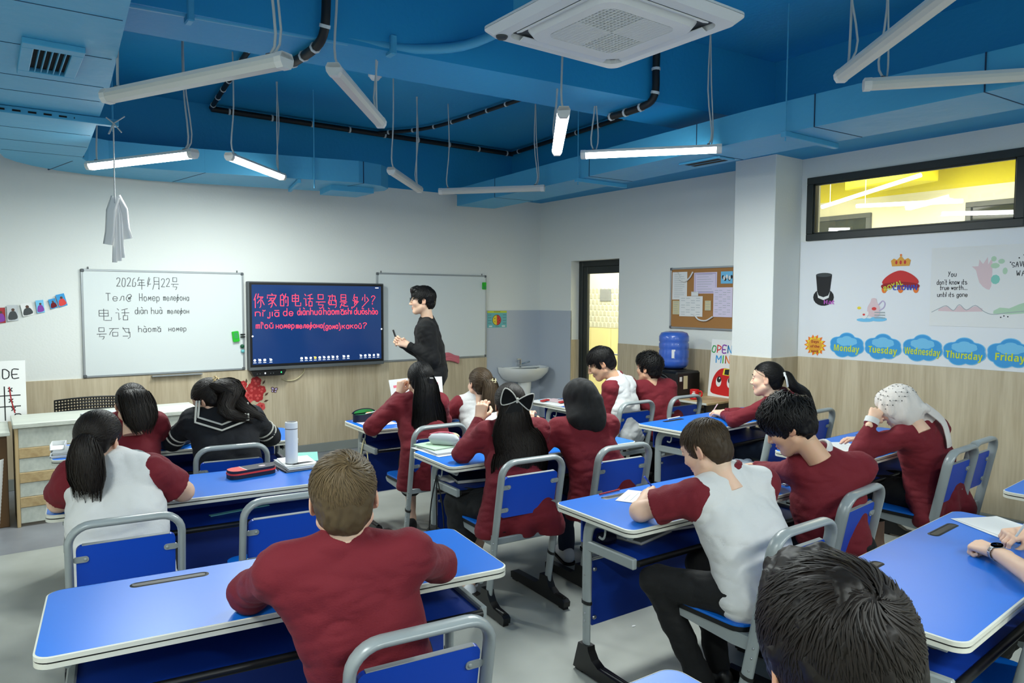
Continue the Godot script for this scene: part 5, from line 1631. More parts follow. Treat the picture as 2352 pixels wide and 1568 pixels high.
	part("cup", flat_shape([Vector2(-0.10, 0.09), Vector2(-0.025, 0.09), Vector2(-0.035, 0.045), Vector2(-0.06, 0.03), Vector2(-0.085, 0.045)], lift(X, 0, 0, 0.0013), 0.0005, 2), M.paper, ts)
	part("rose", flat_shape(ellipse(0.022, 0.115, 0.02, 0.014, 10), lift(X, 0, 0, 0.0014), 0.0005), M.coral, ts)
	part("rose", flat_shape(ellipse(-0.062, 0.065, 0.011, 0.009, 10), lift(X, 0, 0, 0.002), 0.0005), M.coral, ts)
	part("spark", flat_shape(ellipse(-0.105, 0.12, 0.017, 0.012, 10), lift(X, 0, 0, 0.0007), 0.0005), M.yellow, ts)
	var tw := B.new()
	for q in 3: tw.line([Vector2(0.02, 0.085 - q * 0.022), Vector2(0.10, 0.085 - q * 0.022)], 0.009, lift(X, 0.01, 0, 0.0022))
	part("lettering", tw, M.pencil_grey, ts)
	# water drawing sheet
	var wp := thing("drawing_sheet", "large white drawing sheet about saving water at the right edge", "poster", Vector3(out, 1.78, 5.24))
	part("sheet", sheet(0.68, 0.60, X, 0.0012), M.paper, wp)
	var ik := B.new()
	for q in [["You", -0.215, 0.078, 0.055, 0.052], ["don't know its", -0.295, 0.018, 0.212, 0.052], ["true worth...", -0.27, -0.022, 0.19, 0.046], ["until its gone", -0.288, -0.075, 0.21, 0.048], ["\"SAVE", 0.195, 0.137, 0.10, 0.052], ["WATER", 0.238, 0.073, 0.11, 0.052]]:
		pen(ik, q[0].replace("T", "T"), lift(X, q[1], q[2], 0.0016), q[4], 0.0045, q[3])
	for q in [[0.25, 0.2], [0.28, 0.22], [0.305, 0.19], [0.15, -0.225], [0.17, -0.215], [0.195, -0.22]]: ik.prism(circle(0.005, 8), 0.0004, lift(X, q[0], q[1], 0.0014), false)
	part("handwriting", ik, M.ink, wp).set_meta("kind", "stuff")
	part("hills", B.new().line(smooth([Vector2(-0.325, -0.195), Vector2(-0.27, -0.165), Vector2(-0.22, -0.145), Vector2(-0.17, -0.18), Vector2(-0.13, -0.135), Vector2(-0.08, -0.175), Vector2(-0.02, -0.14), Vector2(0.04, -0.185), Vector2(0.10, -0.205), Vector2(0.2, -0.19), Vector2(0.32, -0.175)], 4), 0.005, lift(X, 0, 0, 0.0016)), M.pencil_grey, wp)
	part("hill_colour", flat_shape([Vector2(-0.28, -0.185), Vector2(-0.22, -0.148), Vector2(-0.17, -0.178), Vector2(-0.13, -0.14), Vector2(-0.08, -0.172), Vector2(-0.02, -0.145), Vector2(0.03, -0.185)], lift(X, 0, 0, 0.0013), 0.0002, 2), M.pastel_pink, wp)
	part("bush", flat_shape([Vector2(0.10, -0.20), Vector2(0.14, -0.155), Vector2(0.2, -0.16), Vector2(0.26, -0.13), Vector2(0.32, -0.12), Vector2(0.33, -0.19)], lift(X, 0, 0, 0.0013), 0.0002, 2), M.pastel_green, wp)
	part("hand_shape", flat_shape([Vector2(-0.03, 0.03), Vector2(-0.055, 0.12), Vector2(-0.085, 0.15), Vector2(-0.04, 0.15), Vector2(-0.035, 0.20), Vector2(-0.01, 0.165), Vector2(0.02, 0.215), Vector2(0.025, 0.16), Vector2(0.05, 0.2), Vector2(0.05, 0.0), Vector2(0.02, -0.02)], lift(X, 0.03, 0, 0.0013), 0.0002, 2), M.pastel_pink, wp)
	for q in [[0.105, 0.05, 0.03, 0.035], [0.10, 0.15, 0.03, 0.02], [0.14, 0.18, 0.022, 0.018], [0.165, 0.11, 0.016, 0.025], [0.09, 0.2, 0.018, 0.02]]: part("leaf_shape", flat_shape(ellipse(q[0], q[1], q[2], q[3], 9), lift(X, 0, 0, 0.0015), 0.0002), M.pastel_green if q[0] != 0.105 else M.mint, wp)


# ---------------------------------------------------------------- smooth bodies: distance field on a grid, meshed as surface nets
class Field:
	var o: Vector3
	var cs: float
	var nx: int
	var ny: int
	var nz: int
	var f: PackedFloat32Array

	func _init(lo: Vector3, hi: Vector3, cell: float) -> void:
		cs = cell
		o = lo - Vector3.ONE * cell * 3.0
		var n := (hi - lo) / cell
		nx = int(n.x) + 7
		ny = int(n.y) + 7
		nz = int(n.z) + 7
		f.resize(nx * ny * nz)
		f.fill(1.0)

	func capsule(a: Vector3, b: Vector3, ra: float, rb: float, k: float) -> void:
		var m := maxf(ra, rb) + k + cs * 2.5
		var lo := (a.min(b) - Vector3.ONE * m - o) / cs
		var hi := (a.max(b) + Vector3.ONE * m - o) / cs
		var x0 := maxi(0, int(lo.x))
		var x1 := mini(nx - 1, int(hi.x) + 1)
		var ba := b - a
		var inv := 1.0 / maxf(ba.length_squared(), 1e-9)
		var dr := rb - ra
		for z in range(maxi(0, int(lo.z)), mini(nz - 1, int(hi.z) + 1) + 1):
			for y in range(maxi(0, int(lo.y)), mini(ny - 1, int(hi.y) + 1) + 1):
				var row := (z * ny + y) * nx
				var pa := o + Vector3(0, y, z) * cs - a
				for x in range(x0, x1 + 1):
					var q := Vector3(pa.x + x * cs, pa.y, pa.z)
					var h := clampf(q.dot(ba) * inv, 0.0, 1.0)
					var d := (q - ba * h).length() - ra - dr * h
					var e := f[row + x]
					if d - e < k:
						var t := k - absf(d - e)
						f[row + x] = minf(d, e) - (t * t / (4.0 * k) if t > 0.0 else 0.0)

	# how: 1 add, -1 carve
	func ball(c: Vector3, r: Vector3, bs: Basis, k: float, how := 1) -> void:
		var big := maxf(r.x, maxf(r.y, r.z)) + k + cs * 2.5
		var lo := (c - Vector3.ONE * big - o) / cs
		var hi := (c + Vector3.ONE * big - o) / cs
		var ib := bs.transposed()
		for z in range(maxi(0, int(lo.z)), mini(nz - 1, int(hi.z) + 1) + 1):
			for y in range(maxi(0, int(lo.y)), mini(ny - 1, int(hi.y) + 1) + 1):
				var row := (z * ny + y) * nx
				for x in range(maxi(0, int(lo.x)), mini(nx - 1, int(hi.x) + 1) + 1):
					var p := ib * (o + Vector3(x, y, z) * cs - c)
					var g := p / r
					var k0 := g.length()
					var d := k0 * (k0 - 1.0) / maxf((g / r).length(), 1e-6)
					var e := f[row + x]
					if how > 0:
						if d - e < k:
							var t := k - absf(d - e)
							f[row + x] = minf(d, e) - (t * t / (4.0 * k) if t > 0.0 else 0.0)
					else:
						d = -d
						if e - d < k:
							var t := k - absf(d - e)
							f[row + x] = maxf(d, e) + (t * t / (4.0 * k) if t > 0.0 else 0.0)

	# keep where n . p < d
	func cut(n: Vector3, d: float) -> void:
		for z in nz:
			for y in ny:
				var row := (z * ny + y) * nx
				var base := n.dot(o + Vector3(0, y, z) * cs) - d
				var st := n.x * cs
				for x in nx:
					var e := base + st * x
					if e > f[row + x]: f[row + x] = e

	func crease(noise: FastNoiseLite, amp: float, stretch := Vector3.ONE) -> void:
		var lim := cs * 2.5 + amp
		for z in nz:
			for y in ny:
				var row := (z * ny + y) * nx
				for x in nx:
					if absf(f[row + x]) < lim:
						f[row + x] += noise.get_noise_3dv((o + Vector3(x, y, z) * cs) * stretch) * amp

	func mesh() -> B:
		var m := B.new()
		var id := PackedInt32Array()
		id.resize(f.size())
		var act := PackedInt32Array()
		var masks := PackedInt32Array()
		var sy := nx
		var sz := nx * ny
		var lim := cs * 2.2
		for z in nz - 1:
			for y in ny - 1:
				var row := z * sz + y * sy
				for x in nx - 1:
					var i := row + x
					var a0 := f[i]
					if a0 > lim or a0 < -lim: continue
					var a1 := f[i + 1]
					var a2 := f[i + sy]
					var a3 := f[i + sy + 1]
					var a4 := f[i + sz]
					var a5 := f[i + sz + 1]
					var a6 := f[i + sz + sy]
					var a7 := f[i + sz + sy + 1]
					var mask := (1 if a0 < 0 else 0) | (2 if a1 < 0 else 0) | (4 if a2 < 0 else 0) | (8 if a3 < 0 else 0) | (16 if a4 < 0 else 0) | (32 if a5 < 0 else 0) | (64 if a6 < 0 else 0) | (128 if a7 < 0 else 0)
					if mask == 0 or mask == 255: continue
					var s := Vector3.ZERO
					var c := 0
					if (a0 < 0) != (a1 < 0): s += Vector3(a0 / (a0 - a1), 0, 0); c += 1
					if (a2 < 0) != (a3 < 0): s += Vector3(a2 / (a2 - a3), 1, 0); c += 1
					if (a4 < 0) != (a5 < 0): s += Vector3(a4 / (a4 - a5), 0, 1); c += 1
					if (a6 < 0) != (a7 < 0): s += Vector3(a6 / (a6 - a7), 1, 1); c += 1
					if (a0 < 0) != (a2 < 0): s += Vector3(0, a0 / (a0 - a2), 0); c += 1
					if (a1 < 0) != (a3 < 0): s += Vector3(1, a1 / (a1 - a3), 0); c += 1
					if (a4 < 0) != (a6 < 0): s += Vector3(0, a4 / (a4 - a6), 1); c += 1
					if (a5 < 0) != (a7 < 0): s += Vector3(1, a5 / (a5 - a7), 1); c += 1
					if (a0 < 0) != (a4 < 0): s += Vector3(0, 0, a0 / (a0 - a4)); c += 1
					if (a1 < 0) != (a5 < 0): s += Vector3(1, 0, a1 / (a1 - a5)); c += 1
					if (a2 < 0) != (a6 < 0): s += Vector3(0, 1, a2 / (a2 - a6)); c += 1
					if (a3 < 0) != (a7 < 0): s += Vector3(1, 1, a3 / (a3 - a7)); c += 1
					s /= c
					id[i] = m.v.size()
					m.v.append(o + (Vector3(x, y, z) + s) * cs)
					var g := Vector3(a1 - a0 + a3 - a2 + a5 - a4 + a7 - a6, a2 - a0 + a3 - a1 + a6 - a4 + a7 - a5, a4 - a0 + a5 - a1 + a6 - a2 + a7 - a3)
					m.n.append(g.normalized() if g.length_squared() > 1e-14 else Vector3.UP)
					act.append(i)
					masks.append(mask)
		m.t.resize(m.v.size())
		for j in act.size():
			var i := act[j]
			var k := masks[j]
			var b := (k & 1) != 0
			if b != ((k & 2) != 0): net(m, b, id[i - sy - sz], id[i - sz], id[i], id[i - sy])
			if b != ((k & 4) != 0): net(m, b, id[i - sz - 1], id[i - 1], id[i], id[i - sz])
			if b != ((k & 16) != 0): net(m, b, id[i - 1 - sy], id[i - sy], id[i], id[i - 1])
		return m

	func net(m: B, out: bool, a: int, b: int, c: int, d: int) -> void:
		if out: m.i.append_array([a, c, b, a, d, c])
		else: m.i.append_array([a, b, c, a, c, d])


var noise_fold := FastNoiseLite.new()
var noise_soft := FastNoiseLite.new()
var head_mesh: B
var hands := {}
var caps := {}
var last: Field        # the field of the garment made last


# one garment or body: bones [a, b, ra, rb]
func flesh(bones: Array, cell: float, k: float, cuts := [], amp := 0.0, stretch := Vector3.ONE) -> B:
	var lo := Vector3.ONE * 99.0
	var hi := -lo
	for q in bones:
		var r: float = maxf(q[2], q[3]) + k * 0.5
		lo = lo.min(q[0].min(q[1]) - Vector3.ONE * r)
		hi = hi.max(q[0].max(q[1]) + Vector3.ONE * r)
	var fd := Field.new(lo, hi, cell)
	for q in bones: fd.capsule(q[0], q[1], q[2], q[3], k)
	if amp > 0.0: fd.crease(noise_fold, amp, stretch)
	last = fd
	for q in cuts: fd.cut(q[0], q[1])
	return fd.mesh()


func make_head() -> B:
	var fd := Field.new(Vector3(-0.10, -0.20, -0.13), Vector3(0.10, 0.13, 0.12), 0.0042)
	var I := Basis.IDENTITY
	fd.ball(Vector3(0, 0.03, 0.012), Vector3(0.073, 0.082, 0.093), I, 0.02)
	fd.ball(Vector3(0, -0.035, -0.028), Vector3(0.058, 0.072, 0.062), I, 0.03)
	fd.ball(Vector3(0, 0.04, -0.042), Vector3(0.06, 0.05, 0.05), I, 0.02)
	fd.capsule(Vector3(0, -0.05, 0.022), Vector3(0, -0.20, 0.04), 0.047, 0.052, 0.03)
	for s in [-1, 1]:
		fd.capsule(Vector3(s * 0.055, -0.055, 0.0), Vector3(s * 0.02, -0.094, -0.06), 0.016, 0.018, 0.03)
		fd.ball(Vector3(s * 0.036, -0.022, -0.058), Vector3(0.026, 0.026, 0.028), I, 0.02)
	fd.ball(Vector3(0, -0.092, -0.066), Vector3(0.022, 0.018, 0.022), I, 0.02)
	for s in [-1, 1]:
		fd.ball(Vector3(s * 0.031, 0.010, -0.100), Vector3(0.018, 0.0105, 0.016), I, 0.012, -1)
		fd.capsule(Vector3(s * 0.046, 0.028, -0.076), Vector3(s * 0.012, 0.026, -0.088), 0.006, 0.006, 0.012)
		fd.ball(Vector3(s * 0.031, 0.0115, -0.0815), Vector3(0.0145, 0.0115, 0.011), I, 0.003)
	fd.capsule(Vector3(0, 0.016, -0.088), Vector3(0, -0.026, -0.108), 0.0065, 0.0105, 0.012)
	for s in [-1, 1]: fd.ball(Vector3(s * 0.0115, -0.030, -0.096), Vector3(0.0085, 0.008, 0.011), I, 0.006)
	fd.ball(Vector3(0, -0.055, -0.088), Vector3(0.022, 0.0055, 0.010), I, 0.007)
	fd.ball(Vector3(0, -0.0655, -0.086), Vector3(0.019, 0.0065, 0.011), I, 0.007)
	fd.ball(Vector3(0, -0.0605, -0.102), Vector3(0.023, 0.002, 0.014), I, 0.003, -1)
	for s in [-1, 1]:
		var e := Basis(Vector3.UP, s * 0.35) * Basis(Vector3.RIGHT, -0.18)
		fd.ball(Vector3(s * 0.078, -0.002, 0.014), Vector3(0.0065, 0.031, 0.019), e, 0.006)
		fd.ball(Vector3(s * 0.073, -0.022, 0.006), Vector3(0.007, 0.012, 0.010), e, 0.006)
		fd.ball(Vector3(s * 0.0855, 0.0, 0.011), Vector3(0.005, 0.019, 0.0105), e, 0.004, -1)
	fd.cut(Vector3(0, -1, 0), 0.185)
	var m := fd.mesh()
	for p in m.v:
		var c := Color(1, 1, 1)
		var lip: float = clampf(1.4 - (Vector2(p.x / 0.022, (p.y + 0.06) / 0.012)).length(), 0, 1) if p.z < -0.07 else 0.0
		c = c.lerp(Color(0.80, 0.47, 0.45), minf(lip * 1.6, 1.0) * 0.8)
		var ear: float = clampf((absf(p.x) - 0.066) / 0.012, 0, 1) if absf(p.y) < 0.05 and p.z > -0.02 else 0.0
		c = c.lerp(Color(1.0, 0.80, 0.74), ear * 0.7)
		var cheek: float = clampf(1.0 - Vector3((absf(p.x) - 0.04) / 0.03, (p.y + 0.025) / 0.03, (p.z + 0.075) / 0.04).length(), 0, 1)
		c = c.lerp(Color(1.0, 0.80, 0.76), cheek * 0.6)
		m.c.append(c)
	return m


# right hand, palm down, fingers towards -z, thumb at -x, wrist at the origin
func make_hand(pose: String) -> B:
	var fd := Field.new(Vector3(-0.085, -0.085, -0.20), Vector3(0.055, 0.035, 0.06), 0.0034)
	var xs := [-0.029, -0.0095, 0.010, 0.028]
	var L := [0.070, 0.078, 0.072, 0.056]
	var curl := {"flat": [[10, 16, 12], [12, 18, 12], [14, 20, 14], [16, 22, 14]], "pen": [[38, 52, 20], [46, 58, 25], [60, 72, 40], [66, 76, 45]], "fist": [[62, 88, 50], [66, 90, 55], [70, 90, 55], [72, 88, 50]], "grip": [[30, 40, 30], [32, 42, 30], [34, 44, 30], [38, 46, 32]]}
	var cu: Array = curl[pose]
	fd.capsule(Vector3(0, 0, 0.05), Vector3(0, 0, -0.01), 0.024, 0.024, 0.02)
	for q in 4:
		var kn := Vector3(xs[q], 0.003 - absf(q - 1.2) * 0.0022, -0.088 + absf(q - 1.0) * 0.004)
		fd.capsule(Vector3(xs[q] * 0.55, 0, -0.012), kn, 0.0165, 0.0115, 0.014)
		var dir := Vector3(xs[q] * 2.2, 0, -1).normalized()
		var p := kn
		var ang := 0.0
		for s in 3:
			ang += deg_to_rad(cu[q][s])
			var d := Vector3(dir.x * cos(ang), -sin(ang), dir.z * cos(ang))
			var e: Vector3 = p + d * L[q] * [0.44, 0.31, 0.25][s]
			fd.capsule(p, e, [0.0096, 0.0086, 0.0079][s], [0.0087, 0.0079, 0.0068][s], 0.004)
			p = e
	var th := {"flat": [Vector3(-0.050, -0.010, -0.055), Vector3(-0.062, -0.014, -0.085), Vector3(-0.062, -0.016, -0.108)], "pen": [Vector3(-0.046, -0.022, -0.050), Vector3(-0.050, -0.040, -0.080), Vector3(-0.036, -0.052, -0.105)], "fist": [Vector3(-0.044, -0.024, -0.050), Vector3(-0.038, -0.042, -0.076), Vector3(-0.014, -0.050, -0.088)], "grip": [Vector3(-0.048, -0.026, -0.048), Vector3(-0.05, -0.05, -0.072), Vector3(-0.036, -0.066, -0.092)]}
	var tp: Array = th[pose]
	fd.capsule(Vector3(-0.014, -0.006, -0.014), tp[0], 0.016, 0.0125, 0.014)
	fd.capsule(tp[0], tp[1], 0.0115, 0.0098, 0.004)
	fd.capsule(tp[1], tp[2], 0.0098, 0.008, 0.004)
	var m := fd.mesh()
	for p in m.v: m.c.append(Color(1, 1, 1).lerp(Color(1.0, 0.84, 0.79), clampf((-p.z - 0.09) / 0.08, 0, 1) * 0.6))
	return m


func hand_at(m: B, pose: String, left: bool, wrist: Vector3, dir: Vector3, back: Vector3, k: float) -> Transform3D:
	if not hands.has(pose): hands[pose] = make_hand(pose)
	var z := -dir.normalized()
	var x := back.cross(z).normalized()
	var b := Basis(x, z.cross(x), z) * Basis.from_scale(Vector3(-k if left else k, k, k))
	var xf := Transform3D(b, wrist)
	m.add(hands[pose], xf)
	return xf


# ---------------------------------------------------------------- hair
const SKULL_C := Vector3(0, 0.03, 0.012)
const SKULL_R := Vector3(0.080, 0.089, 0.101)


func hairline(p: Vector3, kind: String) -> float:    # > 0: hair grows here
	var front := p.y - (0.062 if kind != "fringe" else 0.03)
	var side := 0.30 * p.y + 0.954 * (p.z - 0.022)
	if kind == "long": side = 0.45 * p.y + 0.89 * (p.z + 0.012)
	elif kind == "pulled": side = 0.40 * p.y + 0.91 * (p.z - 0.018)
	var burn := 0.016 - Vector2((p.z + 0.018) / 1.0, maxf(0.0, -p.y - 0.005) * 0.6).length()
	if kind == "long" or kind == "pulled": burn = -1.0
	return minf(maxf(maxf(front, side), burn), p.y + (0.078 if kind != "long" else 0.10))


func hair_cap(kind: String, puff: float) -> B:
	var key := kind + str(puff)
	if caps.has(key): return caps[key]
	var fd := Field.new(Vector3(-0.13, -0.12, -0.14), Vector3(0.13, 0.17, 0.16), 0.0055)
	var R := SKULL_R * (1.0 if puff < 0.5 else 1.0) + Vector3.ONE * (0.002 + puff * 0.010)
	fd.ball(SKULL_C + Vector3(0, puff * 0.006, 0), R, Basis.IDENTITY, 0.01)
	if kind != "pulled": fd.ball(Vector3(0, -0.03, 0.05), Vector3(0.062, 0.055, 0.056), Basis.IDENTITY, 0.03)
	else: fd.ball(Vector3(0, -0.03, 0.045), Vector3(0.058, 0.05, 0.052), Basis.IDENTITY, 0.03)
	if puff > 0.5:
		fd.ball(Vector3(0.0, 0.09, -0.055), Vector3(0.062, 0.036, 0.05), Basis.IDENTITY, 0.03)
	noise_soft.frequency = 22.0
	fd.crease(noise_soft, 0.004 + puff * 0.006, Vector3(1.4, 0.9, 0.8))
	for z in fd.nz:
		for y in fd.ny:
			for x in fd.nx:
				var i := (z * fd.ny + y) * fd.nx + x
				if absf(fd.f[i]) < 0.03:
					var h := hairline(fd.o + Vector3(x, y, z) * fd.cs, kind)
					fd.f[i] = maxf(fd.f[i], -h)
	var m := fd.mesh()
	for p in m.v: m.c.append(Color(0.72, 0.72, 0.72))
	caps[key] = m
	return m


# a flat ribbon that tapers to both ends
func ribbon(m: B, pts: Array, nrm: Array, w: float, tone: Color) -> void:
	var n := pts.size()
	var k := m.v.size()
	for j in n:
		var d: Vector3 = pts[mini(j + 1, n - 1)] - pts[maxi(j - 1, 0)]
		var s: Vector3 = d.cross(nrm[j]).normalized()
		var t := float(j) / (n - 1)
		var ww: float = w * (0.35 + 0.65 * sin(PI * clampf(0.12 + t * 0.86, 0, 1)))
		m.v.append(pts[j] - s * ww)
		m.v.append(pts[j] + s * ww)
		m.n.append((nrm[j] - s * 0.55).normalized())
		m.n.append((nrm[j] + s * 0.55).normalized())
		m.c.append(tone)
		m.c.append(tone)
		m.t.append(Vector2.ZERO)
		m.t.append(Vector2.ZERO)
	for j in n - 1:
		var a := k + j * 2
		m.i.append_array([a, a + 3, a + 1, a, a + 2, a + 3])


# strands over the skull. flow: "whorl" short hair round the crown; "messy" thick tousled top; "back" combed to a gathering point
func strands(kind: String, flow: String, n: int, length: float, puff: float, gather := Vector3(0, 0.02, 0.12), width := 0.0017, seed_ := 1) -> B:
	var r := RandomNumberGenerator.new()
	r.seed = seed_
	var m := B.new()
	var R := SKULL_R + Vector3.ONE * (0.002 + puff * 0.010)
	var C := SKULL_C + Vector3(0, puff * 0.006, 0)
	var whorl := Vector3(0.012, 0.085, 0.068)
	var made := 0
	var tries := 0
	while made < n and tries < n * 6:
		tries += 1
		var u := r.randf_range(-0.8, 1.0)
		var a := r.randf() * TAU
		var q := sqrt(1.0 - u * u)
		var p := C + Vector3(q * cos(a), u, q * sin(a)) * R
		if hairline(p, kind) < 0.002: continue
		made += 1
		var steps := 5 if flow != "back" else 8
		var len := length * r.randf_range(0.7, 1.2)
		if flow == "whorl" or flow == "messy": len *= clampf(0.45 + (p.y + 0.02) * 7.0, 0.35, 1.25)
		var pts := []
		var nr := []
		var jit := Vector3(r.randf_range(-1, 1), r.randf_range(-1, 1), r.randf_range(-1, 1)) * (0.30 if flow != "messy" else 0.7)
		var lift := r.randf_range(0.2, 1.0)
		for s in steps:
			var t := float(s) / (steps - 1)
			var g := ((p - C) / (R * R)).normalized()
			var rise := 0.001
			if flow == "whorl": rise = 0.0005 + lift * 0.006 * t * clampf(p.y * 14.0, 0.15, 1.0)
			elif flow == "messy": rise = 0.001 + lift * 0.030 * sin(t * 2.6) * clampf(p.y * 12.0, 0.1, 1.0)
			elif flow == "back": rise = 0.001 + lift * 0.0025
			pts.append(p + g * rise)
			nr.append(g)
			var d: Vector3
			if flow == "back":
				d = gather - p
				if d.length() < 0.022: break
			else:
				d = p - whorl
				d = d - g * d.dot(g)
				d = d.normalized() + g.cross(d.normalized()) * (0.55 if p.z > 0.0 else 0.2) + Vector3(0, -0.25, -0.25)
			d = (d.normalized() + jit).normalized()
			d = (d - g * d.dot(g)).normalized()
			p += d * len / (steps - 1)
			var e := (p - C) / R
			p = C + e.normalized() * R
		if pts.size() < 3: continue
		var tone := r.randf_range(0.55, 1.75)
		ribbon(m, pts, nr, width * r.randf_range(0.7, 1.4), Color(tone, tone * 0.98, tone * 0.95))
	return m


# a hanging mass of hair round a guide line: solid core and ribbons over it
func lock(m: B, guide: Array, rx: Array, rz: Array, side: Vector3, n: int, seed_ := 1, width := 0.0022, ragged := 0.06, wave := 0.0) -> void:
	var r := RandomNumberGenerator.new()
	r.seed = seed_
	var G := smooth(guide, 4)
	var N := G.size()
	var segs := 16
	var k := m.v.size()
	var sd := []
	var dp := []
	var bump := []
	for q in segs: bump.append(r.randf_range(0.86, 1.04))
	var rr := func(arr: Array, t: float) -> float:
		var x := t * (arr.size() - 1)
		var i := mini(int(x), arr.size() - 2)
		return lerpf(arr[i], arr[i + 1], x - i)
	for j in N:
		var d: Vector3 = (G[mini(j + 1, N - 1)] - G[maxi(j - 1, 0)]).normalized()
		var s: Vector3 = (side - d * side.dot(d)).normalized()
		sd.append(s)
		dp.append(d.cross(s).normalized())
		var t := float(j) / (N - 1)
		for q in segs:
			var a := TAU * q / segs
			var w: float = bump[q] * (1.0 - 0.25 * smoothstep(0.85, 1.0, t) * (q % 3))
			m.v.append(G[j] + s * cos(a) * rr.call(rx, t) * w + dp[j] * sin(a) * rr.call(rz, t) * w)
			m.n.append((s * cos(a) / rr.call(rx, t) + dp[j] * sin(a) / rr.call(rz, t)).normalized())
			m.c.append(Color(0.62, 0.62, 0.62))
			m.t.append(Vector2.ZERO)
	for j in N - 1:
		for q in segs:
			var a := k + j * segs + q
			var b := k + j * segs + (q + 1) % segs
			m.i.append_array([a, a + segs, b, b, a + segs, b + segs])
	for e in [0, N - 1]:
		for q in range(1, segs - 1):
			if e == 0: m.i.append_array([k, k + q, k + q + 1])
			else: m.i.append_array([k + e * segs, k + e * segs + q + 1, k + e * segs + q])
	for h in n:
		var a := r.randf() * TAU
		var drift := r.randf_range(-0.35, 0.35)
		var out := r.randf_range(0.94, 1.06)
		var t0 := r.randf_range(0.0, 0.3)
		var t1 := minf(1.0, r.randf_range(0.6, 1.0))
		var ext := r.randf() < 0.35
		var ph := r.randf() * TAU
		var pts := []
		var nr := []
		for s in 9:
			var t := lerpf(t0, t1 if not ext else 1.0, s / 8.0)
			var x := t * (N - 1)
			var i := mini(int(x), N - 2)
			var f := x - i
			var c: Vector3 = G[i].lerp(G[i + 1], f)
			var an := a + drift * t + wave * sin(t * 9.0 + ph)
			var S: Vector3 = sd[i]
			var D: Vector3 = dp[i]
			var nn := (S * cos(an) + D * sin(an)).normalized()
			var p: Vector3 = c + S * cos(an) * rr.call(rx, t) * out + D * sin(an) * rr.call(rz, t) * out
			if ext and s == 8: p += (G[N - 1] - G[N - 2]).normalized() * r.randf_range(0.0, ragged)
			pts.append(p + nn * 0.0015)
			nr.append(nn)
		var tone := r.randf_range(0.5, 1.8)
		ribbon(m, pts, nr, width * r.randf_range(0.7, 1.5), Color(tone, tone * 0.97, tone * 0.93))


# ---------------------------------------------------------------- people
func ring_tube(at: Vector3, axis: Vector3, r: float, thick: float, tall: float, open_at := -1.0) -> B:
	var z := axis.normalized()
	var x := (Vector3.RIGHT - z * z.x).normalized()
	var y := z.cross(x)
	var pts := []
	for k in 21:
		var a := TAU * k / 20.0
		pts.append(at + (x * cos(a) + y * sin(a)) * r)
	return B.new().tube(pts, thick, tall, 8, (pts[0] - at).normalized(), false)


func V(x: float, y: float, z: float) -> Vector3: return Vector3(x, y, z)


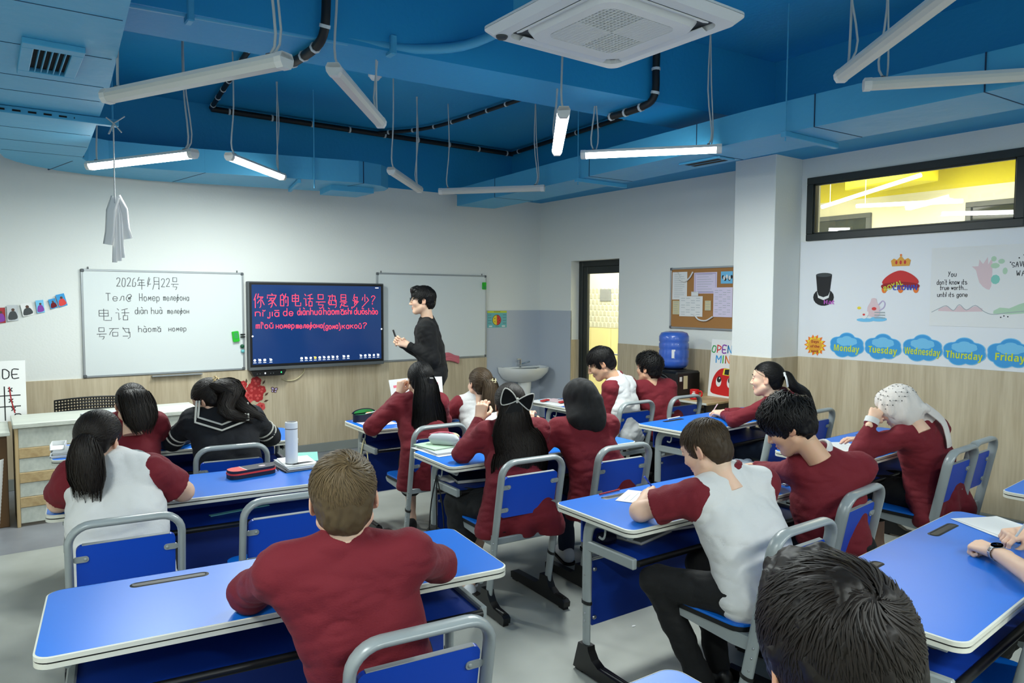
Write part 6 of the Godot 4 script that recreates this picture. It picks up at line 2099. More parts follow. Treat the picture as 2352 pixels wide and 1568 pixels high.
# s: the joints of one person; see build_people
func person(s: Dictionary) -> Dictionary:
	var cell: float = s.get("cell", 0.012)
	var root_at: Vector3 = Vector3(s.P.x, 0, s.P.z)
	var o := thing("person", s.label, "person", root_at)
	var H: Vector3 = s.H - root_at
	var hs: float = s.get("hs", 1.0)
	var hb := Basis.from_euler(Vector3(deg_to_rad(s.face.y), deg_to_rad(s.face.x), deg_to_rad(s.face.z)), EULER_ORDER_YXZ)
	var hx := Transform3D(hb * Basis.from_scale(Vector3.ONE * hs), H)
	var J := {}
	for k in ["SL", "SR", "EL", "ER", "WL", "WR", "P", "KL", "KR", "AL", "AR"]:
		if s.has(k): J[k] = s[k] - root_at
	var across: Vector3 = (J.SR - J.SL).normalized()
	var fwd: Vector3 = Vector3.UP.cross(across)
	fwd = Vector3(fwd.x, 0, fwd.z).normalized()     # where the body faces
	var N: Vector3 = s.N - root_at if s.has("N") else (J.SL + J.SR) / 2 + V(0, 0.045, 0)
	if not J.has("KL"):
		J.KL = J.P + fwd * 0.40 - across * 0.10 + V(0, -0.03, 0)
		J.KR = J.P + fwd * 0.40 + across * 0.10 + V(0, -0.03, 0)
	if not J.has("AL"):
		J.AL = Vector3(J.KL.x, 0.09, J.KL.z) - fwd * 0.06
		J.AR = Vector3(J.KR.x, 0.09, J.KR.z) - fwd * 0.02
	var hipL: Vector3 = J.P - across * 0.085
	var hipR: Vector3 = J.P + across * 0.085
	var b: float = s.get("b", 1.0)
	# skin: one continuous body
	var bones := [[H + hx.basis * V(0, -0.08, 0.03), N - V(0, 0.03, 0) + fwd * 0.02, 0.047 * hs, 0.048], [N - V(0, 0.05, 0) + fwd * 0.02, N - V(0, 0.10, 0) + fwd * 0.03, 0.042, 0.045], [N - V(0, 0.10, 0) + fwd * 0.03, J.P + fwd * 0.02, 0.06 * b, 0.07 * b], [J.SL + fwd * 0.01, J.SR + fwd * 0.01, 0.034, 0.034], [hipL, hipR, 0.08, 0.08]]
	for q in ["L", "R"]:
		var S: Vector3 = J["S" + q]
		var E: Vector3 = J["E" + q]
		var W: Vector3 = J["W" + q]
		bones.append_array([[S, E, 0.046 * b, 0.037 * b], [E, W, 0.037 * b, 0.024], [hipL if q == "L" else hipR, J["K" + q], 0.068, 0.05], [J["K" + q], J["A" + q], 0.048, 0.032], [J["A" + q], J["A" + q] + fwd * 0.10 - V(0, 0.055, 0), 0.03, 0.024]])
	var body := flesh(bones, cell, 0.03)
	for k in body.v.size(): body.c.append(Color.WHITE)
	var hd: B = head_mesh
	body.add(hd, hx)
	var hand_x := {}
	for q in ["L", "R"]:
		var left: bool = q == "L"
		var h: Array = s.get("H" + q, ["flat"])
		var dir: Vector3 = h[1] if h.size() > 1 else (J["W" + q] - J["E" + q]).normalized()
		var back: Vector3 = h[2] if h.size() > 2 else Vector3.UP
		hand_x[q] = hand_at(body, h[0], left, J["W" + q], dir, back, hs * 0.95)
	var sk: StandardMaterial3D = M.skin
	if s.has("tint"):
		sk = M.skin.duplicate()
		sk.albedo_color = s.tint
	part("body", body, sk, o)
	# eyes, brows
	var hair_m: Material = M[s.get("hair", "hair_black")]
	if s.get("eyes", true):
		for e in [-1, 1]:
			var eye := part("eye", B.new().ball(hx * V(e * 0.031, 0.0105, -0.0825), V(0.0132, 0.0075, 0.0112) * hs, hb, 10, 8), M.eye_white, o)
			part("iris", B.new().ball(hx * V(e * 0.031, 0.0095, -0.0895), V(0.0056, 0.0062, 0.005) * hs, hb, 8, 6), M.eye_dark, eye)
			var br := B.new()
			br.tube([hx * V(e * 0.048, 0.030, -0.080), hx * V(e * 0.034, 0.0355, -0.0925), hx * V(e * 0.014, 0.0305, -0.096)], 0.0016, 0.0035, 6)
			for k in br.v.size(): br.c.append(Color.WHITE)
			part("eyebrow", br, hair_m, o)
	s.o = o; s.hx = hx; s.hb = hb; s.J = J; s.Nl = N; s.fwd = fwd; s.across = across; s.hipL = hipL; s.hipR = hipR; s.root = root_at; s.hair_m = hair_m; s.hand_x = hand_x; s.cell = cell; s.bw = b
	return s


func torso_bones(s: Dictionary, grow := 0.0) -> Array:
	var J: Dictionary = s.J
	var b: float = s.bw
	var P: Vector3 = J.P
	var a: Vector3 = s.across
	var N: Vector3 = s.Nl
	var f: Vector3 = s.fwd
	var g := grow
	var mid: Vector3 = (N + P) / 2
	return [[J.SL + a * 0.012, J.SR - a * 0.012, 0.058 * b + g, 0.058 * b + g], [N.lerp(s.H - s.root, 0.10) + f * 0.01, N - V(0, 0.08, 0), 0.052 + g, 0.078 + g], [N + a * 0.02, J.SR - a * 0.03 + V(0, 0.012, 0), 0.052 * b + g, 0.05 * b + g], [N - a * 0.02, J.SL + a * 0.03 + V(0, 0.012, 0), 0.052 * b + g, 0.05 * b + g],
		[J.SL + a * 0.07 - V(0, 0.06, 0), mid - a * 0.065 * b, 0.088 * b + g, 0.095 * b + g], [J.SR - a * 0.07 - V(0, 0.06, 0), mid + a * 0.065 * b, 0.088 * b + g, 0.095 * b + g],
		[mid - a * 0.065 * b, P - a * 0.075 * b, 0.095 * b + g, 0.105 * b + g], [mid + a * 0.065 * b, P + a * 0.075 * b, 0.095 * b + g, 0.105 * b + g],
		[N - V(0, 0.1, 0) + f * 0.03, P + f * 0.03 + V(0, 0.05, 0), 0.085 * b + g, 0.095 * b + g], [N - V(0, 0.11, 0) - f * 0.015, P - f * 0.015 + V(0, 0.05, 0), 0.085 * b + g, 0.095 * b + g]]


func sleeve_bones(s: Dictionary, q: String, long_: bool, g := 0.0) -> Array:
	var J: Dictionary = s.J
	var S: Vector3 = J["S" + q]
	var E: Vector3 = J["E" + q]
	var W: Vector3 = J["W" + q]
	var b: float = s.bw
	if long_: return [[S, E, 0.060 * b + g, 0.052 * b + g], [E, E.lerp(W, 0.93), 0.051 * b + g, 0.036 + g]]
	return [[S, S.lerp(E, 0.72), 0.062 * b + g, 0.066 * b + g]]


# a round or V hem: cut planes for the body of a garment
func hem(y: float) -> Array: return [Vector3(0, -1, 0), -y]


func dress_sweater(s: Dictionary, mat_: String, hem_y: float, called := "sweater", collar := "", skirt_out := 0.0) -> MeshInstance3D:
	var bones := torso_bones(s)
	for q in ["L", "R"]: bones.append_array(sleeve_bones(s, q, true))
	if skirt_out > 0.0:   # a long cardigan that hangs over the seat
		var P: Vector3 = s.J.P
		for a in [-1, 0, 1]: bones.append([P + s.across * 0.09 * a + V(0, 0.1, 0), P + s.across * (0.12 + skirt_out) * a - V(0, 0.10, 0) - s.fwd * skirt_out, 0.10, 0.085])
	var cuts := [hem(hem_y)]
	var m := flesh(bones, s.cell * 0.85, 0.05, cuts, s.get("fold", 0.007), V(0.75, 1.3, 0.75))
	var g := part(called, m, M[mat_], s.o)
	for q in ["L", "R"]:
		var J: Dictionary = s.J
		var d: Vector3 = (J["W" + q] - J["E" + q]).normalized()
		var at: Vector3 = J["E" + q].lerp(J["W" + q], 0.95)
		part("cuff", B.new().tube([at - d * 0.022, at + d * 0.010], 0.036, 0.036, 12), M[mat_], g)
	if collar: part("collar", ring_tube(s.Nl + V(0, 0.022, 0) + s.fwd * 0.012, (s.H - s.root - s.Nl).normalized(), 0.060, 0.009, 0.017), M[collar], s.o)
	else: part("neckband", ring_tube(s.Nl + V(0, 0.012, 0) + s.fwd * 0.012, (s.H - s.root - s.Nl).normalized(), 0.064, 0.008, 0.012), M[mat_], g)
	return g


func dress_polo(s: Dictionary, hem_y: float, long_ := false) -> void:   # white body, maroon raglan sleeves and collar
	var m := flesh(torso_bones(s, 0.004), s.cell * 0.85, 0.05, [hem(hem_y)], s.get("fold", 0.007), V(0.75, 1.3, 0.75))
	part("shirt", m, M.shirt_white, s.o)
	for q in ["L", "R"]:
		var J: Dictionary = s.J
		var bones := sleeve_bones(s, q, long_, 0.007)
		var a: Vector3 = s.across * (1.0 if q == "L" else -1.0)
		bones.append([J["S" + q] + a * 0.004 + V(0, -0.01, 0), J["S" + q] + a * 0.01 - V(0, 0.05, 0), 0.066 * s.bw, 0.062 * s.bw])
		var cuts := []
		if not long_:
			var d: Vector3 = (J["E" + q] - J["S" + q]).normalized()
			cuts.append([d, d.dot(J["S" + q].lerp(J["E" + q], 0.74))])
		part("sleeve", flesh(bones, s.cell * 0.8, 0.03, cuts, 0.007), M.maroon, s.o)
	part("collar", ring_tube(s.Nl + V(0, 0.020, 0) + s.fwd * 0.012, (s.H - s.root - s.Nl).normalized(), 0.061, 0.009, 0.020), M.maroon, s.o)


func dress_legs(s: Dictionary, mat_: String, called := "trousers", skirt := false) -> void:
	var J: Dictionary = s.J
	var bones := [[s.hipL, s.hipR, 0.10, 0.10]]
	if skirt:
		for q in ["L", "R"]:
			bones.append([s.hipL if q == "L" else s.hipR, J["K" + q], 0.105, 0.085])
			bones.append([J["K" + q], J["K" + q].lerp(J["A" + q], 0.42), 0.08, 0.085])
		bones.append([(J.KL + J.KR) / 2, (J.KL + J.KR) / 2 - V(0, 0.12, 0), 0.08, 0.08])
	else:
		for q in ["L", "R"]:
			bones.append([s.hipL if q == "L" else s.hipR, J["K" + q], 0.088, 0.064])
			bones.append([J["K" + q], J["A" + q], 0.062, 0.052])
	var cuts := []
	if not skirt: cuts.append(hem(0.075))
	part(called, flesh(bones, s.cell * 1.1, 0.03, cuts, 0.007), M[mat_], s.o)


func dress_shoes(s: Dictionary, mat_: String, sole: String) -> void:
	for q in ["L", "R"]:
		var A: Vector3 = s.J["A" + q]
		var f: Vector3 = s.fwd
		var floor_y := 0.0
		var a := Vector3(A.x, floor_y + 0.038, A.z) - f * 0.035
		var m := flesh([[a, a + f * 0.17 - V(0, 0.004, 0), 0.038, 0.036], [a + V(0, 0.03, 0), a + f * 0.06 + V(0, 0.02, 0), 0.036, 0.034]], 0.008, 0.02, [[Vector3(0, -1, 0), -0.012]])
		var sh := part("shoe", m, M[mat_], s.o)
		var so := B.new()
		so.prism(rrect(0.082, 0.26, 0.04, 5), 0.016, Transform3D(Basis(f.cross(Vector3.UP) * -1.0, f, Vector3.UP), a + f * 0.085 + V(0, -0.038, 0)))
		part("sole", so, M[sole], sh)


func hair_part(s: Dictionary, m: B, called := "hair") -> MeshInstance3D: return part(called, m, s.hair_m, s.o)


func hair_short(s: Dictionary, n: int, length := 0.035, puff := 0.25, flow := "whorl", kind := "short", seed_ := 1) -> void:
	var m := B.new()
	m.add(hair_cap(kind, puff), s.hx)
	m.add(strands(kind, flow, n, length, puff, Vector3.ZERO, 0.0016 if flow == "whorl" else 0.0024, seed_), s.hx)
	hair_part(s, m)


func in_head(s: Dictionary, pts: Array) -> Array:
	var out := []
	for p in pts: out.append(s.hx * p)
	return out


# ---------------------------------------------------------------- the class
func build_people() -> void:
	noise_fold.seed = 12
	noise_fold.frequency = 7.0
	noise_fold.fractal_type = FastNoiseLite.FRACTAL_RIDGED
	noise_fold.fractal_octaves = 2
	noise_soft.seed = 5
	noise_soft.fractal_octaves = 2
	head_mesh = make_head()
	var fair := Color(0.90, 0.74, 0.63)
	var tan := Color(0.84, 0.66, 0.53)
	# boy in the foreground
	var s := person({"label": "boy in a maroon sweater seen from behind, nearest the camera at the lower left desk", "H": V(-5.21, 1.135, 5.73), "face": V(-22, -2, 3), "hs": 1.04, "SL": V(-5.375, 0.955, 5.68), "SR": V(-5.06, 0.975, 5.83), "EL": V(-5.37, 0.805, 5.40), "ER": V(-4.86, 0.85, 5.63), "WL": V(-5.13, 0.79, 5.28), "WR": V(-4.95, 0.80, 5.36), "HL": ["flat", V(0.9, 0, -0.3)], "HR": ["flat", V(-0.9, 0, -0.2)], "P": V(-5.14, 0.53, 5.81), "hair": "hair_light", "tint": fair, "cell": 0.010, "fold": 0.006, "eyes": false})
	dress_sweater(s, "maroon", 0.47)
	dress_legs(s, "cloth_black")
	dress_shoes(s, "plastic_black", "plastic_black")
	hair_short(s, 3600, 0.034, 0.2, "whorl", "short", 3)
	# girl with the ponytail, white shirt
	s = person({"label": "girl with a low dark ponytail in a white shirt with maroon sleeves", "H": V(-5.60, 1.07, 4.07), "face": V(-28, -14, -4), "SL": V(-5.69, 0.915, 4.03), "SR": V(-5.41, 0.925, 4.13), "EL": V(-5.735, 0.795, 3.93), "ER": V(-5.27, 0.80, 4.07), "WL": V(-5.62, 0.785, 3.72), "WR": V(-5.42, 0.785, 3.85), "HL": ["flat", V(0.6, 0, -0.8)], "HR": ["pen", V(-0.8, 0, -0.4)], "P": V(-5.55, 0.52, 4.30), "hair": "hair_dark", "tint": fair, "cell": 0.011, "b": 1.12, "eyes": false})
	dress_polo(s, 0.47)
	dress_legs(s, "cloth_black")
	dress_shoes(s, "plastic_black", "plastic_black")
	var m := B.new()
	m.add(hair_cap("pulled", 0.35), s.hx)
	m.add(strands("pulled", "back", 1500, 0.20, 0.35, V(0.0, -0.005, 0.115), 0.0019, 5), s.hx)
	lock(m, in_head(s, [V(0, 0.0, 0.105), V(0.005, -0.02, 0.135), V(0.02, -0.08, 0.145), V(0.03, -0.15, 0.13), V(0.03, -0.205, 0.105)]), [0.02, 0.045, 0.066, 0.07, 0.052], [0.02, 0.036, 0.042, 0.036, 0.018], s.hb.x, 620, 5, 0.0022, 0.05, 0.12)
	hair_part(s, m)
	part("hair_tie", ring_tube(s.hx * V(-0.004, -0.006, 0.118), s.hb.z, 0.021, 0.005, 0.005), M.paper, s.o)
	# front left pair
	s = person({"label": "girl in maroon with a half tied bun, front left desk behind the teacher's desk", "H": V(-5.29, 1.045, 2.86), "face": V(-8, -22, 0), "SL": V(-5.43, 0.925, 2.78), "SR": V(-5.16, 0.93, 2.88), "EL": V(-5.52, 0.80, 2.62), "ER": V(-5.07, 0.79, 2.74), "WL": V(-5.36, 0.785, 2.44), "WR": V(-5.22, 0.785, 2.52), "P": V(-5.35, 0.52, 3.02), "hair": "hair_dark", "tint": fair, "cell": 0.014, "eyes": false})
	dress_sweater(s, "maroon", 0.47)
	dress_legs(s, "cloth_black")
	dress_shoes(s, "plastic_black", "plastic_black")
	m = B.new()
	m.add(hair_cap("long", 0.35), s.hx)
	m.add(strands("long", "back", 900, 0.18, 0.35, V(0.0, 0.03, 0.118), 0.0022, 6), s.hx)
	lock(m, in_head(s, [V(0, 0.045, 0.10), V(0.01, 0.02, 0.135), V(0.03, -0.05, 0.15), V(0.045, -0.12, 0.135), V(0.05, -0.17, 0.11)]), [0.05, 0.082, 0.09, 0.086, 0.05], [0.02, 0.036, 0.04, 0.034, 0.02], s.hb.x, 460, 7, 0.0025, 0.03, 0.08)
	hair_part(s, m)
	s = person({"label": "girl in a black sweater with white sailor stripes leaning over the front left desk", "H": V(-4.885, 1.06, 2.97), "face": V(30, -34, 10), "SL": V(-4.99, 0.94, 2.97), "SR": V(-4.66, 0.94, 3.07), "EL": V(-5.07, 0.80, 2.80), "ER": V(-4.53, 0.80, 2.98), "WL": V(-4.90, 0.785, 2.62), "WR": V(-4.72, 0.785, 2.72), "HR": ["pen"], "P": V(-4.83, 0.52, 3.22), "hair": "hair_dark", "tint": fair, "cell": 0.013, "b": 1.1})
	var g := dress_sweater(s, "cloth_navy", 0.47)
	var fd := last
	dress_legs(s, "cloth_black")
	dress_shoes(s, "plastic_black", "plastic_black")
	sailor(s, g, fd)
	m = B.new()
	m.add(hair_cap("long", 0.4), s.hx)
	m.add(strands("long", "back", 900, 0.18, 0.4, V(-0.01, 0.05, 0.11), 0.0022, 8), s.hx)
	lock(m, [s.hx * V(0, 0.06, 0.09), s.hx * V(0.01, 0.02, 0.13), s.hx * V(0.05, -0.04, 0.145), s.Nl + s.across * 0.03 - s.fwd * 0.085 + V(0, 0.02, 0), s.Nl + s.across * 0.12 - s.fwd * 0.085 - V(0, 0.02, 0)], [0.045, 0.07, 0.082, 0.075, 0.04], [0.02, 0.036, 0.04, 0.035, 0.018], s.hb.x, 460, 9, 0.0025, 0.06, 0.1)
	lock(m, [s.hx * V(0.05, 0.05, 0.05), s.hx * V(0.09, -0.01, 0.09), s.Nl + s.across * 0.11 - s.fwd * 0.05 + V(0, 0.045, 0), s.Nl + s.across * 0.2 - s.fwd * 0.05 - V(0, 0.02, 0)], [0.03, 0.05, 0.05, 0.03], [0.02, 0.03, 0.03, 0.015], s.hb.x, 260, 10, 0.0025, 0.05, 0.1)
	hair_part(s, m)
	claw(s, s.hx * Transform3D(Basis(Vector3.BACK, 0.5), V(0.0, 0.06, 0.118)), "pale_gold")
	# middle front pair
	s = person({"label": "girl with very long straight black hair in a maroon cardigan, front middle desk", "H": V(-3.575, 1.12, 3.19), "face": V(-12, 4, -4), "SL": V(-3.71, 0.945, 3.12), "SR": V(-3.445, 0.955, 3.24), "EL": V(-3.86, 0.80, 3.04), "ER": V(-3.32, 0.80, 3.08), "WL": V(-3.655, 1.01, 3.05), "WR": V(-3.42, 0.80, 2.86), "HL": ["fist", V(0.15, 1, 0.0), V(-0.9, 0.1, 0.3)], "P": V(-3.575, 0.53, 3.32), "hair": "hair_black", "tint": fair, "cell": 0.012, "eyes": false})
	dress_sweater(s, "maroon", 0.40, "cardigan", "", 0.02)
	dress_legs(s, "cloth_black", "skirt", true)
	dress_shoes(s, "cloth_black", "edge_white")
	m = B.new()
	m.add(hair_cap("long", 0.35), s.hx)
	m.add(strands("long", "back", 1000, 0.20, 0.35, V(0.02, -0.02, 0.125), 0.002, 11), s.hx)
	lock(m, [s.hx * V(0, 0.04, 0.085), s.hx * V(0.015, -0.04, 0.125), s.hx * V(0.02, -0.13, 0.135), V(s.Nl.x + 0.01, s.Nl.y - 0.12, s.Nl.z + 0.125), V(s.Nl.x + 0.0, s.Nl.y - 0.27, s.Nl.z + 0.14), V(s.Nl.x - 0.01, s.Nl.y - 0.34, s.Nl.z + 0.135)], [0.06, 0.082, 0.092, 0.115, 0.12, 0.10], [0.025, 0.036, 0.034, 0.032, 0.026, 0.012], s.hb.x, 900, 12, 0.002, 0.05, 0.03)
	hair_part(s, m)
	part("hair_clip", B.new().box(s.hx * V(0.035, 0.015, 0.135), V(0.04, 0.05, 0.022), 0.008, s.hb), M.plastic_black, s.o)
	s = person({"label": "girl with a pale claw clip in long brown hair, shirt white and maroon", "H": V(-2.99, 1.035, 3.05), "face": V(-4, -4, -6), "SL": V(-3.13, 0.885, 2.98), "SR": V(-2.87, 0.89, 3.10), "EL": V(-3.24, 0.79, 2.92), "ER": V(-2.76, 0.79, 2.98), "WL": V(-3.12, 0.80, 2.72), "WR": V(-2.92, 0.80, 2.75), "P": V(-2.98, 0.51, 3.24), "hair": "hair_brown", "tint": fair, "cell": 0.014})
	dress_polo(s, 0.46, true)
	dress_legs(s, "cloth_black")
	dress_shoes(s, "plastic_black", "plastic_black")
	m = B.new()
	m.add(hair_cap("long", 0.3), s.hx)
	m.add(strands("long", "back", 900, 0.18, 0.3, V(0.03, 0.03, 0.115), 0.0022, 13), s.hx)
	lock(m, [s.hx * V(0.01, 0.05, 0.09), s.hx * V(0.03, -0.02, 0.12), s.hx * V(0.03, -0.12, 0.125), V(s.Nl.x + 0.04, s.Nl.y - 0.10, s.Nl.z + 0.12), V(s.Nl.x + 0.06, s.Nl.y - 0.18, s.Nl.z + 0.11)], [0.05, 0.065, 0.07, 0.068, 0.035], [0.02, 0.034, 0.034, 0.03, 0.015], s.hb.x, 460, 14, 0.0024, 0.05, 0.08)
	hair_part(s, m)
	claw(s, s.hx * Transform3D(Basis.IDENTITY, V(0.045, 0.02, 0.118)), "beige")
	# girl with the bow and girl in the black headscarf
	s = person({"label": "girl with a big black velvet bow edged in white in long dark hair, maroon cardigan", "H": V(-3.585, 1.075, 4.25), "face": V(-24, 4, 0), "SL": V(-3.72, 0.915, 4.20), "SR": V(-3.43, 0.925, 4.33), "EL": V(-3.81, 0.80, 4.11), "ER": V(-3.30, 0.80, 4.18), "WL": V(-3.675, 0.975, 4.08), "WR": V(-3.38, 0.80, 3.95), "HL": ["grip", V(0.25, 0.9, -0.1), V(-0.7, 0.1, 0.6)], "P": V(-3.63, 0.53, 4.40), "KL": V(-3.78, 0.50, 4.02), "KR": V(-3.52, 0.50, 4.0), "AL": V(-3.84, 0.09, 4.22), "AR": V(-3.70, 0.09, 4.02), "hair": "hair_dark", "tint": fair, "cell": 0.010, "eyes": false})
	dress_sweater(s, "maroon", 0.395, "cardigan", "", 0.05)
	dress_legs(s, "cloth_black", "skirt", true)
	dress_shoes(s, "plastic_white", "plastic_white")
	m = B.new()
	m.add(hair_cap("long", 0.4), s.hx)
	m.add(strands("long", "back", 1500, 0.20, 0.4, V(0.0, 0.03, 0.125), 0.002, 15), s.hx)
	lock(m, [s.hx * V(0, 0.04, 0.085), s.hx * V(0.0, -0.04, 0.125), s.hx * V(0.0, -0.13, 0.13), V(s.Nl.x - 0.03, s.Nl.y - 0.13, s.Nl.z + 0.125), V(s.Nl.x - 0.06, s.Nl.y - 0.24, s.Nl.z + 0.135), V(s.Nl.x - 0.07, s.Nl.y - 0.31, s.Nl.z + 0.125)], [0.06, 0.088, 0.115, 0.145, 0.15, 0.12], [0.025, 0.04, 0.045, 0.045, 0.036, 0.015], s.hb.x, 1500, 16, 0.0024, 0.06, 0.16)
	hair_part(s, m)
	bow(s)
	s = person({"label": "girl in a black headscarf and maroon cardigan holding a phone", "H": V(-3.10, 1.075, 4.29), "face": V(8, -16, 0), "SL": V(-3.24, 0.90, 4.26), "SR": V(-2.93, 0.91, 4.38), "EL": V(-3.345, 0.80, 4.22), "ER": V(-2.82, 0.80, 4.22), "WL": V(-3.27, 0.875, 4.03), "WR": V(-3.05, 0.80, 3.98), "HL": ["grip", V(0.2, 0.8, -0.4), V(-0.8, 0.3, 0.4)], "P": V(-3.04, 0.53, 4.44), "hair": "hair_black", "tint": fair, "cell": 0.011})
	dress_sweater(s, "maroon", 0.40, "cardigan", "", 0.04)
	dress_legs(s, "jeans")
	dress_shoes(s, "plastic_white", "plastic_black")
	headscarf(s, "cloth_black", 1.0)
	# two boys writing with blue pens
	s = person({"label": "boy with short brown hair in a white shirt with maroon short sleeves, writing", "H": V(-3.575, 1.055, 5.62), "face": V(8, -26, 2), "hs": 1.02, "SL": V(-3.68, 0.885, 5.66), "SR": V(-3.35, 0.905, 5.74), "EL": V(-3.80, 0.795, 5.47), "ER": V(-3.22, 0.80, 5.52), "WL": V(-3.60, 0.80, 5.32), "WR": V(-3.40, 0.79, 5.34), "HL": ["pen", V(0.75, -0.05, -0.65), V(-0.45, 0.85, -0.3)], "HR": ["flat", V(-0.7, 0, -0.7)], "P": V(-3.55, 0.53, 5.88), "KL": V(-3.76, 0.51, 5.53), "KR": V(-3.42, 0.50, 5.48), "AL": V(-3.64, 0.10, 5.68), "AR": V(-3.46, 0.10, 5.62), "hair": "hair_brown", "tint": fair, "cell": 0.009, "fold": 0.006, "b": 1.05})
	dress_polo(s, 0.44)
	dress_legs(s, "cloth_black")
	dress_shoes(s, "plastic_black", "plastic_black")
	hair_short(s, 2800, 0.028, 0.15, "whorl", "short", 21)
	pen_in_hand(s, "L", M.blue_pen, "blue pen in the hand of the boy in the white short sleeved shirt")
	s = person({"label": "boy with thick tousled black hair in a maroon sweater and white collar, head bent", "H": V(-3.01, 1.095, 5.64), "face": V(24, -30, 4), "hs": 1.04, "SL": V(-2.96, 0.895, 5.66), "SR": V(-2.70, 0.895, 5.82), "EL": V(-2.86, 0.81, 5.44), "ER": V(-2.58, 0.80, 5.52), "WL": V(-2.86, 0.79, 5.22), "WR": V(-2.72, 0.79, 5.25), "N": V(-2.87, 0.95, 5.71), "HL": ["pen", V(-0.35, 0, -0.9), V(-0.3, 0.9, 0)], "P": V(-2.84, 0.53, 5.78), "hair": "hair_black", "tint": tan, "cell": 0.010})
	dress_sweater(s, "maroon", 0.44, "sweater", "shirt_white")
	dress_legs(s, "cloth_black")
	dress_shoes(s, "plastic_black", "plastic_black")
	hair_short(s, 3000, 0.06, 1.0, "messy", "fringe", 22)
	pen_in_hand(s, "L", M.blue_pen, "blue pen standing up in the hand of the boy with tousled hair")
	# right front pair
	s = person({"label": "boy looking down in a white shirt with long maroon sleeves in front of the door", "H": V(-1.86, 1.145, 3.16), "face": V(44, -28, 6), "hs": 1.12, "SL": V(-1.84, 0.95, 3.26), "SR": V(-1.56, 0.955, 3.18), "EL": V(-1.86, 0.70, 3.24), "ER": V(-1.62, 0.72, 3.0), "WL": V(-1.84, 0.74, 3.02), "WR": V(-1.72, 0.78, 2.85), "N": V(-1.73, 1.005, 3.22), "P": V(-1.66, 0.54, 3.26), "hair": "hair_black", "tint": tan, "cell": 0.012, "b": 1.1})
	dress_polo(s, 0.44, true)
	dress_legs(s, "cloth_black")
	dress_shoes(s, "plastic_black", "plastic_black")
	hair_short(s, 1500, 0.035, 0.4, "whorl", "fringe", 23)
	s = person({"label": "boy with wavy dark hair in a maroon sweater beside the water cooler", "H": V(-1.31, 1.075, 3.18), "face": V(10, 0, 0), "hs": 1.06, "SL": V(-1.42, 0.90, 3.16), "SR": V(-1.11, 0.90, 3.24), "EL": V(-1.50, 0.79, 2.98), "ER": V(-1.02, 0.79, 3.02), "WL": V(-1.34, 0.785, 2.80), "WR": V(-1.16, 0.785, 2.80), "P": V(-1.17, 0.53, 3.28), "hair": "hair_black", "tint": tan, "cell": 0.013, "b": 1.1})
	dress_sweater(s, "maroon", 0.45)
	dress_legs(s, "cloth_black")
	dress_shoes(s, "plastic_black", "plastic_black")
	hair_short(s, 1500, 0.05, 0.7, "messy", "short", 24)
	# girl with ponytail by the pillar
	s = person({"label": "girl with a ponytail tied by a white ribbon, writing near the pillar", "H": V(-1.33, 1.09, 4.37), "face": V(20, -2, -2), "hs": 1.06, "SL": V(-1.34, 0.915, 4.42), "SR": V(-1.04, 0.92, 4.40), "EL": V(-1.56, 0.80, 4.26), "ER": V(-1.16, 0.80, 4.16), "WL": V(-1.36, 0.785, 4.02), "WR": V(-1.26, 0.785, 3.95), "N": V(-1.22, 0.965, 4.41), "HL": ["flat", V(0.3, 0, -0.9)], "HR": ["pen", V(-0.3, 0, -0.9)], "P": V(-1.02, 0.53, 4.42), "hair": "hair_black", "tint": fair, "cell": 0.011})
	dress_sweater(s, "maroon", 0.42)
	dress_legs(s, "jeans")
	dress_shoes(s, "plastic_black", "edge_white")
	m = B.new()
	m.add(hair_cap("pulled", 0.2), s.hx)
	m.add(strands("pulled", "back", 1200, 0.2, 0.2, V(0.01, 0.035, 0.115), 0.0019, 31), s.hx)
	lock(m, [s.hx * V(0.0, 0.04, 0.105), s.hx * V(0.01, 0.03, 0.135), s.hx * V(0.02, -0.04, 0.17), s.Nl + V(0.12, 0.02, 0.13), s.Nl + V(0.16, -0.10, 0.17)], [0.018, 0.034, 0.045, 0.05, 0.03], [0.018, 0.028, 0.034, 0.032, 0.014], s.hb.x, 460, 32, 0.0024, 0.05, 0.08)
	hair_part(s, m)
	var rb := B.new()
	rb.tube([s.hx * V(-0.025, 0.04, 0.118), s.hx * V(0.03, 0.045, 0.122)], 0.012, 0.016, 8)
	rb.tube(smooth([s.hx * V(-0.022, 0.04, 0.125), s.hx * V(-0.035, 0.0, 0.14), s.hx * V(-0.03, -0.045, 0.145)], 3), 0.009, 0.002, 6)
	part("ribbon", rb, M.paper, s.o)
	pen_in_hand(s, "R", M.pastel_pink, "pale pink pen in the hand of the girl with the ponytail")
	# girl in the white patterned headscarf
	s = person({"label": "girl in a white patterned headscarf and long maroon cardigan resting her head on her hand", "H": V(-1.70, 1.055, 5.49), "face": V(12, -34, -4), "SL": V(-1.72, 0.905, 5.56), "SR": V(-1.40, 0.91, 5.58), "EL": V(-1.965, 0.81, 5.42), "ER": V(-1.50, 0.80, 5.32), "WL": V(-1.865, 0.985, 5.43), "WR": V(-1.66, 0.82, 5.26), "N": V(-1.57, 0.965, 5.57), "HL": ["grip", V(0.75, 0.55, -0.1), V(-0.3, 0.75, 0.55)], "P": V(-1.46, 0.53, 5.60), "hair": "hair_black", "tint": fair, "cell": 0.010, "fold": 0.007, "b": 1.08})
	dress_sweater(s, "maroon", 0.38, "cardigan", "", 0.07)
	dress_legs(s, "cloth_black", "skirt", true)
	dress_shoes(s, "plastic_black", "plastic_black")
	headscarf(s, "scarf_white", 1.04)
	var cf := B.new()
	var d: Vector3 = (s.J.WL - s.J.EL).normalized()
	cf.tube([s.J.WL - d * 0.022, s.J.WL + d * 0.012], 0.040, 0.040, 14)
	part("shirt_cuff", cf, M.shirt_white, s.o)
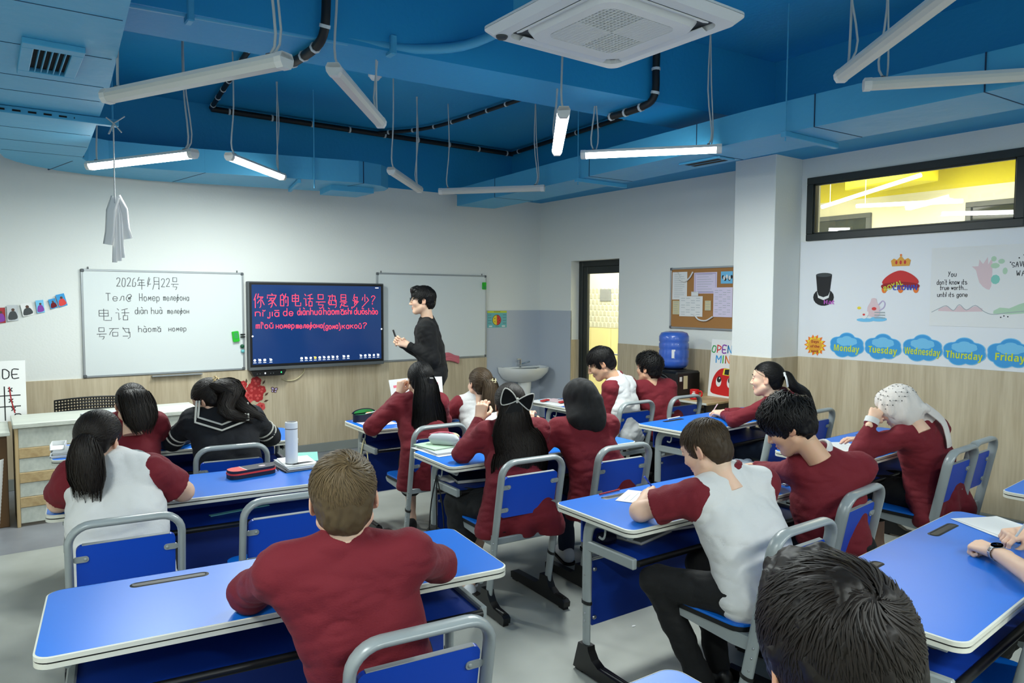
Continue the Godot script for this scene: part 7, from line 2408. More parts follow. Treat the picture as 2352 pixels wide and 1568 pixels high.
	# student at the right edge: only the forearms reach into the picture
	s = person({"label": "student with a steel wrist watch writing at the right edge, only the hands in view", "H": V(-2.88, 1.20, 6.72), "face": V(5, -30, 0), "SL": V(-3.10, 0.98, 6.86), "SR": V(-2.74, 0.99, 6.92), "EL": V(-3.33, 0.80, 6.73), "ER": V(-2.60, 0.80, 6.68), "WL": V(-3.125, 0.79, 6.53), "WR": V(-2.81, 0.795, 6.52), "HL": ["fist", V(0.35, 0.0, -0.9), V(-0.2, 1, 0)], "HR": ["pen", V(-0.75, -0.02, -0.35), V(0.2, 0.9, 0.35)], "P": V(-2.80, 0.53, 6.92), "KL": V(-2.96, 0.5, 6.52), "KR": V(-2.74, 0.5, 6.52), "AL": V(-2.76, 0.1, 6.34), "AR": V(-2.60, 0.1, 6.30), "hair": "hair_brown", "tint": fair, "cell": 0.009})
	dress_polo(s, 0.45)
	dress_legs(s, "cloth_black")
	dress_shoes(s, "plastic_white", "edge_white")
	hair_short(s, 600, 0.03, 0.2, "whorl", "short", 41)
	watch(s)
	pen_in_hand(s, "R", M.grey_light, "clear ballpoint pen in the hand at the right edge")
	# boy at the bottom edge
	s = person({"label": "boy with thick dark hair at the bottom edge, closest head to the camera", "H": V(-5.095, 1.20, 7.05), "face": V(-36, -4, 4), "hs": 1.05, "SL": V(-5.24, 1.0, 7.02), "SR": V(-4.96, 1.0, 7.16), "EL": V(-5.30, 0.81, 6.80), "ER": V(-4.76, 0.81, 6.92), "WL": V(-5.14, 0.79, 6.62), "WR": V(-4.92, 0.79, 6.66), "P": V(-5.02, 0.53, 7.22), "hair": "hair_dark", "tint": tan, "cell": 0.012, "eyes": false})
	dress_sweater(s, "maroon", 0.46)
	dress_legs(s, "cloth_black")
	dress_shoes(s, "plastic_black", "plastic_black")
	hair_short(s, 5200, 0.045, 0.75, "whorl", "short", 42)
	# the teacher
	s = person({"label": "teacher with glasses in a long black shirt standing in front of the right whiteboard", "H": V(-2.83, 1.655, 1.90), "face": V(58, -2, 0), "hs": 1.02, "SL": V(-2.88, 1.41, 2.05), "SR": V(-2.66, 1.41, 1.72), "EL": V(-2.83, 1.15, 2.08), "ER": V(-2.73, 1.16, 1.72), "WL": V(-3.0, 1.27, 1.95), "WR": V(-3.01, 1.275, 1.84), "N": V(-2.775, 1.475, 1.89), "HL": ["grip", V(-0.8, 0.35, -0.35), V(-0.2, 0.4, 0.9)], "HR": ["grip", V(-0.7, 0.45, 0.3), V(-0.2, 0.5, -0.85)], "P": V(-2.72, 0.98, 1.91), "KL": V(-2.78, 0.53, 1.99), "KR": V(-2.68, 0.53, 1.82), "AL": V(-2.74, 0.09, 2.02), "AR": V(-2.64, 0.09, 1.84), "hair": "hair_black", "tint": fair, "cell": 0.012, "b": 1.1})
	dress_sweater(s, "cloth_black", 0.90, "shirt", "cloth_black")
	dress_legs(s, "cloth_black")
	dress_shoes(s, "plastic_black", "plastic_black")
	hair_short(s, 1800, 0.04, 0.55, "whorl", "fringe", 43)
	var gl := B.new()
	for e in [-1, 1]:
		gl.add(ring_tube(s.hx * V(e * 0.033, 0.008, -0.105), s.hb.z, 0.021, 0.0016, 0.0016))
		gl.tube([s.hx * V(e * 0.054, 0.014, -0.103), s.hx * V(e * 0.074, 0.012, -0.06), s.hx * V(e * 0.080, 0.010, 0.01)], 0.0016, 0.0016, 6)
	gl.tube([s.hx * V(-0.012, 0.012, -0.108), s.hx * V(0.012, 0.012, -0.108)], 0.0016, 0.0016, 6)
	part("glasses", gl, M.grey_dark, s.o)
	single("marker", B.new().tube([V(0, 0, 0), V(-0.03, 0.12, -0.03)], 0.008, 0.008, 8), M.plastic_black, "black marker held in the teacher's hands", "marker", V(-3.06, 1.28, 1.87))


func pen_in_hand(s: Dictionary, q: String, material: Material, label: String) -> void:
	var x: Transform3D = s.hand_x[q]
	var k := 1.0 if q == "R" else -1.0
	var tip: Vector3 = x * V(-0.030, -0.066, -0.128)
	var end: Vector3 = x * V(-0.026, 0.060, -0.055)
	var at: Vector3 = tip + s.root
	var d := end - tip
	var o := thing("pen", label, "pen", at)
	part("barrel", B.new().tube([d.normalized() * 0.012, d.normalized() * 0.15], 0.0042, 0.0042, 8), material, o)
	part("tip", B.new().tube([Vector3.ZERO, d.normalized() * 0.012], 0.0012, 0.0012, 6), M.steel, o)
	part("cap", B.new().tube([d.normalized() * 0.135, d.normalized() * 0.153], 0.0048, 0.0048, 8), material, o)


func claw(s: Dictionary, xf: Transform3D, material: String) -> void:
	var m := B.new()
	for k in [-1, 1]:
		for j in 3: m.tube(smooth([xf * V(0.0, 0.012 - j * 0.014, 0.016), xf * V(k * 0.022, 0.016 - j * 0.016, 0.010), xf * V(k * 0.03, 0.012 - j * 0.018, -0.012)], 3), 0.0035, 0.0035, 6)
		m.tube([xf * V(k * 0.012, 0.03, 0.012), xf * V(k * 0.014, -0.035, 0.012)], 0.006, 0.005, 6)
	part("claw_clip", m, M[material], s.o)


func bow(s: Dictionary) -> void:
	var xf: Transform3D = s.hx * Transform3D(Basis(Vector3.BACK, -0.22) * Basis.from_scale(Vector3.ONE * 1.15), V(0.012, 0.055, 0.145))
	var b := B.new()
	var e := B.new()
	for k in [-1, 1]:
		var pts := [V(0, 0, 0), V(k * 0.035, 0.034, 0.012), V(k * 0.072, 0.045, 0.0), V(k * 0.078, 0.0, -0.008), V(k * 0.07, -0.035, 0.0), V(k * 0.035, -0.02, 0.012), V(0, 0, 0)]
		var sp := []
		for p in smooth(pts, 3): sp.append(xf * p)
		e.tube(sp, 0.0034, 0.0034, 6)
		var c: Vector3 = xf * V(k * 0.045, 0.004, 0.006)
		for j in sp.size() - 1:
			b.tri(c, sp[j], sp[j + 1]); b.tri(c, sp[j + 1], sp[j])
		var t := []
		for p in smooth([V(0, -0.004, 0.0), V(k * 0.02, -0.06, 0.006), V(k * 0.042, -0.13, -0.004), V(k * 0.058, -0.20, -0.012)], 4): t.append(xf * p)
		b.tube(t, 0.026, 0.003, 8, s.hb.x)
	var bo := part("bow", b, M.cloth_black, s.o)
	e.add(B.new().box(Vector3.ZERO, V(0.012, 0.026, 0.016), 0.004), xf)
	part("trim", e, M.stripe_white, bo)


func headscarf(s: Dictionary, material: String, k: float) -> void:
	var hx: Transform3D = s.hx
	var N: Vector3 = s.Nl
	var H: Vector3 = hx.origin
	var lo := H.min(N) - Vector3(0.26, 0.24, 0.26)
	var hi := H.max(N) + Vector3(0.26, 0.2, 0.26)
	var fd := Field.new(lo, hi, 0.0085)
	fd.ball(hx * V(0, 0.022, 0.012), V(0.093, 0.106, 0.117) * k, s.hb, 0.02)
	fd.ball(hx * V(0, -0.06, 0.02), V(0.082, 0.08, 0.09) * k, s.hb, 0.05)
	var back: Vector3 = -s.fwd
	if material == "cloth_black":
		fd.capsule(H.lerp(N, 0.55), N + V(0, 0.01, 0), 0.078, 0.095, 0.05)
		fd.capsule(N + s.across * 0.055 + back * 0.05 + V(0, 0.02, 0), N - s.across * 0.06 + back * 0.05 + V(0, 0.02, 0), 0.062, 0.062, 0.05)
		fd.capsule(hx * V(0.03, -0.03, 0.09), N + back * 0.095 + s.across * 0.05 - V(0, 0.015, 0), 0.05, 0.04, 0.05)
	else:
		fd.capsule(H.lerp(N, 0.4), N + V(0, 0.02, 0), 0.07, 0.072, 0.05)
		fd.capsule(hx * V(0.02, -0.05, 0.08), hx * V(0.0, -0.08, 0.125), 0.035, 0.026, 0.03)
	noise_fold.frequency = 9.0
	fd.crease(noise_fold, 0.006 if material == "cloth_black" else 0.009, V(1.0, 0.35, 1.0))
	noise_fold.frequency = 7.0
	fd.ball(hx * V(0, -0.02, -0.11), V(0.06, 0.085, 0.075), s.hb, 0.02, -1)
	var o := part("headscarf", fd.mesh(), M[material], s.o)
	if material == "scarf_white":
		var tail := B.new()
		var pts := []
		for p in smooth([hx * V(0.0, -0.07, 0.13), N + back * 0.10 + s.across * 0.03 + V(0, 0.02, 0), N + back * 0.125 + s.across * 0.05 - V(0, 0.07, 0), N + back * 0.13 + s.across * 0.06 - V(0, 0.13, 0)], 4): pts.append(p)
		tail.tube(pts, 0.03, 0.007, 10, s.across)
		part("scarf_tail", tail, M.scarf_white, o)
		# little dark marks of the print, laid on the cloth
		var r := RandomNumberGenerator.new()
		r.seed = 4
		var mk := B.new()
		for row in 8:
			for c in 14:
				var u := -0.1 + row * 0.135
				var a := TAU * (c + 0.5 * (row % 2)) / 14.0
				var q := sqrt(maxf(0.0, 1.0 - u * u))
				var dir := V(q * cos(a), u, q * sin(a))
				if dir.z < -0.55 and u < 0.55: continue
				var e := V(0.093, 0.106, 0.117) * k
				var p: Vector3 = hx * (V(0, 0.022, 0.012) + dir * e)
				var nn: Vector3 = (s.hb * (dir / e)).normalized()
				var x := fd_probe(fd, p, nn)
				var t := facing(x + nn * 0.0012, nn)
				mk.prism(PackedVector2Array([Vector2(-0.004, -0.003), Vector2(0.004, -0.003), Vector2(0.0, 0.005)]), 0.0006, t, false)
				if row % 2 == 1: mk.line([Vector2(-0.017, 0.0), Vector2(0.017, 0.0)], 0.0012, t)
		part("print", mk, M.ink, o).set_meta("kind", "stuff")


func fd_probe(fd: Field, p: Vector3, n: Vector3) -> Vector3:   # slide along n to the surface of the field
	var q := p + n * 0.03
	for k in 24:
		var g := (q - fd.o) / fd.cs
		var i := (clampi(int(g.z + 0.5), 0, fd.nz - 1) * fd.ny + clampi(int(g.y + 0.5), 0, fd.ny - 1)) * fd.nx + clampi(int(g.x + 0.5), 0, fd.nx - 1)
		if fd.f[i] < 0.0015: break
		q -= n * 0.0025
	return q


func laid(fd: Field, pts: Array, n: Array, out := 0.002) -> Array:   # points slid along n onto the cloth
	var r := []
	for k in pts.size(): r.append(fd_probe(fd, pts[k], n[k]) + n[k] * out)
	return r


func sailor(s: Dictionary, parent: Node3D, fd: Field) -> void:   # two white stripes round the collar flap and on the sleeves
	var N: Vector3 = s.Nl
	var a: Vector3 = s.across
	var back: Vector3 = -s.fwd
	var nn := (back + V(0, 0.55, 0)).normalized()
	for k in 2:
		var g := k * 0.026
		var key := [Vector2(-0.125 - g * 0.6, 0.05), Vector2(-0.13 - g * 0.6, -0.04 - g), Vector2(0.0, -0.085 - g * 1.2), Vector2(0.13 + g * 0.6, -0.04 - g), Vector2(0.125 + g * 0.6, 0.05)]
		var pts := []
		var ns := []
		for j in 4:
			for q in 6:
				var p: Vector2 = key[j].lerp(key[j + 1], q / 6.0)
				pts.append(N + a * p.x + V(0, p.y, 0) + nn * 0.09 + back * (0.02 - p.y * 0.6))
				ns.append(nn)
		part("collar_stripe", B.new().tube(laid(fd, pts, ns), 0.006, 0.0028, 8, a), M.stripe_white, parent)
	for q in ["L", "R"]:
		for k in 2:
			var E: Vector3 = s.J["E" + q]
			var S: Vector3 = s.J["S" + q]
			var d: Vector3 = (E - S).normalized()
			part("sleeve_stripe", ring_tube(S.lerp(E, 0.62 + k * 0.17), d, 0.0615, 0.004, 0.006), M.stripe_white, parent)


func watch(s: Dictionary) -> void:
	var d: Vector3 = (s.J.WL - s.J.EL).normalized()
	var at: Vector3 = s.J.WL - d * 0.015
	var up := (V(-0.15, 1, 0) - d * d.dot(V(-0.15, 1, 0))).normalized()
	var o := thing("wrist_watch", "steel wrist watch with a pale face on the left wrist at the right edge", "watch", at + s.root)
	var st := B.new()
	var side := d.cross(up)
	for k in 22:
		var a := TAU * k / 22.0 + 0.14
		if sin(a) > 0.86: continue
		var p := (side * cos(a) * 0.030 + up * sin(a) * 0.027)
		st.box(p, V(0.0085, 0.003, 0.018), 0.001, Basis(side * -sin(a) + up * cos(a), (side * cos(a) + up * sin(a)), d).orthonormalized())
	part("bracelet", st, M.steel, o)
	var xf := Transform3D(Basis(side, up, d).orthonormalized(), up * 0.027)
	part("case", B.new().lathe([Vector2(0.0, -0.003), Vector2(0.017, -0.003), Vector2(0.019, 0.002), Vector2(0.018, 0.006), Vector2(0.0155, 0.007), Vector2(0.0150, 0.0055)], xf, 24), M.chrome, o)
	part("dial", B.new().lathe([Vector2(0.0155, 0.0056), Vector2(0.0, 0.0057)], xf, 24), M.beige, o)
	var hn := B.new()
	hn.box(xf * V(0.003, 0.0065, 0.002), V(0.010, 0.0006, 0.0012), 0.0, xf.basis)
	hn.box(xf * V(0.0, 0.0065, -0.005), V(0.0012, 0.0006, 0.011), 0.0, xf.basis)
	part("hands", hn, M.ink, o)


# ---------------------------------------------------------------- teacher's corner
func build_teacher_corner() -> void:
	var t := thing("teacher_desk", "teacher's desk with a pale top and a front of pale and pine boards", "desk", V(-5.18, 0, 1.03))
	part("tabletop", B.new().box(V(0, 0.742, 0), V(1.29, 0.034, 0.50), 0.004), M.pale_board, t)
	part("side_panel", B.new().box(V(-0.625, 0.362, 0.0), V(0.022, 0.724, 0.46), 0.002), M.pine, t)
	part("side_panel", B.new().box(V(0.625, 0.362, 0.0), V(0.022, 0.724, 0.46), 0.002), M.pine, t)
	var y := 0.722
	for q in [["pale_board", 0.145, 0.0], ["pine", 0.075, 0.008], ["pale_board", 0.105, 0.0], ["pine", 0.075, 0.008], ["pale_board", 0.105, 0.0], ["pine", 0.075, 0.008], ["pale_board", 0.118, 0.0]]:
		part("front_board", B.new().box(V(0, y - q[1] / 2, 0.215 + q[2]), V(1.226, q[1] - 0.003, 0.016), 0.002), M[q[0]], t)
		y -= q[1]
	var c := thing("side_cabinet", "low cabinet with a pale top at the left edge beside the teacher's desk", "cabinet", V(-6.3, 0, 0.95))
	part("top", B.new().box(V(0, 0.69, 0), V(0.92, 0.03, 0.62), 0.004), M.pale_board, c)
	part("body", B.new().box(V(0, 0.338, -0.02), V(0.88, 0.674, 0.54), 0.003), M.brown_board, c)
	var sd := thing("sign_board", "white board reading SIDE with a red crossed row, leaning at the left edge", "sign", V(-6.045, 0.706, 0.72))
	sd.rotation.x = -0.06
	part("sheet", sheet(0.66, 0.47, Transform3D(Basis.IDENTITY, V(0, 0.235, 0)), 0.012), M.paper, sd)
	var k := B.new()
	pen(k, "SIDE", Transform3D(Basis.IDENTITY, V(0.10, 0.335, 0.0126)), 0.095, 0.008, 0.185)
	k.line([Vector2(-0.2, 0.115), Vector2(0.29, 0.115)], 0.008, Transform3D(Basis.IDENTITY, V(0, 0, 0.0126)))
	k.line([Vector2(0.05, 0.02), Vector2(0.05, 0.27)], 0.008, Transform3D(Basis.IDENTITY, V(0, 0, 0.0126)))
	k.line([Vector2(0.19, 0.01), Vector2(0.19, 0.27)], 0.008, Transform3D(Basis.IDENTITY, V(0, 0, 0.0126)))
	k.line([Vector2(-0.1, 0.20), Vector2(0.29, 0.20)], 0.008, Transform3D(Basis.IDENTITY, V(0, 0, 0.0126)))
	for q in [[0.215, 0.215], [0.218, 0.13], [0.232, 0.065]]: pen(k, "✕", Transform3D(Basis.IDENTITY, V(q[0], q[1], 0.0126)), 0.06, 0.008)
	pen(k, "○", Transform3D(Basis.IDENTITY, V(0.245, 0.012, 0.0126)), 0.07, 0.008, 0.045)
	part("lettering", k, M.ink, sd)
	part("red_line", B.new().line([Vector2(0.222, 0.265), Vector2(0.232, 0.16), Vector2(0.252, 0.065)], 0.009, Transform3D(Basis.IDENTITY, V(0, 0, 0.013))), M.ink_red, sd)
	var ch := thing("office_chair", "black office chair with a perforated back behind the teacher's desk", "chair", V(-5.27, 0, 0.52))
	var bk := B.new()
	var pt := func(u: float, v: float) -> Vector3: return V(u * 0.25, 0.46 + v * 0.385 - absf(u) * absf(u) * 0.02, 0.13 + u * u * 0.06 * -1.0)
	for r in 17:
		var row := []
		for q in 13: row.append(pt.call(-1.0 + q / 6.0, r / 16.0))
		bk.tube(row, 0.0075 if r % 16 else 0.016, 0.007, 6)
	for q in 25:
		var col := []
		for r in 9: col.append(pt.call(-1.0 + q / 12.0, r / 8.0))
		bk.tube(col, 0.0055 if q % 24 else 0.014, 0.006, 6)
	part("backrest", bk, M.plastic_black, ch)
	part("seat", B.new().box(V(0, 0.43, -0.08), V(0.46, 0.06, 0.44), 0.02), M.cloth_black, ch)
	part("column", B.new().tube([V(0, 0.06, -0.05), V(0, 0.41, -0.05)], 0.028, 0.028, 12), M.plastic_black, ch)
	for q in 5:
		var a := TAU * q / 5.0
		part("leg", B.new().tube([V(0, 0.09, -0.05), V(sin(a) * 0.27, 0.05, -0.05 + cos(a) * 0.27)], 0.018, 0.014, 8), M.plastic_black, ch)
		part("castor", B.new().ball(V(sin(a) * 0.27, 0.025, -0.05 + cos(a) * 0.27), V(0.022, 0.025, 0.022)), M.plastic_black, ch)
	var lp := thing("laptop", "thin closed grey laptop lying on the teacher's desk", "laptop", V(-5.20, 0.76, 1.16), 0.35)
	part("base", B.new().box(V(0, 0.006, 0), V(0.33, 0.011, 0.22), 0.004), M.grey, lp)
	part("lid", B.new().box(V(0, 0.0155, 0), V(0.33, 0.006, 0.22), 0.002), M.grey_light, lp)
	var pl := thing("planter", "tall white ribbed plant pot standing at the left edge", "planter", V(-6.0, 0, 1.16))
	var prof := []
	for q in 40:
		var h := q / 39.0
		prof.append(Vector2(0.088 + h * 0.036 + (0.0016 if q % 2 else 0.0), h * 0.5))
	prof.append_array([Vector2(0.124, 0.505), Vector2(0.116, 0.503), Vector2(0.112, 0.46), Vector2(0.0, 0.455)])
	part("pot", B.new().lathe(prof, Transform3D.IDENTITY, 32), M.ceramic, pl)
	part("soil", B.new().lathe([Vector2(0.113, 0.462), Vector2(0.05, 0.472), Vector2(0.0, 0.475)], Transform3D.IDENTITY, 20), M.brown, pl)


# ---------------------------------------------------------------- small things on and under the desks
func block(called: String, cat: String, label: String, at: Vector3, size: Vector3, turn: float, cover: Material, group := "") -> Node3D:   # a book: cover and pages
	var o := thing(called, label, cat, at, turn, group)
	part("cover", B.new().box(V(0, size.y - 0.0012, 0), V(size.x, 0.0024, size.z), 0.0006), cover, o)
	part("cover", B.new().box(V(0, 0.0012, 0), V(size.x, 0.0024, size.z), 0.0006), cover, o)
	part("pages", B.new().box(V(0.002, size.y / 2, 0), V(size.x - 0.008, size.y - 0.0046, size.z - 0.006)), M.paper, o)
	return o


func leaf(label: String, at: Vector3, size: Vector2, turn: float, lines := 0, mat_ := "paper", group := "") -> Node3D:
	var o := thing("paper_sheet", label, "paper", at, turn, group)
	part("sheet", sheet(size.x, size.y, flat(V(0, 0.0004, 0)), 0.0012), M[mat_], o)
	if lines > 0:
		var m := B.new()
		for k in lines: m.line([Vector2(-size.x * 0.4, size.y * (0.38 - 0.76 * k / lines)), Vector2(size.x * (0.1 + 0.28 * absf(sin(k * 2.1))), size.y * (0.38 - 0.76 * k / lines))], 0.0022, flat(V(0, 0.0018, 0)))
		part("writing", m, M.pencil_grey, o)
	return o


func soft_case(m: B, w: float, h: float, d: float, n := 7) -> void:   # rounded bag lying along x
	var pts := []
	for k in n + 2: pts.append(V(lerpf(-w / 2, w / 2, k / (n + 1.0)), h / 2, 0))
	var k0 := m.v.size()
	m.tube(pts, d / 2, h / 2, 18, V(0, 0, 1))
	for j in range(k0, m.v.size()):
		var x := m.v[j].x / (w / 2)
		var s := sqrt(maxf(0.05, 1.0 - pow(absf(x), 5.0)))
		var p := m.v[j] - V(0, h / 2, 0)
		var q := Vector2(p.y / (h / 2), p.z / (d / 2))
		var l := maxf(absf(q.x), absf(q.y))
		var sq: float = lerpf(1.0, q.length() / maxf(l, 0.001), 0.6)
		m.v[j] = V(m.v[j].x, h / 2 + p.y * sq * s, p.z * sq * s)


func build_small_things() -> void:
	var Y := DESK_H + 0.001
	# second desk on the left
	var pc := thing("pencil_case", "red and navy zipped pencil case on the left desk", "pencil case", V(-4.87, Y, 3.73), 0.14)
	var m := B.new()
	m.prism(rrect(0.245, 0.105, 0.04, 6), 0.022, flat(V(0, 0, 0)))
	part("base", m, M.navy, pc)
	part("zip_band", B.new().prism(rrect(0.249, 0.109, 0.042, 6), 0.008, flat(V(0, 0.020, 0))), M.coral, pc)
	var top := B.new()
	top.prism(rrect(0.243, 0.103, 0.04, 6), 0.014, flat(V(0, 0.027, 0)))
	part("lid", top, M.navy, pc)
	var lp := PackedVector2Array([Vector2(-0.045, -0.0505), Vector2(-0.045, 0.0505), Vector2(-0.085, 0.0505), Vector2(-0.11, 0.038), Vector2(-0.1205, 0.012), Vector2(-0.1205, -0.012), Vector2(-0.11, -0.038), Vector2(-0.085, -0.0505)])
	part("lid_patch", B.new().prism(lp, 0.0146, flat(V(0, 0.027, 0))), M.coral, pc)
	part("white_line", B.new().box(V(-0.044, 0.0415, 0), V(0.004, 0.0012, 0.1)), M.paper, pc)
	part("badge", B.new().prism(circle(0.018, 16, 0.013), 0.001, flat(V(0.055, 0.0412, 0.008))), M.pastel_pink, pc)
	part("zip_pull", B.new().tube(smooth([V(0.122, 0.024, -0.01), V(0.135, 0.016, 0.0), V(0.138, 0.004, 0.022)], 3), 0.005, 0.003, 6), M.navy, pc)
	block("notebook", "notebook", "dark edged notebook at the bottom of the pile under the white flask", V(-4.62, Y, 3.66), V(0.19, 0.008, 0.27), 0.02, M.navy, "notebooks under the flask")
	block("notebook", "notebook", "white notebook in the middle of the pile under the white flask", V(-4.60, Y + 0.008, 3.66), V(0.185, 0.012, 0.26), -0.03, M.grey_light, "notebooks under the flask")
	block("notebook", "notebook", "white and black notebook on top of the pile under the flask", V(-4.60, Y + 0.020, 3.655), V(0.17, 0.006, 0.23), -0.12, M.paper, "notebooks under the flask")
	part("cover_print", flat_shape([Vector2(-0.05, -0.10), Vector2(0.075, -0.07), Vector2(0.05, -0.045), Vector2(-0.01, -0.05)], flat(V(-4.60, Y + 0.0263, 3.655)), 0.0004), M.ink, get_node("notebook_002"))
	get_node("notebook_002").get_child(-1).position = V(4.60, -Y - 0.020, -3.655)
	var mint := leaf("mint green sheet sticking out behind the white flask", V(-4.525, Y + 0.0205, 3.56), Vector2(0.15, 0.24), -0.35, 0, "mint")
	var fl := thing("flask", "tall white flask standing on notebooks", "flask", V(-4.645, Y + 0.0262, 3.70))
	part("body", B.new().lathe([Vector2(0, 0), Vector2(0.031, 0.0), Vector2(0.033, 0.003), Vector2(0.033, 0.188)], Transform3D.IDENTITY, 28), M.plastic_white, fl)
	part("base_ring", B.new().lathe([Vector2(0.0336, 0.001), Vector2(0.0336, 0.004)], Transform3D.IDENTITY, 28), M.grey_dark, fl)
	part("seam", B.new().lathe([Vector2(0.0322, 0.188), Vector2(0.0322, 0.1915)], Transform3D.IDENTITY, 28), M.ink, fl)
	part("lid", B.new().lathe([Vector2(0.0333, 0.1915), Vector2(0.0333, 0.222), Vector2(0.031, 0.226), Vector2(0.027, 0.2265)], Transform3D.IDENTITY, 28), M.plastic_white, fl)
	part("lid_top", B.new().lathe([Vector2(0.027, 0.2262), Vector2(0.0, 0.2262)], Transform3D.IDENTITY, 24), M.grey_dark, fl)
	single("ruler", B.new().box(V(0, 0.003, 0), V(0.30, 0.004, 0.03), 0.001), M.teal, "teal ruler lying in the drawer of the desk with the flask", "ruler", V(-4.95, 0.5915, 3.80), 0.1)
	# front left desk
	block("notebook", "notebook", "grey notebook low in the pile at the left end of the front left desk", V(-5.575, Y, 2.58), V(0.21, 0.012, 0.25), -0.1, M.grey_light, "notebooks at the left end of the front desk")
	block("notebook", "notebook", "grey notebook upper in the pile at the left end of the front left desk", V(-5.57, Y + 0.012, 2.575), V(0.19, 0.012, 0.23), -0.16, M.grey, "notebooks at the left end of the front desk")
	var bx := thing("clear_box", "open clear plastic sleeve at the left end of the front left desk", "box", V(-5.635, Y + 0.024, 2.50), -0.15)
	part("base", B.new().box(V(0, 0.002, 0), V(0.075, 0.004, 0.15), 0.001), M.paper, bx)
	for q in [[-0.036, 0, 0.003, 0.15], [0.036, 0, 0.003, 0.15], [0, -0.073, 0.075, 0.003]]: part("side", B.new().box(V(q[0], 0.016, q[1]), V(q[2], 0.03, q[3]), 0.001), M.plastic_white, bx)
	leaf("open exercise book page before the girl in the striped sweater", V(-4.80, Y, 2.60), Vector2(0.3, 0.21), -0.1, 8)
	# middle front desk
	leaf("printed notebook sheet under the dark pencil case", V(-3.64, Y, 2.62), Vector2(0.24, 0.30), -0.04, 8, "paper_lilac")
	var dc := thing("pencil_case", "dark round pencil case lying open with a green lining", "pencil case", V(-3.66, Y + 0.002, 2.52), 0.08)
	m = B.new()
	band_at(m, rrect(0.215, 0.09, 0.042, 6), 0.0, 0.055, Vector3.ZERO)
	m.prism(rrect(0.21, 0.086, 0.04, 6), 0.002, flat(Vector3.ZERO))
	part("body", m, M.navy, dc)
	part("lining", B.new().prism(rrect(0.205, 0.08, 0.038, 6), 0.001, flat(V(0, 0.047, 0))), M.green_dark, dc)
	m = B.new()
	var ar := PackedVector2Array()
	for k in 13: ar.append(Vector2(cos(PI * k / 12.0) * 0.1, 0.054 + sin(PI * k / 12.0) * 0.034))
	m.prism(ar, 0.006, Transform3D(Basis.IDENTITY, V(0, 0, -0.045)))
	part("open_lid", m, M.navy, dc)
	var ar2 := PackedVector2Array()
	for k in 13: ar2.append(Vector2(cos(PI * k / 12.0) * 0.085, 0.056 + sin(PI * k / 12.0) * 0.026))
	part("lid_lining", B.new().prism(ar2, 0.001, Transform3D(Basis.IDENTITY, V(0, 0, -0.0388)), false), M.green, dc)
	part("pen", B.new().tube([V(-0.02, 0.056, 0.02), V(0.1, 0.064, 0.0)], 0.004, 0.004, 6), M.paper, dc)
	part("eraser", B.new().box(V(0.02, 0.055, 0.0), V(0.04, 0.014, 0.02), 0.004), M.orange, dc)
	for q in [[0.04, 0.015], [0.085, 0.02]]: part("patch", B.new().ball(V(q[0], q[1] + 0.012, 0.046), V(0.013, 0.016, 0.004)), M.coral, dc)
	single("pencil", B.new().tube([V(-0.07, 0.004, 0), V(0.07, 0.004, 0.01)], 0.004, 0.004, 6), M.rose, "dark red pencil beside the open dark pencil case", "pencil", V(-3.60, Y + 0.002, 2.66), 0.1)
	var bk := thing("booklet", "white printed booklet standing open in front of the long haired girl", "book", V(-3.28, Y, 2.62), 0.0)
	for s in [-1, 1]:
		var pg := part("page", sheet(0.23, 0.31, Transform3D(Basis(Vector3.UP, s * -0.28) * Basis(Vector3.RIGHT, -0.25), V(s * 0.112, 0.155, -0.02)), 0.002), M.paper, bk)
		var xf := Transform3D(Basis(Vector3.UP, s * -0.28) * Basis(Vector3.RIGHT, -0.25), V(s * 0.112, 0.155, -0.02))
		part("block_print", sheet(0.06, 0.02, lift(xf, s * 0.05, 0.10, 0.0022), 0.0004), M.pink, pg)
		var ln := B.new()
		for k in 4:
			ln.add(ring_tube(lift(xf, -0.04 + k * 0.025 * s, -0.01 - k * 0.03, 0.0024).origin, xf.basis.z, 0.012 + 0.003 * (k % 2), 0.0009, 0.0009))
		part("drawing", ln, M.ink, pg)
	for k in 2: block("notebook", "notebook", ["lower white notebook near the claw clip girl's elbow", "upper white notebook near the claw clip girl's elbow"][k], V(-3.10, Y + 0.011 * k, 2.80), V(0.2, 0.011, 0.14), 0.05 + 0.1 * k, M.paper, "notebooks by the claw clip girl")
	var tote := thing("tote_bag", "cream cloth bag hanging from the desk hook at the left of the middle row", "bag", V(-3.745, 0.64, 2.66))
	m = B.new()
	for s in [-1, 1]: m.tube(smooth([V(0, 0.01, 0.0), V(s * 0.012, -0.08, s * 0.02), V(s * 0.012, -0.18, s * 0.045)], 3), 0.011, 0.003, 6, V(0, 0, 1))
	part("handle", m, M.beige, tote)
	part("bag", flesh([[V(0, -0.17, -0.03), V(0, -0.17, 0.04), 0.022, 0.022], [V(0, -0.25, -0.06), V(0, -0.25, 0.08), 0.032, 0.032], [V(0, -0.42, -0.08), V(0, -0.42, 0.1), 0.04, 0.04]], 0.012, 0.06, [], 0.008), M.beige, tote)
	# desk of the girl with the bow
	leaf("white sheet at the bottom of the papers under the pale pencil case", V(-3.74, Y, 3.76), Vector2(0.24, 0.33), 0.02, 6)
	block("notebook", "notebook", "pale notebook under the grey and pink pencil case", V(-3.73, Y + 0.002, 3.75), V(0.22, 0.012, 0.30), -0.08, M.grey_light)
	block("notebook", "notebook", "cream striped notebook directly below the grey and pink pencil case", V(-3.755, Y + 0.014, 3.70), V(0.16, 0.008, 0.22), 0.12, M.pastel_green)
	var gc := thing("pencil_case", "pale grey pencil case with a pink zip, lying open", "pencil case", V(-3.70, Y + 0.022, 3.72), -0.95)
	m = B.new()
	soft_case(m, 0.20, 0.07, 0.075)
	part("body", m, M.grey_light, gc)
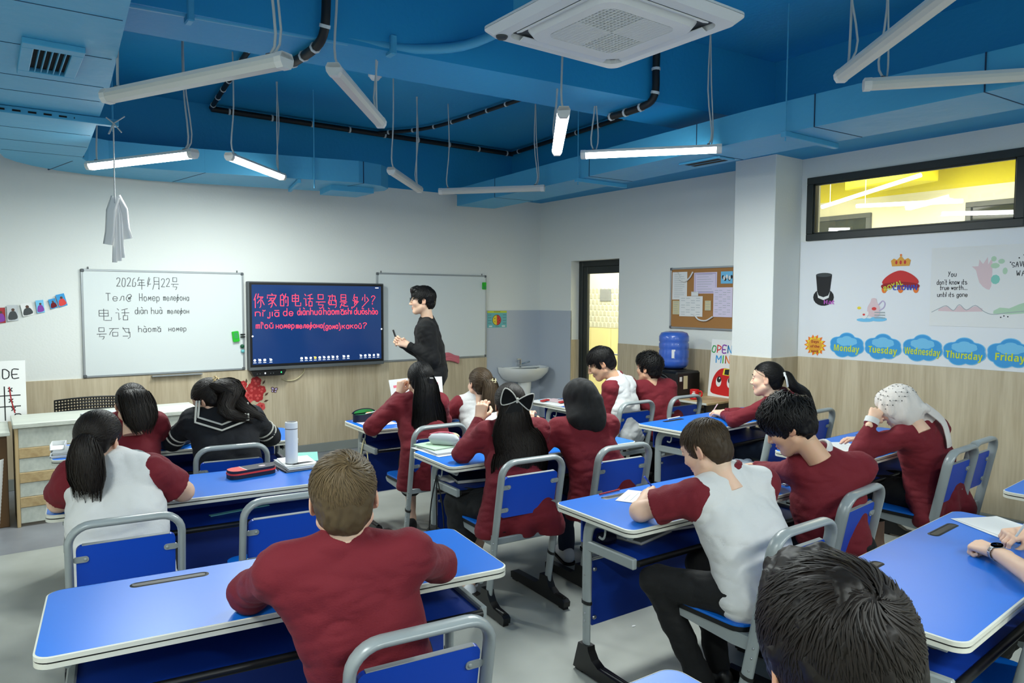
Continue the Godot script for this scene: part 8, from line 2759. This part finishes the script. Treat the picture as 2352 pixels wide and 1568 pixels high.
	part("zip", B.new().tube(smooth([V(-0.09, 0.06, 0.01), V(-0.03, 0.076, 0.004), V(0.04, 0.074, -0.012), V(0.085, 0.055, -0.02)], 4), 0.005, 0.004, 6), M.pink, gc)
	part("lining", B.new().ball(V(0.05, 0.052, -0.024), V(0.045, 0.022, 0.018), Basis.IDENTITY, 12, 8), M.beige, gc)
	part("flap", B.new().tube(smooth([V(0.02, 0.07, -0.02), V(0.06, 0.06, -0.045), V(0.10, 0.02, -0.05)], 4), 0.02, 0.002, 8, V(1, 0, 0)), M.pink, gc)
	var et := thing("tag", "small white tag on the desk in front of the pale pencil case", "tag", V(-3.755, Y, 3.97), -0.3)
	part("card", B.new().box(V(0, 0.002, 0), V(0.045, 0.003, 0.028), 0.001), M.paper, et)
	part("string", B.new().tube([V(0, 0.004, -0.012), V(0.0, 0.006, -0.05)], 0.0012, 0.0012, 5), M.cable_white, et)
	leaf("clear plastic bag with white lace behind the pale pencil case", V(-3.56, Y, 3.80), Vector2(0.17, 0.12), -0.3, 3, "grey_light")
	block("book", "book", "dark teal paperback in the drawer of the bow girl's desk", V(-3.62, 0.5915, 3.93), V(0.26, 0.022, 0.19), -0.25, M.book_teal)
	block("book", "book", "white covered book under the dark teal paperback in the drawer", V(-3.68, 0.5915, 3.84), V(0.24, 0.012, 0.17), 0.12, M.paper)
	var bag := thing("shoulder_bag", "black bag hanging by long straps from the hook of the bow girl's desk", "bag", V(-3.88, 0.64, 3.94))
	m = B.new()
	for s in [-1, 0, 1]: m.tube(smooth([V(0, 0.01, 0.0), V(s * 0.015, -0.15, s * 0.035), V(s * 0.02, -0.33, s * 0.055)], 3), 0.006, 0.003, 6)
	part("strap", m, M.plastic_black, bag)
	part("bag", flesh([[V(0.01, -0.35, -0.06), V(0.01, -0.35, 0.07), 0.045, 0.045], [V(0.01, -0.54, -0.08), V(0.01, -0.54, 0.09), 0.06, 0.06]], 0.012, 0.06, [], 0.006), M.cloth_black, bag)
	part("buckle", B.new().box(V(0.062, -0.46, 0.05), V(0.004, 0.03, 0.012), 0.002), M.steel, bag)
	# phone of the girl in the black headscarf
	var ph := thing("phone", "phone in a brown case held by the girl in the black headscarf", "phone", V(-3.272, 0.955, 3.99), 0.3)
	part("case", B.new().box(Vector3.ZERO, V(0.07, 0.145, 0.009), 0.004, Basis(Vector3.RIGHT, -0.5)), M.case_brown, ph)
	part("screen", B.new().box(Basis(Vector3.RIGHT, -0.5) * V(0, 0, -0.0048), V(0.062, 0.132, 0.001), 0.0, Basis(Vector3.RIGHT, -0.5)), M.plastic_black, ph)
	# the boys' papers and the things in their drawer
	leaf("exercise sheet under the arm of the boy in the white shirt", V(-3.50, Y, 5.26), Vector2(0.21, 0.29), 0.5, 8)
	leaf("paper in front of the boy with tousled hair", V(-2.72, Y, 5.18), Vector2(0.21, 0.27), -0.35, 7)
	block("notebook", "notebook", "white notebook at the right corner of the two boys' desk", V(-2.72, Y, 5.45), V(0.12, 0.01, 0.09), -0.2, M.paper)
	block("book", "book", "grey book in the drawer of the two boys' desk, front of the pile", V(-3.56, 0.5915, 5.24), V(0.26, 0.016, 0.19), 0.18, M.grey)
	block("book", "book", "grey folder lying across the books in the drawer of the two boys' desk", V(-3.44, 0.608, 5.23), V(0.34, 0.012, 0.2), -0.22, M.grey_light)
	var mo := thing("dark_pouch", "small dark pouch in the drawer below the empty pen tray", "pouch", V(-3.77, 0.5915, 5.24))
	m = B.new()
	soft_case(m, 0.09, 0.045, 0.07)
	part("pouch", m, M.navy, mo)
	single("pencil", B.new().tube([V(-0.08, 0.004, 0), V(0.06, 0.004, 0)], 0.004, 0.004, 6), M.rose, "reddish pencil in the pen tray of the two boys' desk", "pencil", V(-3.58, Y + 0.001, 5.07), 0.06)
	# right column
	single("pen", B.new().tube([V(-0.08, 0.005, 0), V(0.07, 0.005, 0)], 0.0055, 0.0055, 8), M.plastic_white, "white pen lying in the tray of the desk by the pillar", "pen", V(-1.66, Y + 0.001, 3.78), 0.1)
	leaf("large white sheet with blue corner on the desk by the door", V(-1.86, Y, 2.56), Vector2(0.3, 0.42), 0.15, 6)
	leaf("sky blue sheet at the far corner of the desk by the door", V(-1.80, Y + 0.0022, 2.47), Vector2(0.22, 0.16), -0.2, 0, "sky_light")
	leaf("pink and white worksheet on the desk by the door", V(-1.78, Y + 0.0045, 2.54), Vector2(0.2, 0.26), 0.35, 5, "pastel_pink")
	for q in [[-1.92, 2.50, 0.3, "left dark red pencil box on the desk by the door"], [-1.84, 2.66, 0.2, "right dark red pencil box on the desk by the door"]]:
		single("pencil_box", B.new().box(V(0, 0.008, 0), V(0.11, 0.014, 0.035), 0.004), M.rose, q[3], "pencil box", V(q[0], Y + 0.007, q[1]), q[2], "red pencil boxes")
	var gl := thing("spectacles", "folded dark rimmed glasses on the desk by the door", "glasses", V(-1.71, Y + 0.007, 2.62), 0.4)
	m = B.new()
	for s in [-1, 1]: m.add(ring_tube(V(s * 0.033, 0.022, 0), Vector3.BACK, 0.022, 0.002, 0.002))
	m.tube([V(-0.011, 0.026, 0), V(0.011, 0.026, 0)], 0.002, 0.002, 6)
	part("frame", m, M.navy, gl)
	for s in [-1, 1]: part("temple", B.new().tube([V(s * 0.056, 0.028, 0), V(s * 0.05, 0.01, -0.11)], 0.002, 0.002, 6), M.navy, gl)
	var bin := thing("dark_bin", "dark bin standing on the floor behind the desk by the door", "bin", V(-1.78, 0, 2.12))
	part("bin", B.new().lathe([Vector2(0, 0), Vector2(0.13, 0.0), Vector2(0.17, 0.5), Vector2(0.175, 0.52), Vector2(0.165, 0.52), Vector2(0.13, 0.03)], Transform3D.IDENTITY, 24), M.plastic_black, bin)
	part("liner", B.new().lathe([Vector2(0.178, 0.44), Vector2(0.182, 0.52), Vector2(0.17, 0.53)], Transform3D.IDENTITY, 24), M.cloth_black, bin)
	var gs := thing("grey_garment", "grey garment lying on the seat of the empty chair by the pillar", "garment", V(-1.62, 0.449, 4.44))
	part("cloth", flesh([[V(-0.12, 0.03, -0.1), V(0.12, 0.03, -0.1), 0.045, 0.04], [V(-0.13, 0.025, 0.06), V(0.13, 0.03, 0.05), 0.05, 0.045], [V(-0.08, 0.03, -0.16), V(0.05, 0.03, 0.08), 0.04, 0.05]], 0.012, 0.05, [[Vector3(0, -1, 0), -0.0]], 0.012), M.jeans_light, gs)
	leaf("white answer sheet with a dark header under the headscarf girl's elbow", V(-1.63, Y, 5.13), Vector2(0.21, 0.3), -0.55, 6)
	single("pen", B.new().tube([V(-0.07, 0.005, 0), V(0.07, 0.005, 0)], 0.004, 0.004, 8), M.ink, "black pen lying on the answer sheet of the headscarf girl", "pen", V(-1.66, Y + 0.002, 5.06), 0.5)
	leaf("upper white sheet under the hands with the watch", V(-2.66, Y + 0.002, 6.40), Vector2(0.21, 0.297), -0.42, 0)
	leaf("lower white sheet under the hands with the watch", V(-2.67, Y, 6.385), Vector2(0.21, 0.297), -0.48, 0)
	single("paper_scrap", B.new().prism(circle(0.012, 7, 0.007), 0.002, flat(V(0, 0.0005, 0))), M.paper, "tiny scrap of white paper on the floor under the boys' desk", "scrap", V(-3.33, 0, 4.99))
